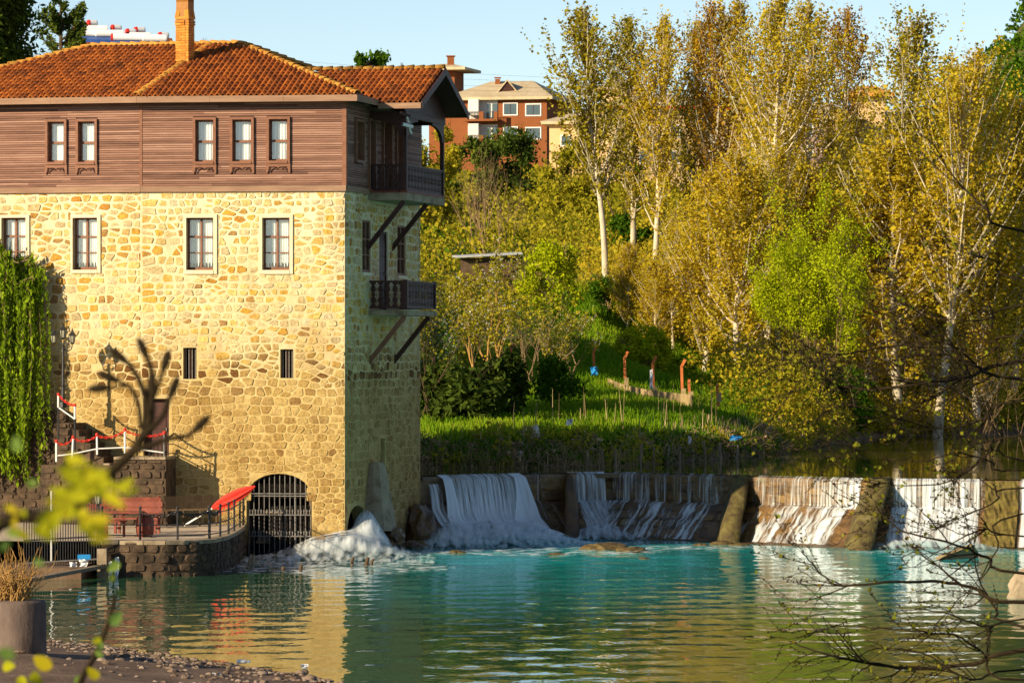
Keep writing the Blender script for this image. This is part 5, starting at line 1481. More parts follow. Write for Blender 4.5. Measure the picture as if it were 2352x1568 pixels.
# terrace paving: slabs along the edge, one deck behind
deck = MB()
back = [Vector((-7.9, 131, TZ)), Vector((-22, 132.5, TZ)), Vector((-22, 116.7, TZ))]
poly = edge + back
deck.add(poly, [tuple(range(len(poly)))])
dk = solo('terrace_floor', deck, MT['paving'], None, None, (-11, 122, TZ), kind='structure')
u = 0.0
while u < pf.L[-1] - .3:
    L = rg.uniform(.5, .7)
    g = MB(); a, b = u + .008, min(u + L, pf.L[-1]) - .008
    q0 = [pf.p(a, TZ - .08, .04), pf.p(b, TZ - .08, .04), pf.p(b, TZ - .08, -.3), pf.p(a, TZ - .08, -.3)]
    g.hexa(q0, [p + Vector((0, 0, .1 + rg.uniform(0, .012))) for p in q0]); part('coping_slab', g, MT['concrete'], qt); u += L
# railing along the quay
rl = thing('terrace_railing', 'black iron terrace railing with three thin rails along the quay edge', 'railing', (edge[3].x, edge[3].y, TZ))
H = 0.80
posts = [on(v[0], v[1], TZ) for v in ((234, 1240), (322, 1241), (408, 1241), (481, 1238), (506, 1234), (525, 1228), (538, 1221), (551, 1212), (559, 1205))]
for i, p in enumerate(posts):
    g = MB(); g.tube([p, p + Vector((0, 0, H + .05))], .03 if i not in (0, 3) else .04, 7); g.rock(p + Vector((0, 0, H + .08)), (.045, .045, .045), rg, 1, 0); part('post', g, MT['iron'], rl)
for zz in (.14, .42, H - .1):
    for a, b in zip(posts, posts[1:]):
        g = MB(); g.tube([a + Vector((0, 0, zz)), b + Vector((0, 0, zz))], .017, 5); part('rail', g, MT['iron'], rl)
# chain garland on the railing
def chain(a, b, sag, m, name, parent, link_l=.09, r=.013):
    a, b = Vector(a), Vector(b); L = (b - a).length; n = max(4, int(L * 1.08 / (link_l * .8))); prev = None
    for k in range(n):
        t = (k + .5) / n; c = a.lerp(b, t) - Vector((0, 0, sag * 4 * t * (1 - t)))
        t2 = min(1, t + .02); c2 = a.lerp(b, t2) - Vector((0, 0, sag * 4 * t2 * (1 - t2)))
        d = (c2 - c).normalized(); s_ = Vector((0, 0, 1)) if k % 2 else d.cross(Vector((0, 0, 1))).normalized()
        pts = [c + d * (link_l * .5 * math.cos(q)) + s_ * (link_l * .28 * math.sin(q)) for q in [i * math.pi / 4 for i in range(9)]]
        g = MB(); g.tube(pts, r, 4, False); part('chain_link', g, m, parent)
for a, b in list(zip(posts, posts[1:]))[1:4]:
    chain(a + Vector((0, 0, H)), b + Vector((0, 0, H)), .16, MT['iron'], 'chain_link', rl, .12, .016)
# slatted lattice behind the railing
lt = thing('slatted_rack', 'row of slanted thin wooden slats against the mill wall behind the terrace railing', 'rack', at(440, 1195, 126.5))
a, b = at(345, 1172, 126.6), at(497, 1168, 126.6)
g = MB(); g.beam(a, b, .05, .05); part('rail', g, MT['bark'], lt)
for k in range(5):
    p = a.lerp(b, k / 4); g = MB(); g.beam(p, Vector((p.x, p.y, TZ)), .045); part('leg', g, MT['bark'], lt)
for k in range(26):
    p = a.lerp(b, (k + .5) / 26); q = p + Vector((.40, .75, .38))
    g = MB(); g.beam(p + Vector((-.05, 0, .03)), q, .018, .018); part('slat', g, MT['bark'], lt)
# red parasol, closed, leaning over the rail
pr = thing('red_parasol', 'closed red canvas parasol leaning diagonally over the end of the railing', 'parasol', at(505, 1205, 124.5))
tip, tail = at(586, 1116, 124.2), at(487, 1166, 124.8)
d = tip - tail; L = d.length; d.normalize(); sd = d.cross(Vector((0, 1, 0))).normalized(); up_ = sd.cross(d)
rings = [(0, .03), (.12, .09), (.35, .15), (.6, .15), (.82, .10), (1.0, .02)]
vs_ = []; nn_ = 16
for t_, r_q in rings:
    for k in range(nn_):
        a_ = 2 * math.pi * k / nn_; rr = r_q * (1 + .22 * (k % 2)) ; vs_.append(tail + d * (L * t_) + sd * (rr * math.cos(a_)) + up_ * (rr * .8 * math.sin(a_)))
g = MB(); g.add(vs_, [(i * nn_ + k, i * nn_ + (k + 1) % nn_, (i + 1) * nn_ + (k + 1) % nn_, (i + 1) * nn_ + k) for i in range(5) for k in range(nn_)] + [tuple(range(nn_)), tuple(5 * nn_ + k for k in range(nn_))])
part('canopy', g, MT['redcloth'], pr)
g = MB(); g.tube([tail - d * 1.0 + Vector((0, 0, -.1)), tail + d * .2], .025, 6); part('pole', g, MT['white'], pr)
g = MB()
for k in range(7): g.add([tail + d * (.2 + .1 * k) + Vector((0, -.02, -.1)), tail + d * (.27 + .1 * k) + Vector((0, -.02, -.1)), tail + d * (.24 + .1 * k) + Vector((.03, 0, -.35))], [(0, 1, 2)])
part('fringe', g, MT['redcloth'], pr)
# furniture
def bench(label, vx, vy, Y, w, rz, h=.42, back=True):
    p = at(vx, vy, Y); p.z = TZ
    t = thing('bench' if back else 'table', label, 'bench' if back else 'table', p, None)
    M_ = Matrix.Rotation(rz, 3, 'Z')
    def B(name, c, s):
        g = MB(); g.box(p + M_ @ Vector(c), s, rz); part(name, g, MT['redwood'], t)
    for k in range(3 if back else 5): B('slat', (0, (k - (1 if back else 2)) * .15, h), (w, .13, .04))
    if back:
        for k in range(2): B('back_slat', (0, .26 + .02 * k, h + .22 + .17 * k), (w, .03, .13))
    for sx in (-1, 1):
        for sy in (-1, 1): B('leg', (sx * (w / 2 - .08), sy * .2, h / 2 - .01), (.07, .07, h - .02))
        if back: B('back_post', (sx * (w / 2 - .08), .285, h + .25), (.06, .02, .5))
        B('stretcher', (sx * (w / 2 - .08), 0, .15), (.05, .34, .05))
bench('red brown bench at the left end of the terrace beside the gate', 245, 1200, 119.5, 1.1, .1)
bench('red brown bench facing the railing in the middle of the terrace', 315, 1195, 121.5, 1.3, -.2)
bench('red brown slatted table between the two terrace benches', 283, 1205, 118.8, 1.1, 0, .7, False)
bench('darker bench pushed against the landing wall behind the table', 300, 1180, 125.2, 1.7, 0)
g = MB(); p = at(333, 1218, 119.3); p.z = TZ
mb = MB(); mb.lathe(p, [(.2, 0), (.24, .1), (.26, .45), (.2, .55), (.16, .6)], 14)
solo('clay_urn', mb, MT['redwood'], 'rounded red clay urn on the terrace right of the slatted table', 'urn', smooth=True)
# small garden lantern on the railing
def lantern(parent, p, s=1.0):
    g = MB(); vs_ = []
    for r_q, z in ((.06, 0), (.10, .22)):
        for k in range(6): vs_.append(p + Vector((r_q * s * math.cos(k * math.pi / 3), r_q * s * math.sin(k * math.pi / 3), z * s)))
    g.add(vs_, [(k, (k + 1) % 6, 6 + (k + 1) % 6, 6 + k) for k in range(6)]); ln = part('lantern', g, MT['lampglass'], parent)
    g = MB()
    for k in range(6): g.beam(vs_[k], vs_[k + 6], .015 * s)
    part('cage', g, MT['iron'], ln)
    g = MB(); g.lathe(p, [(.13 * s, .22 * s), (.08 * s, .28 * s), (.03 * s, .36 * s), (.012 * s, .44 * s)], 6); part('lantern_roof', g, MT['iron'], ln)
    g = MB(); g.lathe(p, [(.03 * s, -.06 * s), (.065 * s, 0), (.06 * s, .005 * s)], 6); part('lantern_foot', g, MT['iron'], ln)
MT['lampglass'] = mat('old_lantern_glass', [(0.25, 0.24, 0.16), (0.4, 0.38, 0.28)], 6, 0.2, 0, spec=0.6)
p = at(226, 1245, 116.4); p.z = TZ
t = thing('garden_lantern', 'single small lantern on a black post at the terrace gate', 'lamp', p)
g = MB(); g.tube([p, p + Vector((0, 0, .95))], .025, 7); part('post', g, MT['iron'], t); lantern(t, p + Vector((0, 0, 1.0)), 1.0)
# street lamp with three lanterns beside the upper steps
LY = 128.1
p = at(145, 935, LY); topz = at(145, 792, LY).z
t = thing('street_lamp', 'ornate black lamp post with three lanterns beside the weeping willow', 'street lamp', p)
g = MB(); g.lathe(p, [(.13, 0), (.12, .15), (.06, .2), (.055, .6), (.075, .63), (.045, .68), (.035, topz - p.z - .05), (.05, topz - p.z)], 8); part('post', g, MT['iron'], t)
g = MB()
for sx in (-1, 1): g.tube([Vector((p.x, p.y, topz - .1)), Vector((p.x + sx * .12, p.y, topz - .18)), Vector((p.x + sx * .24, p.y, topz - .12)), Vector((p.x + sx * .27, p.y, topz + .0))], .018, 5)
part('arm', g, MT['iron'], t)
lantern(t, Vector((p.x - .27, p.y, topz + .07)), .95); lantern(t, Vector((p.x + .27, p.y, topz + .07)), .95); lantern(t, Vector((p.x, p.y, topz + .22)), 1.0)

def rubble(fr, u0, u1, w0, w1, parent, m, rg):
    w = w0
    while w < w1 - .06:
        h = min(rg.uniform(.16, .28), w1 - w); u = u0
        while u < u1 - .05:
            L = min(rg.uniform(.2, .5), u1 - u)
            if L > .1 and h > .08:
                vs_, fs_ = stone_geo(u + L / 2, w + h / 2, L / 2 - .012, h / 2 - .01, fr, rg, .035); g = MB(); g.add(vs_, fs_); part('stone', g, m, parent)
            u += L
        w += h
# landing before the door and the steps
LZ = F1.w(360, 1046)
lt = thing('landing', 'brown stone landing block below the mill door', 'landing', F1.p(-6, 0, 1))
g = MB(); uR = F1.u(392, .7); g.fbox(F1, uR - 1.55, uR, TZ - .05, LZ - .08, .01, 1.35); g.fbox(F2, -2.6, -.35 + 0.0, TZ - .05, LZ - .25, .012, 1.45)
part('block', g, MT['quay'], lt)
for k in range(5):
    g = MB(); a = uR - 1.55 + k * .31; g.fbox(F1, a + .006, a + .304, LZ - .08, LZ, .012, 1.40); part('paving_slab', g, MT['concrete'], lt)
rr_ = random.Random(77)
w = TZ
while w < LZ - .15:
    h = rr_.uniform(.18, .3)
    if w + h > LZ - .1: h = LZ - .09 - w
    u = uR - 1.55
    while u < uR - .05:
        L = min(rr_.uniform(.22, .5), uR - u)
        if L > .1:
            vs_, fs_ = stone_geo(u + L / 2, w + h / 2, L / 2 - .015, h / 2 - .012, Shift(F1, 1.35), rr_, .04); g = MB(); g.add(vs_, fs_); part('stone', g, MT['quay'], lt)
        u += L
    w += h
stp = thing('stone_steps', 'worn stone steps climbing left along the mill wall towards the lamp', 'steps', F2.p(-1.6, TZ, .7))
s0 = F2.u(262, .8)
for k in range(7):
    g = MB(); z1 = LZ - .2 + k * .195
    u1 = s0 - k * .19; u0 = u1 - (.23 if k < 6 else .5)
    g.fbox(F2, u0, u1, TZ if k < 1 else LZ - .3, z1, .03 + .002 * k, 1.2); part('step', g, MT['quay' if k else 'concrete'], stp)
rubble(Shift(F2, 1.213), s0 - 6 * .19 - .5, s0 - 6 * .19, LZ - .3, LZ - .2 + 6 * .195, stp, MT['quay'], rr_)
# chain posts: white with red heads, red chains
cpt = [((129.6, 1048), (129.6, 1015)), ((166, 1043.6), (168, 1006)), ((223.5, 1031.5), (222.6, 1000)), ((287, 1028.6), (287, 988))]
CY = F1.p(-6, 0, 1.3).y
cp = thing('chain_railing', 'white posts with red heads and red chains along the landing edge', 'railing', at(223, 1035, CY))
heads = []
for (bx, by), (tx, ty) in cpt:
    a, b = at(bx, by, CY), at(tx, ty, CY); g = MB(); g.tube([a - Vector((0, 0, .15)), b], .03, 7); part('post', g, MT['white'], cp)
    g = MB(); g.rock(b + Vector((0, 0, .03)), (.05, .05, .06), rr_, 1, 0); part('post_head', g, MT['red'], cp); heads.append((a, b))
pe = F1.p(uR - .06, LZ, 1.3); heads.append((pe + Vector((0, 0, .1)), pe + Vector((0, 0, .68))))
g = MB(); g.tube([pe, pe + Vector((0, 0, .66))], .03, 7); part('post', g, MT['rustiron'], cp)
g = MB(); g.rock(pe + Vector((0, 0, .7)), (.05, .05, .06), rr_, 1, 0); part('post_head', g, MT['red'], cp)
for (a, b), (c_, d_) in zip(heads, heads[1:]):
    chain(b, d_, .12, MT['red'], 'chain_link', cp, .1, .016)
    g = MB(); g.tube([a + Vector((0, 0, .02)), c_ + Vector((0, 0, .02))], .02, 5); part('lower_rail', g, MT['white'], cp)
g = MB(); pw = F1.p(uR - .06, LZ, .05); g.tube([pe + Vector((0, 0, .35)), pw + Vector((0, 0, .35))], .018, 5); g.tube([pe + Vector((0, 0, .08)), pw + Vector((0, 0, .08))], .018, 5); part('lower_rail', g, MT['rustiron'], cp)
chain(pe + Vector((0, 0, .66)), pw + Vector((0, 0, .66)), .1, MT['iron'], 'chain_link', cp, .1, .016)
# little baluster fence on the landing in front of the door
for k in range(5):
    u = F1.u(344 + 9.5 * k, 1.2); g = MB(); g.lathe(F1.p(u, LZ, 1.22), [(.02, 0), (.018, .1), (.035, .14), (.018, .2), (.018, .34)], 6); part('iron_baluster', g, MT['iron'], cp)
# upper chain posts by the steps
up = thing('chain_railing', 'pair of white chain posts with a red chain above the steps by the lamp', 'railing', at(172, 950, CY))
A = [(172, 962, 930, CY), (134, 935, 905, CY + .3)]
tops = []
for vx, y0, y1, Y in A:
    a, b = at(vx, y0, Y), at(vx, y1, Y); g = MB(); g.tube([a, b], .03, 7); part('post', g, MT['white'], up); g = MB(); g.rock(b, (.05, .05, .05), rr_, 1, 0); part('post_head', g, MT['red'], up); tops.append(b)
    g = MB(); g.tube([a - Vector((0, 0, .95)), a], .03, 7); part('post_foot', g, MT['iron'], up)
chain(tops[0], tops[1], .08, MT['red'], 'chain_link', up, .1, .016)
a_, b_ = at(172, 962, CY), at(134, 935, CY + .3); g = MB(); g.tube([a_, b_], .02, 5); part('lower_rail', g, MT['white'], up)
# retaining wall behind the willow
rw = thing('retaining_wall', 'dark retaining wall half hidden behind the weeping willow', 'wall', F2.p(-4, TZ, 1.2))
mb = MB(); wt_ = at(140, 945, 127).z; mb.fbox(F2, -8, -2.25, TZ, wt_, .02, .3); part('wall_core', mb, MT['quay'], rw)
rubble(Shift(F2, .3), -5.4, -2.25, TZ, wt_ - .02, rw, MT['quay'], rr_)
rubble(Shift(F2, 1.45), -2.6, -.35, TZ, LZ - .27, lt, MT['quay'], rr_)

# low platform, gate fence and litter at far left
plat = thing('plank_platform', 'grey plank platform jutting over the dark water left of the quay', 'platform', on(200, 1312, .2))
a = on(60, 1330, .33); b = on(243, 1296, .33)
for k in range(4):
    g = MB(); o1 = Vector((0, .34 * k, 0)); d = (b - a).normalized()
    q = [a + o1, b + o1, b + o1 + Vector((0, .32, 0)), a + o1 + Vector((0, .32, 0))]
    g.hexa([p - Vector((0, 0, .09)) for p in q], q); part('plank', g, MT['stake'], plat)
mb = MB(); mb.box((-13.6, 116.2, .15), (4.6, 3.2, .3)); solo('mud_bank', mb, MT['mud'], 'muddy litter strewn bank behind the plank platform', 'bank')
gf = thing('picket_fence', 'black iron picket fence at the left end of the terrace', 'fence', at(150, 1300, 115.6))
fa, fb = at(55, 1303, 115.6), at(228, 1293, 115.9)
for k in range(30):
    p = fa.lerp(fb, k / 29); g = MB(); g.tube([p, p + Vector((0, 0, 1.55 + .08 * (k % 2)))], .014, 5); part('picket', g, MT['iron'], gf)
for zz in (.12, .72, 1.35):
    g = MB(); g.beam(fa + Vector((0, 0, zz)), fb + Vector((0, 0, zz)), .03, .04); part('rail', g, MT['rustiron' if zz < .5 else 'iron'], gf)
g = MB(); g.fbox(Frame((fb.x, fb.y), (1, 0), (0, -1)), -.05, .2, -.3, .75, -.2, .1); part('gate_pier', g, MT['concrete'], gf)
gp = thing('white_pole', 'thin white pole standing behind the picket fence', 'pole', at(118, 1300, 116.5))
g = MB(); p = at(118, 1290, 116.5); g.tube([p, p + Vector((0, 0, 1.9))], .022, 6); part('pole', g, MT['white'], gp)
def rag(label, vx, vy, Y, w, h, m, cat='litter', name='plastic_bag'):
    p = at(vx, vy, Y); g = MB(); rg = random.Random(int(vx * 7 + vy)); vs_ = []
    for j in range(6):
        for i in range(4):
            vs_.append(p + Vector(((i / 3 - .5) * w * (1 - .35 * abs(j / 5 - .4)) + rg.uniform(-.2, .2) * w, rg.uniform(-.08, .08), -j / 5 * h + rg.uniform(-.05, .05) * h)))
    g.add(vs_, [(j * 4 + i, j * 4 + i + 1, j * 4 + i + 5, j * 4 + i + 4) for j in range(5) for i in range(3)])
    return solo(name, g, MT[m], label, cat, group='litter caught along the banks')
rag('torn white plastic strip hanging on the picket fence', 268 / 1.0 - 0, 1278, 115.4, .12, .6, 'plastic_white')
rag('white plastic scrap snagged near the foot of the picket fence', 192, 1276, 115.4, .18, .35, 'plastic_white')
rag('pale plastic rag at the left of the picket fence', 168, 1290, 115.3, .2, .25, 'plastic_white')
rag('white plastic rag hanging on the quay wall', 254, 1290, 115.6, .1, .45, 'plastic_white')
mb = MB(); p = at(193, 1278, 115.2); mb.box(p + Vector((0, 0, 0)), (.34, .2, .12), .1); solo('blue_can', mb, MT['plastic_blue'], 'blue plastic container beside the gate pier', 'container')

# round concrete post with dead vines on the near shore
p = on(38, 1545, .22)
st_ = thing('concrete_stump', 'thick round concrete post on the near shore topped with dead vines', 'post', p)
mb = MB(); hz = at(38, 1378, p.y).z - p.z; rg = random.Random(9)
mb.lathe(p + Vector((0, 0, -.4)), [(.56, 0), (.55, .5), (.535, .9), (.53, .4 + hz - .05), (.50, .4 + hz), (.2, .4 + hz + .01)], 28)
part('shaft', mb, MT['stump'], st_, True)
mb = MB()
for k in range(130):
    a = rg.uniform(0, 6.28); r0 = rg.uniform(0, .38); q = p + Vector((r0 * math.cos(a) - .12, r0 * math.sin(a), hz))
    pts = [q]; d = Vector((rg.uniform(-.4, .4), rg.uniform(-.3, .3), 1)).normalized(); L = rg.uniform(.12, .3)
    for j in range(4): d = (d + Vector((rg.uniform(-.5, .5), rg.uniform(-.5, .5), rg.uniform(-.35, .2)))).normalized(); pts.append(pts[-1] + d * L)
    mb.tube(pts, [.012, .01, .008, .006, .003], 4, False)
part('dead_vines', mb, MT['orange_twig'], st_, kind='stuff')
# gravel
mb = MB(); rg = random.Random(14); n = 0
while n < 1500:
    Y = rg.uniform(70, 98); s = rg.expovariate(1 / 1.6)
    X = float(np.interp(Y, NSY, NSX)) - s + .05
    vx = X * FV / Y + CX
    if vx < -60: continue
    z = float(ground_z(X, Y)); r_q = rg.uniform(.02, .06) * (1.5 if rg.random() < .08 else 1)
    mb.rock((X, Y, z + r_q * .15), (r_q * rg.uniform(.8, 1.6), r_q * rg.uniform(.8, 1.4), r_q * rg.uniform(.5, .8)), rg, 1 if r_q > .06 else 0, .2); n += 1
solo('gravel', mb, MT['pebble'], 'brown river gravel covering the near left shore', 'gravel', (-8, 84, 0), kind='stuff')
SHL = ['second stone from the left, large', 'topmost rounded stone', 'rightmost and largest stone', 'leftmost small stone', 'middle stone of the front row', 'smallest stone, at the back']
for k, (vx, vy, w) in enumerate(((655, 1556, 30), (690, 1550, 26), (712, 1562, 32), (640, 1563, 22), (675, 1564, 26), (700, 1545, 18))):
    q = on(vx, vy, .08); kk = q.y / FV; mb = MB(); mb.rock((q.x, q.y, .1), (w * kk / 2, w * kk / 2, w * kk * .36), random.Random(k), 2, .07)
    solo('shore_stone', mb, MT['pebble'], SHL[k] + ' in the heap at the tip of the near shore', 'stone', group='stones heaped at the tip of the shore', smooth=True)
def bottle(label, vx, vy, rz, m='plastic_white'):
    q = on(vx, vy, .2); t = thing('plastic_bottle', label, 'bottle', q, 'litter on the near shore')
    d = Vector((math.cos(rz), math.sin(rz), 0)); g = MB(); g.tube([q + d * x + Vector((0, 0, .04)) for x in (0, .02, .16, .2, .22)], [.03, .038, .036, .016, .016], 8); part('bottle_body', g, MT[m], t)
    g = MB(); g.tube([q + d * x + Vector((0, 0, .04)) for x in (.22, .245)], .02, 8); part('cap', g, MT['plastic_blue'], t)
bottle('clear plastic bottle with blue cap lying on the gravel below the long twig', 476, 1554, .1)
bottle('pale bottle with blue cap at the water edge behind the long twig', 544, 1523, .0)
bottle('crushed white bottle with blue cap beside the round concrete post', 118, 1545, .6)
bottle('white bottle lying right of the crushed bottle by the post', 200, 1556, 2.6)
g = MB(); q = on(700, 1523, .1)
rag('crumpled pale wrapper on the shore edge', 699, 1524, 81.5, .12, .1, 'plastic_white', name='wrapper')

# ------------------------------------------------------------------ weeping willow in front of the mill
wr = np.random.default_rng(3); wl = thing('weeping_willow', 'weeping willow with long hanging green strands at the left edge', 'tree', (-16.4, 127.6, .9))
mb = MB(); mb.tube([F2.p(F2.u(-90), .5, .9), F2.p(F2.u(-85), 3, .85), F2.p(F2.u(-70), 5.5, .75), F2.p(F2.u(-58), 7.2, .7)], [.35, .3, .24, .16], 8); part('trunk', mb, MT['bark'], wl, True)
mb = MB(); P = []; uw0 = F2.u(-32)
pr_ = random.Random(4)
for k in range(44):
    a = pr_.uniform(-1.9, 1.3); R_ = pr_.uniform(.5, 2.35) if pr_.random() < .8 else pr_.uniform(.3, 1.4)
    ux = uw0 + R_ * math.cos(a) * 1.08; nn_w = .55 + .4 * math.sin(a) * -1 * min(1, R_)
    ends = F2.p(ux, 9.35 - .28 * R_ ** 1.55 + pr_.uniform(-.3, .2), nn_w)
    s0_ = F2.p(uw0, pr_.uniform(5.5, 7.2), .7); mid_ = s0_.lerp(ends, .55) + Vector((0, 0, .9))
    pts = [s0_ * (1 - t) ** 2 + mid_ * 2 * t * (1 - t) + ends * t * t for t in [i / 8 for i in range(9)]]
    mb.tube(pts, [.06 - .045 * i / 8 for i in range(9)], 4, False)
    for j in range(15):
        t = pr_.uniform(.35, 1); i = int(t * 8 - 1e-6); q = pts[i].lerp(pts[i + 1], t * 8 - i)
        L = pr_.uniform(1.5, 7.0) * (0.75 + .25 * t); zend = max(q.z - L, pr_.uniform(1.9, 3.8))
        dx, dy = pr_.uniform(-.25, .3), pr_.uniform(-.3, .05)
        n_ = int((q.z - zend) / .042)
        tt = np.linspace(0, 1, max(3, n_))
        sx = q.x + dx * np.sqrt(tt) + .05 * np.sin(tt * 7 + j); sy = q.y + dy * np.sqrt(tt); sz = q.z + (zend - q.z) * tt
        P.append(np.stack([sx, sy, sz], 1) + wr.normal(size=(len(tt), 3)) * np.array([.035, .035, .02]))
        mb.tube([(sx[i2], sy[i2], sz[i2]) for i2 in (0, len(tt) // 2, len(tt) - 1)], [.008, .006, .003], 3, False)
part('branches', mb, MT['twig'], wl)
P = np.concatenate(P) - np.array(wl.location)
leaf_part('hanging_leaves', P, .06, MT['willow'], wl, wr, 2.6, .55)
# ------------------------------------------------------------------ hillside beyond the river: trees, shrubs, houses
def gz(x, y): return float(ground_z(x, y))
def foot_at(vx, Y, dz=0.0):
    X = (vx - CX) * Y / FV
    return Vector((X, Y, gz(X, Y) + dz))

def grow(mb, tips, p, d, L, r, depth, rg, spread=.6, up=.25, seg=3, split=(2, 3), shrink=.72, sides=5, nodes=None):
    pts = [p]; rs = [r]
    for k in range(seg):
        d = (d + Vector((rg.uniform(-1, 1), rg.uniform(-1, 1), rg.uniform(-1, 1))) * .16 + Vector((0, 0, up * .12))).normalized()
        pts.append(pts[-1] + d * (L / seg)); rs.append(r * (1 - .4 * (k + 1) / seg))
        if nodes is not None and depth <= 1: nodes.append((pts[-1], d))
    mb.tube(pts, rs, sides if depth > 1 else 3, False)
    if depth == 0:
        tips.append((pts[-1], d)); return
    for k in range(rg.randint(*split)):
        a = Vector((rg.uniform(-1, 1), rg.uniform(-1, 1), rg.uniform(-.5, 1))).normalized()
        nd = (d + a * spread + Vector((0, 0, up))).normalized()
        st = pts[-1] if k == 0 else pts[-1 - rg.randint(0, seg - 1)]
        grow(mb, tips, st, nd, L * shrink * rg.uniform(.75, 1.15), rs[-1] * (.9 if k == 0 else .7), depth - 1, rg, spread, up, seg, split, shrink, sides, nodes)

# ---- poplars
def poplar_meshes(seed, H, W, nleaf, bare=.3, lean=(0, 0), mleaf='poplar', leaf=.12, r0=None):
    rg = random.Random(seed); nr = np.random.default_rng(seed)
    tr_, br = MB(), MB(); P = []
    r0 = r0 or H * .0125
    path = []
    for k in range(13):
        t = k / 12
        path.append(Vector((lean[0] * t ** 1.3 + .12 * math.sin(t * 6 + seed), lean[1] * t + .1 * math.cos(t * 5 + seed), H * .97 * t)))
    tr_.tube(path, [r0 * (1 - .93 * (k / 12) ** .9) for k in range(13)], 7, False)
    def tp(t):
        k = min(11, int(t * 12)); return path[k].lerp(path[k + 1], t * 12 - k)
    n = 95
    for i in range(n):
        t = bare + (1 - bare) * ((i + rg.random()) / n) ** .85 * .985
        p = tp(t); a = rg.uniform(0, 2 * math.pi)
        prof = math.sin(min(1, (t - bare) / (1 - bare) * .85 + .18) * math.pi) ** .7
        out = W * .5 * prof * rg.uniform(.3, 1.15); Lz = out * rg.uniform(.9, 1.9) + .45
        Lz = min(Lz, H * 1.02 - p.z)
        pts = []
        for k in range(6):
            s = k / 5
            pts.append(p + Vector((math.cos(a) * out * s ** .8, math.sin(a) * out * s ** .8, Lz * s ** 1.25)) + Vector((rg.uniform(-.06, .06), rg.uniform(-.06, .06), 0)) * s)
        rb = max(.016, r0 * .36 * (1 - t) + .016)
        br.tube(pts, [rb * (1 - .8 * k / 5) for k in range(6)], 4, False)
        m_ = int(nleaf / n * (0.45 + prof))
        ss = nr.uniform(.18, 1.05, m_) ** .8
        A = np.array(pts); f = ss.clip(0, .999) * 5; k = f.astype(int); fr_ = (f - k)[:, None]
        base_ = A[k] * (1 - fr_) + A[np.minimum(k + 1, 5)] * fr_
        # leaves sit on short upright shoots around the branch
        ns = max(3, m_ // 26); sh = nr.normal(size=(ns, 3)) * np.array([.32, .32, .40]) * (.5 + out * .4); idx_ = nr.integers(0, ns, m_)
        P.append(base_ + sh[idx_] * (0.3 + .7 * ss[:, None]) + nr.normal(size=(m_, 3)) * np.array([.075, .075, .17]))
        for q in range(3):
            s = rg.uniform(.3, .9); c = A[int(s * 5)]
            br.tube([Vector(c), Vector(c) + Vector((rg.uniform(-.4, .4), rg.uniform(-.4, .4), rg.uniform(.3, .8)))], [.012, .005], 3, False)
    P = np.concatenate(P)
    V, Q = leaf_verts(P, leaf, nr, 1.2)
    a = mesh_of('trunk', tr_, smooth=True); a.materials.append(MT['palebark'])
    b = mesh_of('branches', br); b.materials.append(MT['palebark'])
    c = np_mesh('foliage', V, Q, MT[mleaf])
    return a, b, c
pv = [poplar_meshes(101, 15.5, 4.2, 8000, .32, (-1.1, .2), 'poplar_green', .12), poplar_meshes(102, 17, 4.4, 9000, .26, (.6, 0), 'poplar', .10), poplar_meshes(103, 18, 4.2, 10000, .24, (-.4, .3), 'poplar_brown', .10),
      poplar_meshes(104, 18, 5.0, 11500, .22, (.5, 0), 'poplar', .10), poplar_meshes(105, 17.5, 4.6, 9500, .30, (1.9, 0), 'poplar_green', .10), poplar_meshes(106, 16, 5.2, 10500, .28, (1.4, .4), 'poplar', .10),
      poplar_meshes(107, 12, 4.0, 14500, .08, (.3, 0), 'poplar', .10),
      poplar_meshes(108, 16.5, 4.2, 10500, .20, (.8, -.3), 'poplar', .11), poplar_meshes(109, 17, 3.8, 10000, .24, (-.5, .4), 'poplar_green', .11)]
def poplar(label, vx, vytop, Y, variant, Hm, rz=None, sxy=1.0, vybase=None):
    p = foot_at(vx, Y)
    ztop = at(vx, vytop, Y).z
    if vybase is not None: p.z = at(vx, vybase, Y).z
    t = thing('poplar_tree', label, 'tree', p, 'poplars on the far bank')
    s = (ztop - p.z) / Hm
    t.scale = (s * sxy * 1.12, s * sxy * 1.12, s); t.rotation_euler = (0, 0, rz or 0)
    for nm, me_ in zip(('trunk', 'branches', 'foliage'), pv[variant]):
        o_ = bpy.data.objects.new(nm, me_); link(o_, t)
poplar('tall pale trunked poplar standing alone left of the poplar row', 1388, 12, 214, 0, 15.5, 0, 1.0)
poplar('slender poplar right of the lone pale trunked poplar', 1500, 30, 222, 7, 16.5, 1.0, .95)
poplar('thin poplar with bronze leaves before the peach building', 1585, 40, 226, 8, 17, 4.2, .7)
poplar('tall bronze poplar in the thick of the row, left of its highest crown', 1655, 0, 218, 2, 18, 1.1, .95)
poplar('broad golden poplar with the highest crown in the row', 1765, -25, 210, 3, 18, 0.3, 1.0)
poplar('second golden poplar just behind the highest crown', 1720, -8, 232, 1, 17, 3.6, 1.0)
poplar('dense dark topped poplar right of the highest crown', 1868, -5, 216, 3, 18, 2.0, 1.0)
poplar('bronze poplar behind the dark topped one', 1925, 12, 234, 2, 18, 4.1, .95)
poplar('leaning pale trunked poplar with a rounded open crown against the sky', 2000, 28, 208, 4, 17.5, 0, 1.05)
poplar('leaning poplar with dark pointed crown beside the right hand sky', 2158, 118, 204, 5, 16, 0, 1.0)
poplar('lower dark poplar nearest the green hill', 2262, 150, 212, 5, 16, 2.4, 1.0)
poplar('low olive poplar at the right edge of the picture', 2330, 235, 216, 6, 12, 1.0, 1.2)
poplar('young golden poplar left of the acid green tree', 1620, 400, 204, 6, 12, 0.5, 1.2)
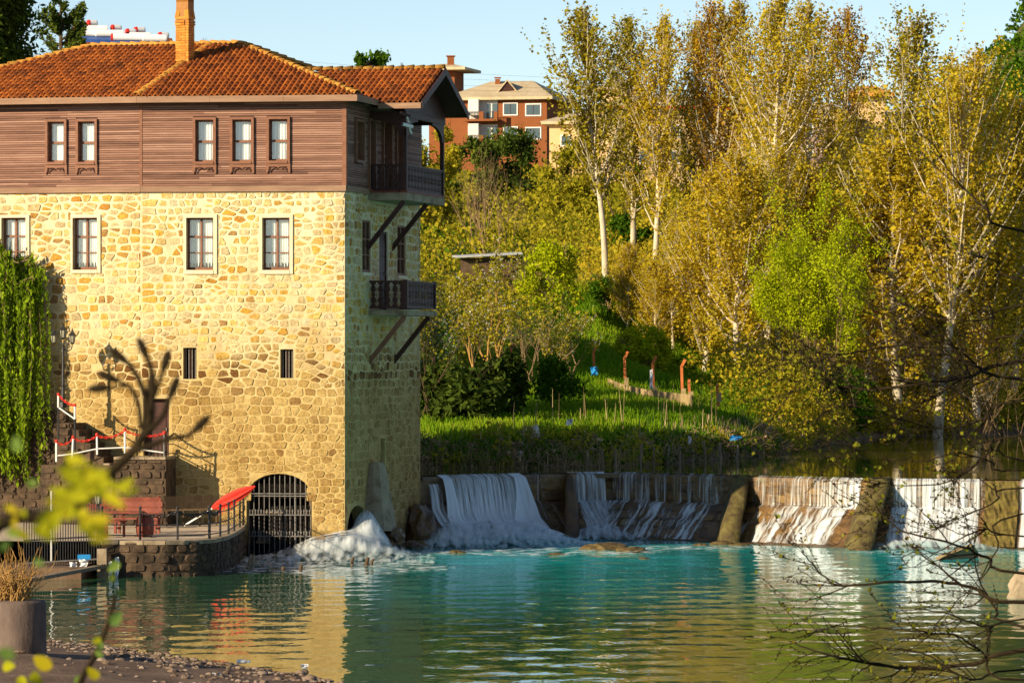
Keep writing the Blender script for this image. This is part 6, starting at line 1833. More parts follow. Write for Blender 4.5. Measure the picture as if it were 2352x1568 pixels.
poplar('young golden poplar close beside the acid green tree', 1700, 360, 202, 6, 12, 2.5, 1.3)
poplar('young poplar with bare white stem behind the orange posts', 1545, 480, 207, 1, 17, 5.0, .9)
poplar('bushy golden poplar right of the acid green tree', 2060, 330, 206, 6, 12, 4.0, 1.4)
poplar('short golden poplar under the leaning pale trunks', 2130, 420, 212, 6, 12, 5.5, 1.4)
poplar('bushy poplar below the low dark poplar at right', 2250, 430, 208, 6, 12, 1.9, 1.4)
poplar('golden poplar filling the gap below the dark topped one', 1900, 300, 222, 1, 17, 1.0, 1.2)
poplar('golden poplar filling the gap left of the leaning pale trunk', 1950, 250, 226, 3, 18, 2.9, .9)

poplar('tall airy poplar whose crown touches the lone pale trunked one', 1452, 34, 224, 8, 17, 2.0, 1.0)
poplar('young golden poplar beside the trunk of the lone pale poplar', 1440, 560, 208, 6, 12, .2, 1.3)
poplar('young golden poplar behind the bent orange posts', 1510, 600, 204, 6, 12, 3.2, 1.5)
poplar('young golden poplar in front of the thin bronze poplar', 1590, 520, 210, 6, 12, 1.6, 1.3)
poplar('half grown poplar below the highest crown', 1790, 330, 206, 1, 17, 4.4, 1.2)
poplar('half grown poplar below the dense dark topped one', 1850, 380, 212, 6, 12, 2.1, 1.3)
poplar('half grown golden poplar above the grey twiggy thicket', 2190, 380, 218, 6, 12, 3.0, 1.4)
# ---- generic shrubs and trees
def cloud(nr, n, nclump, rx, ry, rz, zc, sig, hollow=.55):
    d = nr.normal(size=(nclump, 3)); d /= np.linalg.norm(d, axis=1)[:, None]
    r = nr.uniform(hollow, 1, (nclump, 1)) ** .6
    c = d * r * np.array([rx, ry, rz]) + np.array([0, 0, zc])
    k = nr.integers(0, nclump, n); sg = sig * nr.uniform(.5, 1.3, (nclump, 1))
    return c[k] + nr.normal(size=(n, 3)) * sg[k]
def bush(name, label, vx, Y, vytop, wV, m, n, leaf=.1, trunk='bark', cat='shrub', seed=1, group=None, lift=.15, sig=.16, nclump=40, dz=0, bare=.12, elong=1.4):
    p = foot_at(vx, Y, dz); nr = np.random.default_rng(seed); rg = random.Random(seed)
    h = at(vx, vytop, Y).z - p.z; w = wV * Y / FV
    t = thing(name, label, cat, p, group)
    P = cloud(nr, n, nclump, w / 2, w / 2 * .9, h * (1 - bare) / 2, h * (bare + (1 - bare) / 2), sig * max(.6, w / 3))
    P = P[P[:, 2] > -.05]
    leaf_part('foliage', P, leaf, MT[m], t, nr, elong)
    mb = MB(); tips = []
    for k in range(4 if cat == 'shrub' else 1):
        d = Vector((rg.uniform(-.5, .5), rg.uniform(-.5, .5), 1)).normalized()
        grow(mb, tips, p + Vector((rg.uniform(-.1, .1), rg.uniform(-.1, .1), -.1)), d, h * .42, .03 + h * .012, 3, rg, .75, .2)
    part('stems', mb, MT[trunk], t)
    return t
# acid green round tree
LIME = True
# bare brown thicket beneath it, and others
def bare_tree(name, label, vx, Y, vytop, n, m, seed, spread=.5, depth=4, up=.3, split=(2, 3), leafm=None, leafn=0, leafs=.06, cat='shrub', base_w=.4, r=.04, shrink=.72, lean=(0, 0), leaf2=None, sig=.10):
    p = foot_at(vx, Y); h = at(vx, vytop, Y).z - p.z; rg = random.Random(seed); nr = np.random.default_rng(seed)
    t = thing(name, label, cat, p)
    mb = MB(); tips = []; nodes = []
    tot = sum(shrink ** k for k in range(depth + 1))
    for k in range(n):
        a = rg.uniform(0, 6.28); d = Vector((math.cos(a) * spread * rg.uniform(.3, 1.2) + lean[0], math.sin(a) * spread * rg.uniform(.3, 1.2) + lean[1], 1)).normalized()
        grow(mb, tips, p + Vector((rg.uniform(-1, 1) * base_w, rg.uniform(-1, 1) * base_w, -.1)), d, h / tot * rg.uniform(.85, 1.1) * 1.1, r, depth, rg, spread, up, 3, split, shrink, 5, nodes)
    part('stems', mb, MT[m], t)
    for leafm, leafn, leafs in ([(leafm, leafn, leafs)] if leafm else []) + ([leaf2] if leaf2 else []):
        A = np.array([q for q, d in nodes]) - np.array(p); k = nr.integers(0, len(A), leafn)
        leaf_part('blossom' if leafm == 'blossom' else 'foliage', A[k] + nr.normal(size=(leafn, 3)) * sig, leafs, MT[leafm], t, nr, 1.1)
    return t
bare_tree('willow_sapling', 'rounded acid green spring tree in front of the poplars', 1862, 196, 540, 16, 'twig', 5, .42, 5, .30, (2, 3), 'lime', 60000, .075, 'tree', 1.4, .05, .76, sig=.17)
bare_tree('blossom_tree', 'many stemmed fruit tree with white blossom beside the mill balcony', 1130, 172, 585, 5, 'orange_twig', 41, .45, 4, .3, (2, 3), 'under', 5200, .075, 'tree', .5, .07, leaf2=('blossom', 1500, .06))
bare_tree('blossom_tree', 'smaller blossoming tree right of the many stemmed one', 1290, 182, 690, 4, 'twig', 42, .6, 4, .15, (2, 3), 'under', 3600, .07, 'tree', .4, .05, leaf2=('blossom', 900, .055))
bare_tree('blossom_tree', 'pale blossoming tree tucked behind the lower balcony', 1035, 166, 640, 4, 'bark', 47, .5, 4, .2, (2, 3), 'green', 3600, .07, 'tree', .4, .05, leaf2=('blossom', 1500, .06))
bare_tree('bare_thicket', 'bare spreading twigs to the right of the blossom tree', 1215, 178, 640, 7, 'twig', 43, .75, 4, .12, (2, 3), 'green', 1800, .06, 'shrub', .6, .035, .74, (.35, 0))
bare_tree('bare_thicket', 'tall bare brown thicket below the orange apartment house', 1130, 240, 360, 16, 'twig', 44, .4, 4, .3, (2, 3), None, 0, .06, 'shrub', 1.2, .04)
bare_tree('bare_thicket', 'brown twiggy thicket under the acid green tree', 1850, 192, 760, 22, 'twig', 45, .75, 3, .15, (2, 3), 'under', 1200, .08, 'shrub', 2.2, .025)
bare_tree('bare_thicket', 'grey twiggy thicket at the right below the leaning poplars', 2230, 202, 640, 22, 'twig', 46, .8, 4, .1, (2, 3), 'under', 1500, .08, 'shrub', 2.5, .03)
bare_tree('bare_thicket', 'dark twiggy willow scrub hanging by the mill wall', 1000, 158, 560, 8, 'bark', 48, .6, 4, .1, (2, 3), 'under', 2500, .07, 'shrub', .6, .03)
# dark shrubs on the lawn
bush('oleander', 'dark evergreen shrub on the shaded lawn beside the mill', 1080, 158, 830, 190, 'darkgreen', 5200, .12, 'bark', 'shrub', 7, sig=.26, nclump=18, bare=.02, elong=3.0)
bush('oleander', 'second dark evergreen shrub, spikier, right of the first', 1150, 160, 815, 110, 'darkgreen', 3600, .12, 'bark', 'shrub', 8, sig=.3, nclump=14, bare=.02, elong=3.2)
bush('small_tree', 'small leafy tree with crooked trunk on the lawn', 1278, 163, 835, 160, 'green', 4200, .085, 'bark', 'tree', 9, sig=.24, nclump=16, bare=.35)
bush('low_shrub', 'low green shrub at the foot of the blossom tree', 1010, 160, 850, 130, 'green', 6000, .09, 'bark', 'shrub', 10, sig=.2, nclump=40, bare=.05)
bush('evergreen_tree', 'rounded dark tree left of the thin bronze poplar', 1450, 236, 370, 80, 'green', 5000, .13, 'bark', 'tree', 12, sig=.3, nclump=24, bare=.1)
bush('evergreen_tree', 'bushy bright green tree showing between poplars at centre right', 1975, 245, 340, 110, 'green', 9000, .16, 'bark', 'tree', 13, sig=.22, nclump=60, bare=.05)
bush('evergreen_tree', 'dark green tree below the dormered orange apartment house', 1165, 300, 302, 150, 'darkgreen', 8000, .17, 'bark', 'tree', 14, sig=.24, nclump=26, bare=.05)
bush('evergreen_tree', 'dark pine left below the orange apartment house', 1080, 290, 310, 120, 'conifer', 7000, .17, 'bark', 'tree', 15, sig=.24, nclump=24, bare=.05)
bush('evergreen_tree', 'dark olive tree below the peach building left part', 1310, 280, 330, 150, 'under', 9000, .15, 'bark', 'tree', 16, sig=.24, nclump=34, bare=.05)
bush('light_green_shrub', 'bright green shrub beside the grey metal roof', 1260, 205, 560, 150, 'lime', 9000, .1, 'twig', 'shrub', 17, sig=.2, nclump=60, bare=.02)
bush('light_green_shrub', 'fresh green shrub on the grassy knoll behind the posts', 1480, 196, 745, 120, 'lime', 8000, .09, 'twig', 'shrub', 18, sig=.2, nclump=50, bare=.02)
bush('light_green_shrub', 'fresh green shrub at the foot of the brown thicket by the far water', 1950, 194, 850, 130, 'green', 7000, .09, 'twig', 'shrub', 19, sig=.2, nclump=50, bare=.02)

bush('evergreen_tree', 'olive tree glimpsed through the upper balcony arch', 985, 262, 285, 150, 'under', 9000, .14, 'bark', 'tree', 31, sig=.24, nclump=34, bare=.05)
bush('low_shrub', 'green shrub at the foot of the lone pale trunked poplar', 1400, 210, 640, 90, 'green', 5000, .09, 'twig', 'shrub', 32, sig=.24, nclump=22, bare=.02)
bush('low_shrub', 'golden shrub at the foot of the slender poplars', 1480, 215, 600, 130, 'poplar', 7000, .09, 'twig', 'shrub', 33, sig=.24, nclump=26, bare=.02)
# ---- undergrowth covering the hillside (nobody could count it)
nr = np.random.default_rng(77)
def scatter_cover(name, label, n, xr, dr, mt, leaf, hgt, ncl, per, xmax=None, keep=None, cat='undergrowth'):
    X = nr.uniform(*xr, ncl); S = shore_y(X); Dd = nr.uniform(max(dr[0], 0) ** .5, dr[1] ** .5, ncl) ** 2 + min(dr[0], 0)
    Y = S + Dd
    vx = X * FV / Y + CX
    ok = (vx > 560) & (vx < 2480) & ~((vx < 930) & (Dd < 60))
    if keep is not None: ok &= keep(X, Y, Dd)
    X, Y, Dd = X[ok], Y[ok], Dd[ok]
    Z = ground_z(X, Y)
    R_ = nr.uniform(.5, 1.2, len(X)) * hgt
    k = np.repeat(np.arange(len(X)), per)
    d = nr.normal(size=(len(k), 3)); d /= np.linalg.norm(d, axis=1)[:, None]; d[:, 2] = np.abs(d[:, 2])
    P = np.stack([X[k], Y[k], Z[k]], 1) + d * (R_[k] * nr.uniform(.5, 1, len(k)) ** .5)[:, None] * np.array([1.1, 1.0, 1.25])
    V, Q = leaf_verts(P, leaf, nr, 1.4); sc = (Y[k] / 200.0)
    V = (V.reshape(-1, 4, 3) - P[:, None, :]) * np.repeat(sc, 1)[:, None, None] + P[:, None, :]
    me_ = np_mesh(name, V.reshape(-1, 3), Q, MT[mt]); o_ = bpy.data.objects.new(name, me_); link(o_); meta(o_, label, cat, None, 'stuff')
notlawn = lambda X, Y, D: ~((X < 9.5) & (D < 40))
scatter_cover('undergrowth', 'mixed spring undergrowth covering the hillside behind the poplars', 0, (-30, 62), (6, 330), 'under', .115, 1.7, 3700, 140, keep=lambda X, Y, D: notlawn(X, Y, D) & ~((X > 2) & (X < 8) & (D < 62)))
scatter_cover('green_undergrowth', 'fresh green undergrowth patches on the lower hillside', 0, (-8, 40), (8, 120), 'green', .12, 1.1, 380, 90, keep=lambda X, Y, D: notlawn(X, Y, D) & ~((X > 2) & (X < 8) & (D < 62)))
scatter_cover('golden_undergrowth', 'golden young poplar suckers among the trunks', 0, (4, 40), (14, 90), 'poplar', .10, 1.9, 1000, 130, keep=lambda X, Y, D: notlawn(X, Y, D) & ~((X > 2) & (X < 8) & (D < 62)))
scatter_cover('hill_trees', 'far wood on the green hill at the right', 0, (70, 190), (400, 760), 'green', .13, 3.0, 1800, 80, cat='wood')
scatter_cover('bank_scrub', 'low scrub overhanging the far right bank', 0, (10.5, 34), (.6, 10), 'under', .1, .7, 460, 90, cat='scrub')
scatter_cover('golden_scrub', 'golden low scrub on the far right bank', 0, (10.5, 34), (1.5, 16), 'poplar', .09, 1.0, 480, 90, cat='scrub')

# ---- meadow grass, reeds
def blades(name, label, X, Y, h, w, mt, lean=.25, cat='grass', up=0):
    n = len(X); Z = ground_z(X, Y) + up
    a = nr.uniform(0, np.pi, n); hh = h * nr.uniform(.5, 1.4, n); ww = w * nr.uniform(.6, 1.4, n)
    B = np.stack([X, Y, Z], 1); s = np.stack([np.cos(a) * ww / 2, np.sin(a) * ww / 2, np.zeros(n)], 1)
    T = B + np.stack([nr.normal(size=n) * lean * hh, nr.normal(size=n) * lean * hh, hh], 1)
    V = np.stack([B - s, B + s, T + s * .3, T - s * .3], 1).reshape(-1, 3)
    me_ = np_mesh(name, V, np.arange(4 * n).reshape(-1, 4), MT[mt]); o_ = bpy.data.objects.new(name, me_); link(o_); return meta(o_, label, cat, None, 'stuff')
X = nr.uniform(-5, 14, 80000); D = nr.uniform(.6, 44, 80000) ** 1.15 * .6; Y = shore_y(X) + D
ok = (X < 11 + D * .02) & (D > 1.0 + .8 * np.sin(X * 1.7) * np.sin(X * .6 + 1) + nr.normal(0, .3, len(X))); blades('meadow_grass', 'bright green meadow grass on the lawn beyond the weir', X[ok], Y[ok], .28, .05, 'grass')
X = nr.uniform(2, 9, 26000); D = nr.uniform(38, 68, 26000); Y = shore_y(X) + D
blades('meadow_grass', 'bright green grass on the sunlit knoll behind the posts', X, Y, .3, .06, 'grass')
X = nr.uniform(-4, 15, 1500); D = nr.normal(.7, .8, 1500).clip(-.5, 4); Y = shore_y(X) + D
blades('dry_reeds', 'dry brown reeds and stubble along the far water edge', X, Y, .42, .03, 'reed', .22, 'reeds')
X = nr.uniform(5.5, 13, 1500); D = nr.uniform(.5, 7, 1500); Y = shore_y(X) + D
blades('cut_reeds', 'pale cut reed stubble on the bank right of the lawn', X, Y, .34, .04, 'reed', .07, 'reeds')
X = nr.uniform(0, 8, 60); D = nr.uniform(3, 12, 60); Y = shore_y(X) + D
blades('tall_stalks', 'thin dry stalks standing in the meadow', X, Y, 1.1, .03, 'reed', .06, 'stalks')
# tangled dead scrub hanging on the bank face
mb = MB(); rg = random.Random(50)
for k in range(1000):
    x = rg.uniform(-3.5, 14); y = float(shore_y(x)) + rg.uniform(-.3, 2.2); p = Vector((x, y, gz(x, y)))
    d = Vector((rg.uniform(-1, 1), rg.uniform(-.8, .3), rg.uniform(-.1, .9))).normalized(); pts = [p]
    for j in range(4): d = (d + Vector((rg.uniform(-.6, .6), rg.uniform(-.4, .4), rg.uniform(-.6, .3)))).normalized(); pts.append(pts[-1] + d * rg.uniform(.15, .35))
    mb.tube(pts, [.014, .012, .01, .008, .004], 3, False)
solo('dead_scrub', mb, MT['twig'], 'tangled dead scrub hanging over the far water edge', 'scrub', (4, 150, 2), kind='stuff')
X = nr.uniform(-4, 10, 160); Y = shore_y(X) + nr.uniform(.2, 3, 160); k = np.repeat(np.arange(160), 22)
P = np.stack([X[k], Y[k], ground_z(X[k], Y[k])], 1) + np.abs(nr.normal(size=(len(k), 3))) * np.array([.0, .0, .16]) + nr.normal(size=(len(k), 3)) * np.array([.3, .3, .05])
V, Q = leaf_verts(P, .09, nr, 1.5); o_ = bpy.data.objects.new('bank_weeds', np_mesh('bank_weeds', V, Q, MT['green'])); link(o_); meta(o_, 'dark leafy weeds on the shaded bank face', 'weeds', None, 'stuff')
# ragged clumps of weeds and dead stalks breaking the bank rim
for nm, lab, mt, n_, hh, sd in (('rim_weeds', 'ragged dark green weeds along the rim of the bank', 'under', 70, .38, 4), ('rim_weeds', 'brown withered weeds along the rim of the bank', 'reed', 60, .34, 5), ('rim_weeds', 'fresh green weed clumps along the rim of the bank', 'green', 46, .3, 6)):
    q_ = np.random.default_rng(sd); X = q_.uniform(-4, 13, n_); Y = shore_y(X) + q_.uniform(.1, 4.2, n_); R_ = q_.uniform(.4, 1.5, n_) * hh; k = np.repeat(np.arange(n_), 130)
    d = q_.normal(size=(len(k), 3)); d /= np.linalg.norm(d, axis=1)[:, None]; d[:, 2] = np.abs(d[:, 2])
    P = np.stack([X[k], Y[k], ground_z(X[k], Y[k])], 1) + d * (R_[k] * q_.uniform(.2, 1, len(k)))[:, None] * np.array([1.3, 1, 1.5])
    V, Q = leaf_verts(P, .07, q_, 2.2); o_ = bpy.data.objects.new(nm, np_mesh(nm, V, Q, MT[mt])); link(o_); meta(o_, lab, 'weeds', None, 'stuff')
# stakes along the bank
ORD = ['first', 'second', 'third', 'fourth', 'fifth', 'sixth', 'seventh', 'eighth', 'ninth', 'tenth', 'eleventh']
for k, vx in enumerate((1352, 1385, 1415, 1470, 1500, 1530, 1560, 1590, 1622, 1655, 1690)):
    x = (vx - CX) * 150 / FV; y = float(shore_y(x)) + rg.uniform(-.25, .15); x = (vx - CX) * y / FV; z = UP - .3; h = rg.uniform(.75, 1.15)
    mb = MB(); lean = rg.uniform(-.1, .1); mb.tube([(x, y, z), (x + lean * .5, y, z + h * .5), (x + lean, y, z + h)], [.055, .05, .045], 6)
    solo('bank_stake', mb, MT['stake'], ORD[k] + ' thin grey stake from the left at the far water edge', 'stake', (x, y, z), 'row of stakes at the far water edge')
# litter on the bank
rag('long white plastic bag hanging in the reeds left of the stakes', 1232, 975, 150.5, .22, .95, 'plastic_white')
rag('small white rag lying near the waterline beside the mill', 1190, 1035, 148, .22, .25, 'plastic_white')
rag('white scrap caught higher up on the shaded bank', 1308, 962, 152, .25, .2, 'plastic_white')
rag('small white scrap among the stakes on the bank', 1584, 1002, 156, .12, .3, 'plastic_white')
rag('blue plastic scrap lying on the grassy bank rim', 1688, 1000, 160, .4, .18, 'plastic_blue')
rag('blue scrap hanging beside an orange post on the lawn', 1365, 842, 178, .28, .35, 'plastic_blue')

# ---- fence line of orange concrete posts on a low wall
fence = [(1437, 808, 882, 176, 'leftmost lit'), (1500, 818, 900, 173, 'white bagged'), (1565, 826, 905, 171, 'thick footed')]
def orange_post(label, vx, vt, vb, Y, bent=True):
    a, b = at(vx, vb, Y), at(vx, vt, Y); t = thing('concrete_post', label, 'post', a, 'orange concrete fence posts'); h = b.z - a.z
    g = MB(); bend = Vector((.12, 0, 0)) if bent else Vector((0, 0, 0))
    pts = [a + Vector((0.03, 0, -.3)), a + Vector((-.01, 0, h * .80)), b + bend]
    for p_, q_ in zip(pts, pts[1:]): g.beam(p_, q_ + (q_ - p_).normalized() * .02, .105, .105, up=(0, 1, 0))
    part('shaft', g, MT['orangepost'], t); g = MB(); g.box(a + Vector((.06, 0, .05)), (.18, .18, .36)); part('footing', g, MT['lowwall'], t)
    return t
orange_post('orange post with bent head at the left end of the low sand wall', 1435, 808, 880, 180)
t = orange_post('orange post with bent head wrapped in a white strip of plastic', 1500, 818, 900, 175)
orange_post('orange post with bent head and thick footing', 1566, 826, 905, 172)
orange_post('short broken orange post right of the thick footed one', 1583, 872, 912, 171, False)
orange_post('short orange stump post at the right end of the lawn', 1648, 882, 915, 170, False)
orange_post('orange post half hidden by bare twigs behind the small tree', 1364, 798, 855, 186)
orange_post('orange post showing between the blossom trees', 1298, 806, 846, 188)
orange_post('orange post among the stems of the many stemmed blossom tree', 1174, 790, 830, 186)
rag('white plastic strip wound round an orange fence post', 1496, 848, 174.5, .12, .75, 'plastic_white', name='plastic_strip')
mb = MB(); wl_pts = [at(1395, 868, 182), at(1437, 884, 179), at(1475, 892, 176), at(1530, 900, 173.5), at(1590, 906, 170.5)]
for a, b in zip(wl_pts, wl_pts[1:]): mb.hexa([a + Vector((0, 0, -.8)), b + Vector((0, 0, -.8)), b + Vector((0, .25, -.8)), a + Vector((0, .25, -.8))], [a, b, b + Vector((0, .25, 0)), a + Vector((0, .25, 0))])
solo('low_wall', mb, MT['lowwall'], 'low sand coloured wall under the orange fence posts', 'wall')
# grey metal roofed hut
p = at(1130, 612, 215); t = thing('hut', 'low hut with a flat grey metal roof behind the blossom tree', 'hut', p)
g = MB(); a, b = at(1050, 592, 215), at(1200, 584, 215); g.hexa([a, b, b + Vector((-.3, 4, .12)), a + Vector((-.3, 4, .12))], [q + Vector((0, 0, .1)) for q in (a, b, b + Vector((-.3, 4, .12)), a + Vector((-.3, 4, .12)))]); part('roof', g, MT['greyroof'], t)
g = MB(); g.box(((a.x + b.x) / 2, 217, a.z - 1.1), (2.9, 3, 2.2)); part('wall', g, MT['bark'], t)

# ---- houses on the hill
def building(name, label, vx0, vx1, vyt, vyb, Y, depth, yaw, m, cat='building'):
    a, b = at(vx0, vyb, Y), at(vx1, vyb, Y); w = (b.x - a.x) / math.cos(yaw)
    ex = (math.cos(yaw), -math.sin(yaw)); fr = Frame((b.x, b.y - 0), ex, (-math.sin(yaw), -math.cos(yaw)))
    z0, z1 = min(a.z - 12, gz(a.x, Y) - 2), at(vx0, vyt, Y).z
    t = thing(name, label, cat, (b.x, b.y, a.z))
    g = MB(); g.fbox(fr, -w, 0, z0, z1, -depth, 0); part('wall', g, m, t)
    return t, fr, w, a.z, z1
def bwin(t, fr, r, frame='white', n=.0, panes=2):
    u0, u1, w0, w1 = r; g = MB(); f = .12
    g.fbox(fr, u0 - f, u0, w0 - f, w1 + f, n, n + .08); g.fbox(fr, u1, u1 + f, w0 - f, w1 + f, n, n + .08); g.fbox(fr, u0, u1, w0 - f, w0, n, n + .078); g.fbox(fr, u0, u1, w1, w1 + f, n, n + .078)
    win = part('window', g, MT[frame], t)
    for k in range(panes):
        a = u0 + (u1 - u0) * k / panes; b = u0 + (u1 - u0) * (k + 1) / panes
        g = MB(); g.fbox(fr, a + .04, b - .04, w0 + .04, w1 - .04, n - .02, n + .03); part('pane', g, MT['glass'], win)
    g = MB(); g.fbox(fr, (u0 + u1) / 2 - .04, (u0 + u1) / 2 + .04, w0, w1, n, n + .06); part('mullion', g, MT['iron'], win)
def hip(t, fr, u0, u1, zf, ze, zr, depth, over, m, name='roof'):
    a = [fr.p(u0 - over, ze, over), fr.p(u1 + over, ze, over), fr.p(u1 + over, ze, -depth - over), fr.p(u0 - over, ze, -depth - over)]
    r0, r1 = fr.p(u0 + (u1 - u0) * .28, zr, -depth / 2), fr.p(u0 + (u1 - u0) * .72, zr, -depth / 2)
    g = MB(); g.add(a + [r0, r1] + [p - Vector((0, 0, .3)) for p in a], [(0, 1, 5, 4), (1, 2, 5), (2, 3, 4, 5), (3, 0, 4), (0, 6, 7, 1), (1, 7, 8, 2), (2, 8, 9, 3), (3, 9, 6, 0), (9, 8, 7, 6)])
    return part(name, g, m, t)
YB = 470; ms = YB / FV
t, fr, w, zb, zt = building('apartment_house', 'burnt orange apartment house with balconies and dormered pale roof', 1034, 1256, 222, 345, YB, 12, rad(14), MT['aptorange'])
rf = hip(t, fr, -w, 0, 0, zt, zt + 2.1, 12, .8, MT['aptroof'])
def U(vx): return fr.u(vx)
def Wz(vy): return CAMZ - (vy - HV) * YB / FV
for x0, x1, y0, y1 in ((1158, 1187, 237, 262), (1209, 1241, 240, 264), (1158, 1187, 292, 317), (1209, 1241, 294, 318)):
    bwin(t, fr, (U(x0), U(x1), Wz(y1), Wz(y0)))
for y0, y1 in ((224, 276), (280, 330)):
    g = MB(); g.fbox(fr, U(1075), U(1143), Wz(y1), Wz(y0) - .2, .02, .05); lg = part('loggia', g, MT['aptwhite'], t)
    for xa, xb in ((1118, 1127), (1131, 1143)):
        g = MB(); g.fbox(fr, U(xa), U(xb), Wz(y1 - 4), Wz(y0 + 12), .051, .09); part('balcony_door', g, MT['glass'], lg)
    g = MB(); g.fbox(fr, U(1082), U(1105), Wz(y1 - 12), Wz(y0 + 3), .051, 1.2); part('divider', g, MT['aptwhite'], lg)
    g = MB(); g.fbox(fr, U(1072), U(1150), Wz(y1 + 2), Wz(y1 - 3), .06, 1.5); part('balcony_slab', g, MT['aptorange'], lg)
    for xa, xb in ((1072, 1083), (1108, 1118), (1142, 1150)):
        g = MB(); g.fbox(fr, U(xa), U(xb), Wz(y1 - 3), Wz(y1 - 20), 1.35, 1.48); part('parapet', g, MT['aptorange'], lg)
    g = MB()
    for k in range(18): q = fr.p(U(1083 + k * 3.4), Wz(y1 - 3), 1.4); g.tube([q, q + Vector((0, 0, .8))], .025, 4)
    g.beam(fr.p(U(1083), Wz(y1 - 20), 1.4), fr.p(U(1143), Wz(y1 - 20), 1.4), .05); part('balcony_rail', g, MT['iron'], lg)
p = fr.p(U(1157), Wz(207), -1.6)
g = MB(); dq = [p + Vector((-.85, 0, -.1)), p + Vector((.85, 0, -.1)), p + Vector((0, 0, 1.15))]; g.prism(dq, (0, 3.5, 0)); dm = part('dormer', g, MT['darkwood'], t)
g = MB(); off = Vector((0, -.15, 0)); g.hexa([dq[0] + off + Vector((-.25, 0, -.1)), dq[2] + off, dq[2] + off + Vector((0, 0, .2)), dq[0] + off + Vector((-.25, 0, .1))], [q + Vector((0, 3.8, 0)) for q in (dq[0] + off + Vector((-.25, 0, -.1)), dq[2] + off, dq[2] + off + Vector((0, 0, .2)), dq[0] + off + Vector((-.25, 0, .1)))])
g.hexa([dq[1] + off + Vector((.25, 0, -.1)), dq[2] + off, dq[2] + off + Vector((0, 0, .2)), dq[1] + off + Vector((.25, 0, .1))], [q + Vector((0, 3.8, 0)) for q in (dq[1] + off + Vector((.25, 0, -.1)), dq[2] + off, dq[2] + off + Vector((0, 0, .2)), dq[1] + off + Vector((.25, 0, .1)))]); part('dormer_roof', g, MT['aptroof'], dm)
q = fr.p(U(1117), 0, -5); g = MB(); g.box((q.x, q.y, Wz(186)), (.55, .55, 1.2)); g.box((q.x, q.y, Wz(183) + .6), (.75, .75, .12)); part('chimney', g, MT['aptorange'], t)
# its stair tower with a flat hipped cap
t2, fr2, w2, zb2, zt2 = building('stair_tower', 'orange stair tower with pale cap roof and chimney behind the porch gable', 985, 1044, 156, 190, YB + 14, 4, rad(14), MT['aptorange'], 'tower')
hip(t2, fr2, -w2, 0, 0, zt2, zt2 + .6, 4, 1.6, MT['aptroof'])
q = fr2.p(fr2.u(1030), 0, -1); g = MB(); g.box((q.x, q.y, zt2 + .7), (.75, .75, 1.2)); g.box((q.x, q.y, zt2 + 1.36), (1.0, 1.0, .12)); part('chimney', g, MT['aptorange'], t2)
# peach buildings behind the poplars
YB = 430
t, fr, w, zb, zt = building('peach_house', 'lower peach coloured block left of the taller peach building', 1262, 1412, 278, 420, YB + 10, 12, rad(10), MT['aptbeige'])
hip(t, fr, -w, 0, 0, zt, zt + 1.3, 12, .8, MT['aptroof'])
for x0, x1, y0, y1 in ((1372, 1382, 286, 310), (1372, 1382, 335, 360), (1290, 1310, 300, 322), (1330, 1350, 300, 322)): bwin(t, fr, (fr.u(x0), fr.u(x1), CAMZ - (y1 - HV) * YB / FV, CAMZ - (y0 - HV) * YB / FV))
t, fr, w, zb, zt = building('peach_house', 'tall peach building with red eaves behind the bronze poplars', 1396, 1720, 246, 470, YB, 14, rad(-8), MT['aptbeige'])
hip(t, fr, -w, 0, 0, zt, zt + 1.6, 14, .9, MT['aptroof'])
g = MB(); g.fbox(fr, -w - .9, .9, zt - .28, zt - .02, .88, .95); part('red_eaves', g, MT['red'], t)
for x0, x1, y0, y1 in ((1470, 1490, 290, 315), (1540, 1560, 290, 315), (1610, 1630, 290, 315), (1470, 1490, 350, 375), (1540, 1560, 350, 375), (1610, 1630, 350, 375)): bwin(t, fr, (fr.u(x0), fr.u(x1), CAMZ - (y1 - HV) * YB / FV, CAMZ - (y0 - HV) * YB / FV))
t, fr, w, zb, zt = building('roof_tower', 'peach roof tower with red edged cap behind the slender poplar', 1395, 1470, 200, 250, YB + 6, 4, rad(-8), MT['aptbeige'], 'tower')
hip(t, fr, -w, 0, 0, zt, zt + .8, 4, 1.0, MT['aptroof'])
t, fr, w, zb, zt = building('mauve_house', 'pinkish grey house with white windows behind the highest golden poplar', 1735, 1960, 268, 470, YB, 14, rad(6), MT['aptmauve'])
hip(t, fr, -w, 0, 0, zt, zt + 1.8, 14, .9, MT['aptroof'])
for x0, x1, y0, y1 in ((1800, 1815, 330, 358), (1852, 1866, 335, 360), (1900, 1915, 335, 360), (1800, 1815, 285, 310), (1852, 1866, 285, 310)): bwin(t, fr, (fr.u(x0), fr.u(x1), CAMZ - (y1 - HV) * YB / FV, CAMZ - (y0 - HV) * YB / FV))
t, fr, w, zb, zt = building('roof_tower', 'rust topped roof tower behind the leaning pale poplar', 1955, 2032, 215, 300, YB + 4, 5, rad(6), MT['aptbeige'], 'tower')
hip(t, fr, -w, 0, 0, zt, zt + .9, 5, 1.0, MT['brick'])
t, fr, w, zb, zt = building('peach_house', 'low peach house with rust eaves glimpsed right of the mauve house', 1945, 2120, 272, 420, YB + 8, 12, rad(6), MT['aptbeige'])
hip(t, fr, -w, 0, 0, zt, zt + 1.2, 12, .9, MT['aptroof'])
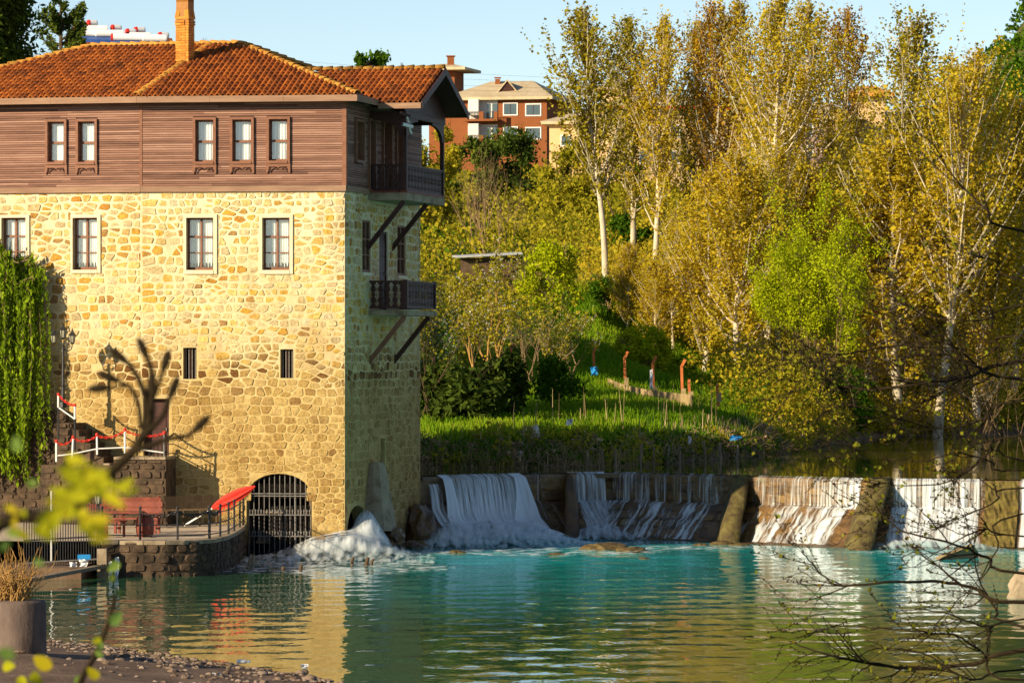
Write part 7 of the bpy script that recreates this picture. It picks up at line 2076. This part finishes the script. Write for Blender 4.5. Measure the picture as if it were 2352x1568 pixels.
# small pavilion roof and shrubs on the skyline
p = at(855, 150, 420); t = thing('pavilion', 'tiny dark pavilion roof showing above the mill roof', 'pavilion', p)
g = MB(); g.lathe(p, [(1.1, -.05), (1.05, .05), (.4, .45), (.05, .5)], 8); part('roof', g, MT['darkwood'], t)
for sx in (-.7, .7): g = MB(); g.tube([Vector((p.x + sx, p.y, gz(p.x, p.y) - .3)), p + Vector((sx, 0, 0))], .07, 5); part('post', g, MT['darkwood'], t)
def sky_twig(label, vx, vt, vb, wV, Y, seed, m='green', n=500):
    p = at(vx, vb, Y); rg = random.Random(seed); nr_ = np.random.default_rng(seed); g0 = gz(p.x, p.y) - p.z - .3; t = thing('skyline_tree', label, 'tree', Vector((p.x, p.y, p.z + g0))); mb = MB(); tips = []; nodes = []
    h = at(vx, vt, Y).z - p.z
    mb.tube([p + Vector((0, 0, g0)), p], [.14, .06], 5)
    for k in range(5): grow(mb, tips, p, Vector((rg.uniform(-.5, .5), rg.uniform(-.5, .5), 1)).normalized(), h * .45, .04, 2, rg, .5, .4, nodes=nodes)
    part('stems', mb, MT['bark'], t)
    if n:
        A = np.array([q for q, d in nodes]) - np.array(t.location); k = nr_.integers(0, len(A), n); leaf_part('foliage', A[k] + nr_.normal(size=(n, 3)) * .2, .25, MT[m], t, nr_, 1.2)
sky_twig('thin sapling left of the tiny pavilion on the skyline', 832, 128, 165, 30, 418, 61)
sky_twig('thin sapling right of the tiny pavilion on the skyline', 870, 120, 165, 30, 419, 62)
sky_twig('faint bare tree on the skyline right of the solar tanks', 385, 88, 118, 40, 480, 63, n=0)
sky_twig('faint bare tree on the skyline right of the chimney', 470, 85, 118, 40, 480, 64, n=0)
sky_twig('faint bare tree on the skyline left of the orange stair tower', 925, 143, 165, 30, 480, 65, n=0)

# ---- solar water heaters on the neighbour's roof
YH = 172
a = at(150, 112, YH); b = at(400, 112, YH)
nb_ = thing('neighbour_house', 'neighbouring house mostly hidden behind the mill, its roof carrying solar tanks', 'building', (a.x, YH, 4))
g = MB(); g.box(((a.x + b.x) / 2, YH + 4, a.z / 2 - .6), (b.x - a.x + .6, 8, a.z + 1.2 - 1)); part('wall', g, MT['aptwhite'], nb_)
g = MB(); q = [at(160, 112, YH), at(402, 112, YH), at(395, 88, YH + 5), at(180, 82, YH + 5)]; g.hexa([p - Vector((0, 0, .15)) for p in q], q); part('roof', g, MT['tile'], nb_)
ht = [(200, 83, 60, 1, 'lower long solar tank half hidden by the cedar branch', 0), (222, 74, 55, 0, 'long solar tank behind the cedar tip, without coloured end', 0), (213, 61, 26, 1, 'highest small red ended solar tank beside the cedar', 1), (300, 93, 88, 1, 'longest red ended solar tank in the front row', 0), (268, 72, 26, 1, 'small red ended tank on the second stand', 1), (252, 84, 70, 0, 'long white tank behind the longest one', 0), (302, 81, 26, 1, 'small red ended tank above the longest one', 1), (322, 77, 28, 1, 'small red ended tank right of the middle one', 1), (322, 90, 52, 0, 'long white tank at the right behind the longest one', 0), (377, 89, 26, 1, 'rightmost small red ended tank near the chimney', 1), (355, 95, 60, 0, 'rightmost long white tank low behind the mill ridge', 0), (185, 68, 34, 1, 'red ended tank showing through the cedar branches', 1)]
for i, (vx, vy, L, red, lab, small) in enumerate(ht):
    Y = YH + 1 + (100 - vy) * .12; k = Y / FV; c = at(vx, vy - 7, Y)
    t = thing('solar_tank', lab, 'solar tank', c, 'solar water tanks on the neighbour roof')
    hl = L * k / 2; d = Vector((math.cos(.5 if small else .12), math.sin(.5 if small else .12), 0)); r_q = (8 if small else 8.5) * k
    hl = hl * (.75 if small else .95)
    g = MB(); g.tube([c - d * hl, c - d * (hl - .05), c + d * (hl - .05), c + d * hl], [r_q * .9, r_q, r_q, r_q * .9], 14); part('tank', g, MT['tank'], t)
    if red: g = MB(); g.tube([c - d * (hl + .06), c - d * (hl - .02)], [r_q * .93, r_q * 1.03], 14); part('end_cap', g, MT['red'], t)
    g = MB()
    for s_ in (-.6, .6): g.beam(c + d * hl * s_, c + d * hl * s_ + Vector((0, .2, -1.2)), .05)
    part('stand', g, MT['rustiron'], t)
    if not small:
        g = MB(); e = c - d * hl + Vector((0, -.1, -r_q)); f = c + d * hl + Vector((0, -.1, -r_q)); dn = Vector((0, -1.0, -.75)); g.hexa([e, f, f + dn, e + dn], [p + Vector((0, .06, -.06)) for p in (e, f, f + dn, e + dn)]); part('collector', g, MT['solar'], t)

# ---- conifers behind the mill at the upper left
def conifer(label, vx, vt, vb, wV, Y, n, seed, spiky):
    p = at(vx, vb, Y); p.z = 3; top_ = at(vx, vt, Y).z; nr_ = np.random.default_rng(seed); rg = random.Random(seed)
    t = thing('conifer', label, 'tree', p, 'conifers behind the mill'); h = top_ - p.z; w = wV * Y / FV
    mb = MB(); mb.tube([p, p + Vector((0, 0, h * .97))], [.3, .03], 7, False); P = []
    for k in range(75 if spiky else 170):
        z = h * (.45 + .55 * rg.random()); a = rg.uniform(0, 6.28); L = w / 2 * ((1 - z / h) * 1.4 + .18) * rg.uniform(.6, 1.35 if spiky else 1.15)
        e = (.95 if spiky else .15); pts = [Vector((math.cos(a) * L * s, math.sin(a) * L * s, z + e * L * s ** 1.4 - (.0 if spiky else .1 * L * s * s))) for s in (0, .33, .66, 1)]
        mb.tube([p + q for q in pts], [.05, .035, .02, .008], 4, False)
        m_ = n // 140; A = np.array(pts); f = nr_.uniform(.15, 1, m_) ** .7 * 2.999; kk = f.astype(int); fq = (f - kk)[:, None]
        P.append(A[kk] * (1 - fq) + A[kk + 1] * fq + nr_.normal(size=(m_, 3)) * (np.array([.06, .06, .06]) if spiky else np.array([.28, .28, .2])))
    part('trunk', mb, MT['bark'], t); leaf_part('needles', np.concatenate(P), .065 if spiky else .09, MT['conifer'], t, nr_, 2.4)
conifer('dense rounded conifer filling the upper left corner behind the mill', 8, -330, 170, 190, 150, 34000, 71, False)
conifer('dense rounded conifer cut by the left edge above the roof', -60, -240, 170, 200, 148, 26000, 74, False)
conifer('spiky blue green cedar between the dense conifer and the solar tanks', 140, -75, 130, 215, 156, 15000, 72, True)
conifer('lower spiky cedar tip just left of the solar tanks', 180, 5, 130, 150, 158, 8000, 73, True)
# power lines
for k, (y0, y1, lab) in enumerate(((25, 185, 'highest'), (45, 196, 'second'), (78, 205, 'third'), (92, 214, 'lowest'))):
    a, b = at(-200, y0, 380), at(1500, y1, 380); mb = MB()
    mb.tube([a.lerp(b, t_) - Vector((0, 0, 1.2 * 4 * t_ * (1 - t_))) for t_ in [i / 20 for i in range(21)]], .008, 3, False)
    solo('power_line', mb, MT['iron'], lab + ' of four faint power lines crossing the sky', 'power line', group='power lines')
# ------------------------------------------------------------------ near branches
def V2(vx, vy, Y): return at(vx, vy, Y)
def tuft(nr, c, n, size):
    """a small star of opening leaves"""
    vs, fs = [], []
    return c
pt = thing('plane_tree', 'budding plane tree reaching in from the right with dark twigs', 'tree', (7.6, 40, -.5))
rg = random.Random(90); nrb = np.random.default_rng(90)
mb = MB(); mb.tube([(7.6, 40, -1.5), (7.5, 40, 2), (7.3, 40.2, 5), (7.2, 40.3, 9)], [.32, .27, .2, .12], 10); part('trunk', mb, MT['bark'], pt, True)
LP = []
def smooth(pts, n):
    out = []
    for i in range(len(pts) - 1):
        p0, p1, p2, p3 = pts[max(0, i - 1)], pts[i], pts[i + 1], pts[min(len(pts) - 1, i + 2)]
        for k in range(n):
            t = k / n
            out.append(.5 * ((2 * p1) + (p2 - p0) * t + (2 * p0 - 5 * p1 + 4 * p2 - p3) * t * t + (3 * p1 - p0 - 3 * p2 + p3) * t ** 3))
    out.append(pts[-1]); return out
def bud(mb, p, d, s):
    d = d.normalized(); mb.tube([p, p + d * s * .4, p + d * s], [s * .12, s * .28, s * .05], 5, False)
def twigs(mb, bm, pts, rads, depth, dens, Ls, side=0):
    n = len(pts)
    tot = sum((pts[i + 1] - pts[i]).length for i in range(n - 1))
    for k in range(int(tot * dens)):
        t = rg.uniform(.08, 1.0) * (n - 1); i = min(n - 2, int(t)); p = pts[i].lerp(pts[i + 1], t - i); d = (pts[i + 1] - pts[i]).normalized()
        out = Vector((rg.uniform(-.4, .2), rg.uniform(-.7, .7), rg.uniform(-1, 1)))
        nd = (d * .75 + out * .75).normalized(); L = Ls * rg.uniform(.4, 1.25); q = [p]; dd = nd
        m_ = 6
        for j in range(m_):
            dd = (dd + Vector((rg.uniform(-.25, .15), rg.uniform(-.25, .25), rg.uniform(-.2, .26)))).normalized(); q.append(q[-1] + dd * L / m_)
        r0 = min(rads[i] * .65, .005 + L * .008); rr = [max(.0026, r0 * (1 - .75 * j / m_)) for j in range(m_ + 1)]
        mb.tube(q, rr, 4, False)
        for j in range(1, m_ + 1):
            if rg.random() < .75: bud(bm, q[j], Vector((rg.uniform(-1, 1), rg.uniform(-1, 1), rg.uniform(-.3, 1))), rg.uniform(.018, .034))
            if rg.random() < .13: LP.append(q[j] + Vector((rg.uniform(-.02, .02), rg.uniform(-.02, .02), rg.uniform(-.01, .03))))
        if rg.random() < .4: LP.append(q[-1])
        if depth > 0 and L > .15: twigs(mb, bm, q, rr, depth - 1, dens * .75, L * .6)
mains = [
 ([(2700, 1330), (2352, 1420), (2270, 1440), (2180, 1410), (2090, 1400), (1990, 1415), (1900, 1390)], .012, 40, 6.0, .6),
 ([(2700, 1480), (2352, 1535), (2230, 1560), (2120, 1500), (2010, 1490), (1930, 1530), (1850, 1550)], .013, 41, 6.0, .6),
 ([(2700, 1180), (2352, 1180), (2290, 1260), (2250, 1330), (2190, 1390), (2150, 1460)], .011, 39, 6.0, .55),
 ([(2700, 900), (2352, 920), (2260, 960), (2160, 985), (2060, 960), (1960, 930), (1880, 940)], .014, 42, 6.5, .65),
 ([(2700, 800), (2352, 770), (2290, 800), (2220, 850), (2140, 930), (2090, 1010), (2070, 1060)], .012, 43, 6.0, .6),
 ([(2700, 1050), (2352, 1080), (2280, 1060), (2200, 1040), (2110, 1060), (2020, 1050), (1950, 1020)], .012, 40, 6.0, .6),
 ([(2700, 620), (2352, 700), (2280, 730), (2200, 735), (2120, 720), (2050, 690)], .012, 41, 8.0, .6),
 ([(2700, 1150), (2352, 1060), (2300, 1000), (2250, 930), (2230, 870)], .012, 43, 8.0, .6),
 ([(2700, 1250), (2352, 1230), (2260, 1215), (2180, 1250), (2100, 1300), (2020, 1310)], .012, 42, 7.0, .6),
 ([(2700, 1420), (2352, 1492), (2250, 1520), (2110, 1534), (1990, 1522), (1890, 1500), (1810, 1470)], .030, 41, 5.4, 0.69),
 ([(2700, 1340), (2352, 1381), (2248, 1353), (2160, 1335), (2032, 1337), (1928, 1343), (1880, 1310), (1848, 1273)], .024, 40, 5.4, 0.62),
 ([(2700, 1400), (2352, 1317), (2270, 1280), (2192, 1249), (2080, 1221), (2030, 1185), (2008, 1150)], .018, 39, 5.1, 0.62),
 ([(2700, 760), (2352, 829), (2226, 865), (2134, 877), (2005, 895), (1930, 885), (1869, 860)], .026, 42, 9.3, 0.75),
 ([(2700, 900), (2352, 870), (2240, 840), (2168, 812), (2097, 793), (1988, 805), (1903, 815), (1860, 800)], .020, 41, 9.3, 0.75),
 ([(2700, 640), (2352, 532), (2271, 484), (2214, 432), (2174, 384), (2143, 328)], .016, 38, 6.0, 0.50),
 ([(2700, 980), (2352, 1000), (2270, 1040), (2190, 1100), (2090, 1115), (1990, 1100)], .014, 40, 9.3, 0.69),
 ([(2700, 1560), (2352, 1440), (2290, 1400), (2250, 1330), (2230, 1240), (2210, 1160)], .016, 42, 5.4, 0.56),
 ([(2700, 1500), (2352, 1560), (2260, 1500), (2200, 1460), (2120, 1450), (2000, 1440), (1900, 1440), (1830, 1465)], .014, 39, 6.1, 0.50),
 ([(2700, 700), (2352, 640), (2290, 600), (2230, 590), (2170, 600)], .012, 42, 8.5, 0.62),
 ([(2700, 1100), (2352, 1120), (2290, 1150), (2200, 1190), (2120, 1200), (2060, 1180)], .013, 43, 8.5, 0.62),
]
for k, (pl, r0, Y, dens, Ls) in enumerate(mains):
    raw = [V2(x, y, Y + .25 * math.sin(i * 1.7 + k)) for i, (x, y) in enumerate(pl)]
    raw[0] = Vector((7.35, 40.1, raw[0].z))
    pts = smooth(raw, 5); n = len(pts)
    pts = [p + Vector((rg.uniform(-.008, .008), rg.uniform(-.008, .008), rg.uniform(-.008, .008))) for p in pts]
    rads = [r0 * (1 - .82 * i / (n - 1)) for i in range(n)]
    mb, bm = MB(), MB(); mb.tube(pts, rads, 6, False)
    twigs(mb, bm, [p for p in pts if p.x < 5.4], rads[-len([p for p in pts if p.x < 5.4]):], 2, dens * .72, Ls)
    br = part('branch', mb, MT['darktwig'], pt)
    part('buds', bm, MT['darktwig'], br, kind='stuff')
# little lobed leaves in tufts
vs_, fs_ = [], []
for c in LP:
    if rg.random() < .35: continue
    for j in range(rg.randint(1, 3)):
        a = Vector((rg.uniform(-1, 1), rg.uniform(-1, 1), rg.uniform(-.6, 1))).normalized(); b = a.cross(Vector((rg.uniform(-1, 1), rg.uniform(-1, 1), rg.uniform(-1, 1)))).normalized(); s = rg.uniform(.02, .05); o = len(vs_)
        for x, y in ((0, 0), (.45, .5), (.5, .3), (.85, .45), (.75, .18), (1.15, 0), (.75, -.18), (.85, -.45), (.5, -.3), (.45, -.5)): vs_.append(c + a * (x * s) + b * (y * s))
        fs_.append(tuple(o + q for q in range(10)))
g = MB(); g.add(vs_, fs_); part('young_leaves', g, MT['bud'], pt, kind='stuff')

# blurred shrub shoots close to the camera at the left
rg = random.Random(91)
YF = 10.0
sh = thing('near_shrub', 'out of focus budding shoot with yellow leaves rising at lower left', 'shrub', (-1.75, YF, 4.4))
mb = MB(); bm = MB()
k1 = [(-420, 1700), (-200, 1420), (0, 1205), (110, 1185), (190, 1150), (250, 1088), (310, 1030), (345, 960), (345, 900), (350, 860)]
p1 = smooth([V2(x, y, YF) for x, y in k1], 5)
mb.tube(p1, [.015 - .006 * i / (len(p1) - 1) for i in range(len(p1))], 8, False)
for pl, r0, r1 in (([(345, 960), (330, 900), (318, 870), (300, 840), (287, 828)], .008, .006), ([(347, 940), (352, 880), (345, 840), (335, 815)], .008, .006), ([(350, 920), (365, 880), (376, 845)], .006, .005), ([(325, 985), (318, 930), (300, 890), (265, 872)], .007, .004), ([(320, 1010), (370, 960), (385, 925), (393, 905)], .008, .006), ([(300, 1040), (380, 1010), (430, 1000), (450, 985)], .008, .005), ([(300, 885), (270, 888), (245, 890)], .004, .004)):
    q = smooth([V2(x, y, YF - .05) for x, y in pl], 4); mb.tube(q, [r0 + (r1 - r0) * i / (len(q) - 1) for i in range(len(q))], 6, False)
    d = (q[-1] - q[-2]).normalized(); bm.tube([q[-1] - d * .01, q[-1] + d * .012, q[-1] + d * .032, q[-1] + d * .045], [.005, .010, .009, .002], 8, False)
part('shoot', mb, MT['darktwig'], sh); part('buds', bm, MT['darktwig'], sh, kind='stuff')
def leaf(c, s, mt_rg, tilt=None, rx=1.0, ry=.8):
    rgq = mt_rg; g = MB(); n = 10
    a = Vector((rgq.uniform(-1, 1), rgq.uniform(-.5, .5), rgq.uniform(-1, 1))).normalized(); b = a.cross(Vector((rgq.uniform(-.4, .4), 1, rgq.uniform(-.4, .4)))).normalized(); nn = a.cross(b)
    vs = []
    for k in range(n):
        t = 2 * math.pi * k / n; w_ = 1 - .35 * max(0, math.cos(t)); vs.append(c + a * (s * rx * (math.cos(t) + .18 * max(0, math.cos(t)) ** 6)) + b * (s * ry * math.sin(t) * w_) + nn * (s * .35 * abs(math.sin(t))))
    g.add([c] + vs, [(0, 1 + k, 1 + (k + 1) % n) for k in range(n)]); return g
for k in range(64):
    t = rg.random(); cx_, cy_ = ((185, 1080), (150, 1150), (205, 1130), (215, 1205), (120, 1190), (30, 1190), (270, 1125))[rg.choice((0, 0, 1, 1, 2, 2, 3, 3, 4, 5, 6))]
    part('leaf', leaf(V2(cx_ + rg.gauss(0, 22), cy_ + rg.gauss(0, 18), 6.2 + rg.uniform(-.7, .7)), rg.uniform(.006, .013), rg, None, 1.5, .7), MT['fgleaf'], sh, True)
for vx, vy, s in ((30, 1220, .03), (10, 1250, .03), (40, 1020, .03), (15, 1500, .03), (90, 1290, .02), (75, 1110, .02)):
    part('leaf', leaf(V2(vx, vy, 6.5 + rg.uniform(-.3, .3)), s * .42, rg), MT['fgleaf2'], sh, True)
YF = 12.0
s2 = thing('near_sprig', 'out of focus thin sprig with round leaves at the bottom left', 'shrub', V2(150, 1800, YF))
mb = MB(); q = smooth([V2(x, y, YF) for x, y in ((120, 1800), (180, 1580), (215, 1510), (245, 1440), (262, 1380), (270, 1345))], 5)
mb.tube(q, [.012 - .008 * i / (len(q) - 1) for i in range(len(q))], 6, False); part('stem', mb, MT['darktwig'], s2)
for vx, vy, s, m_ in ((262, 1300, .03, 0), (272, 1360, .018, 0), (266, 1420, .03, 0), (228, 1480, .024, 0), (222, 1470, .02, 1), (215, 1545, .03, 1), (228, 1500, .02, 0), (100, 1520, .04, 1), (80, 1560, .04, 1), (50, 1565, .03, 1), (20, 1530, .03, 1), (180, 1560, .025, 0), (255, 1325, .02, 0)):
    part('leaf', leaf(V2(vx, vy, YF + rg.uniform(-2.5, .2)), s * .6, rg), MT['fgleaf' if m_ else 'fgleaf2'], s2, True)
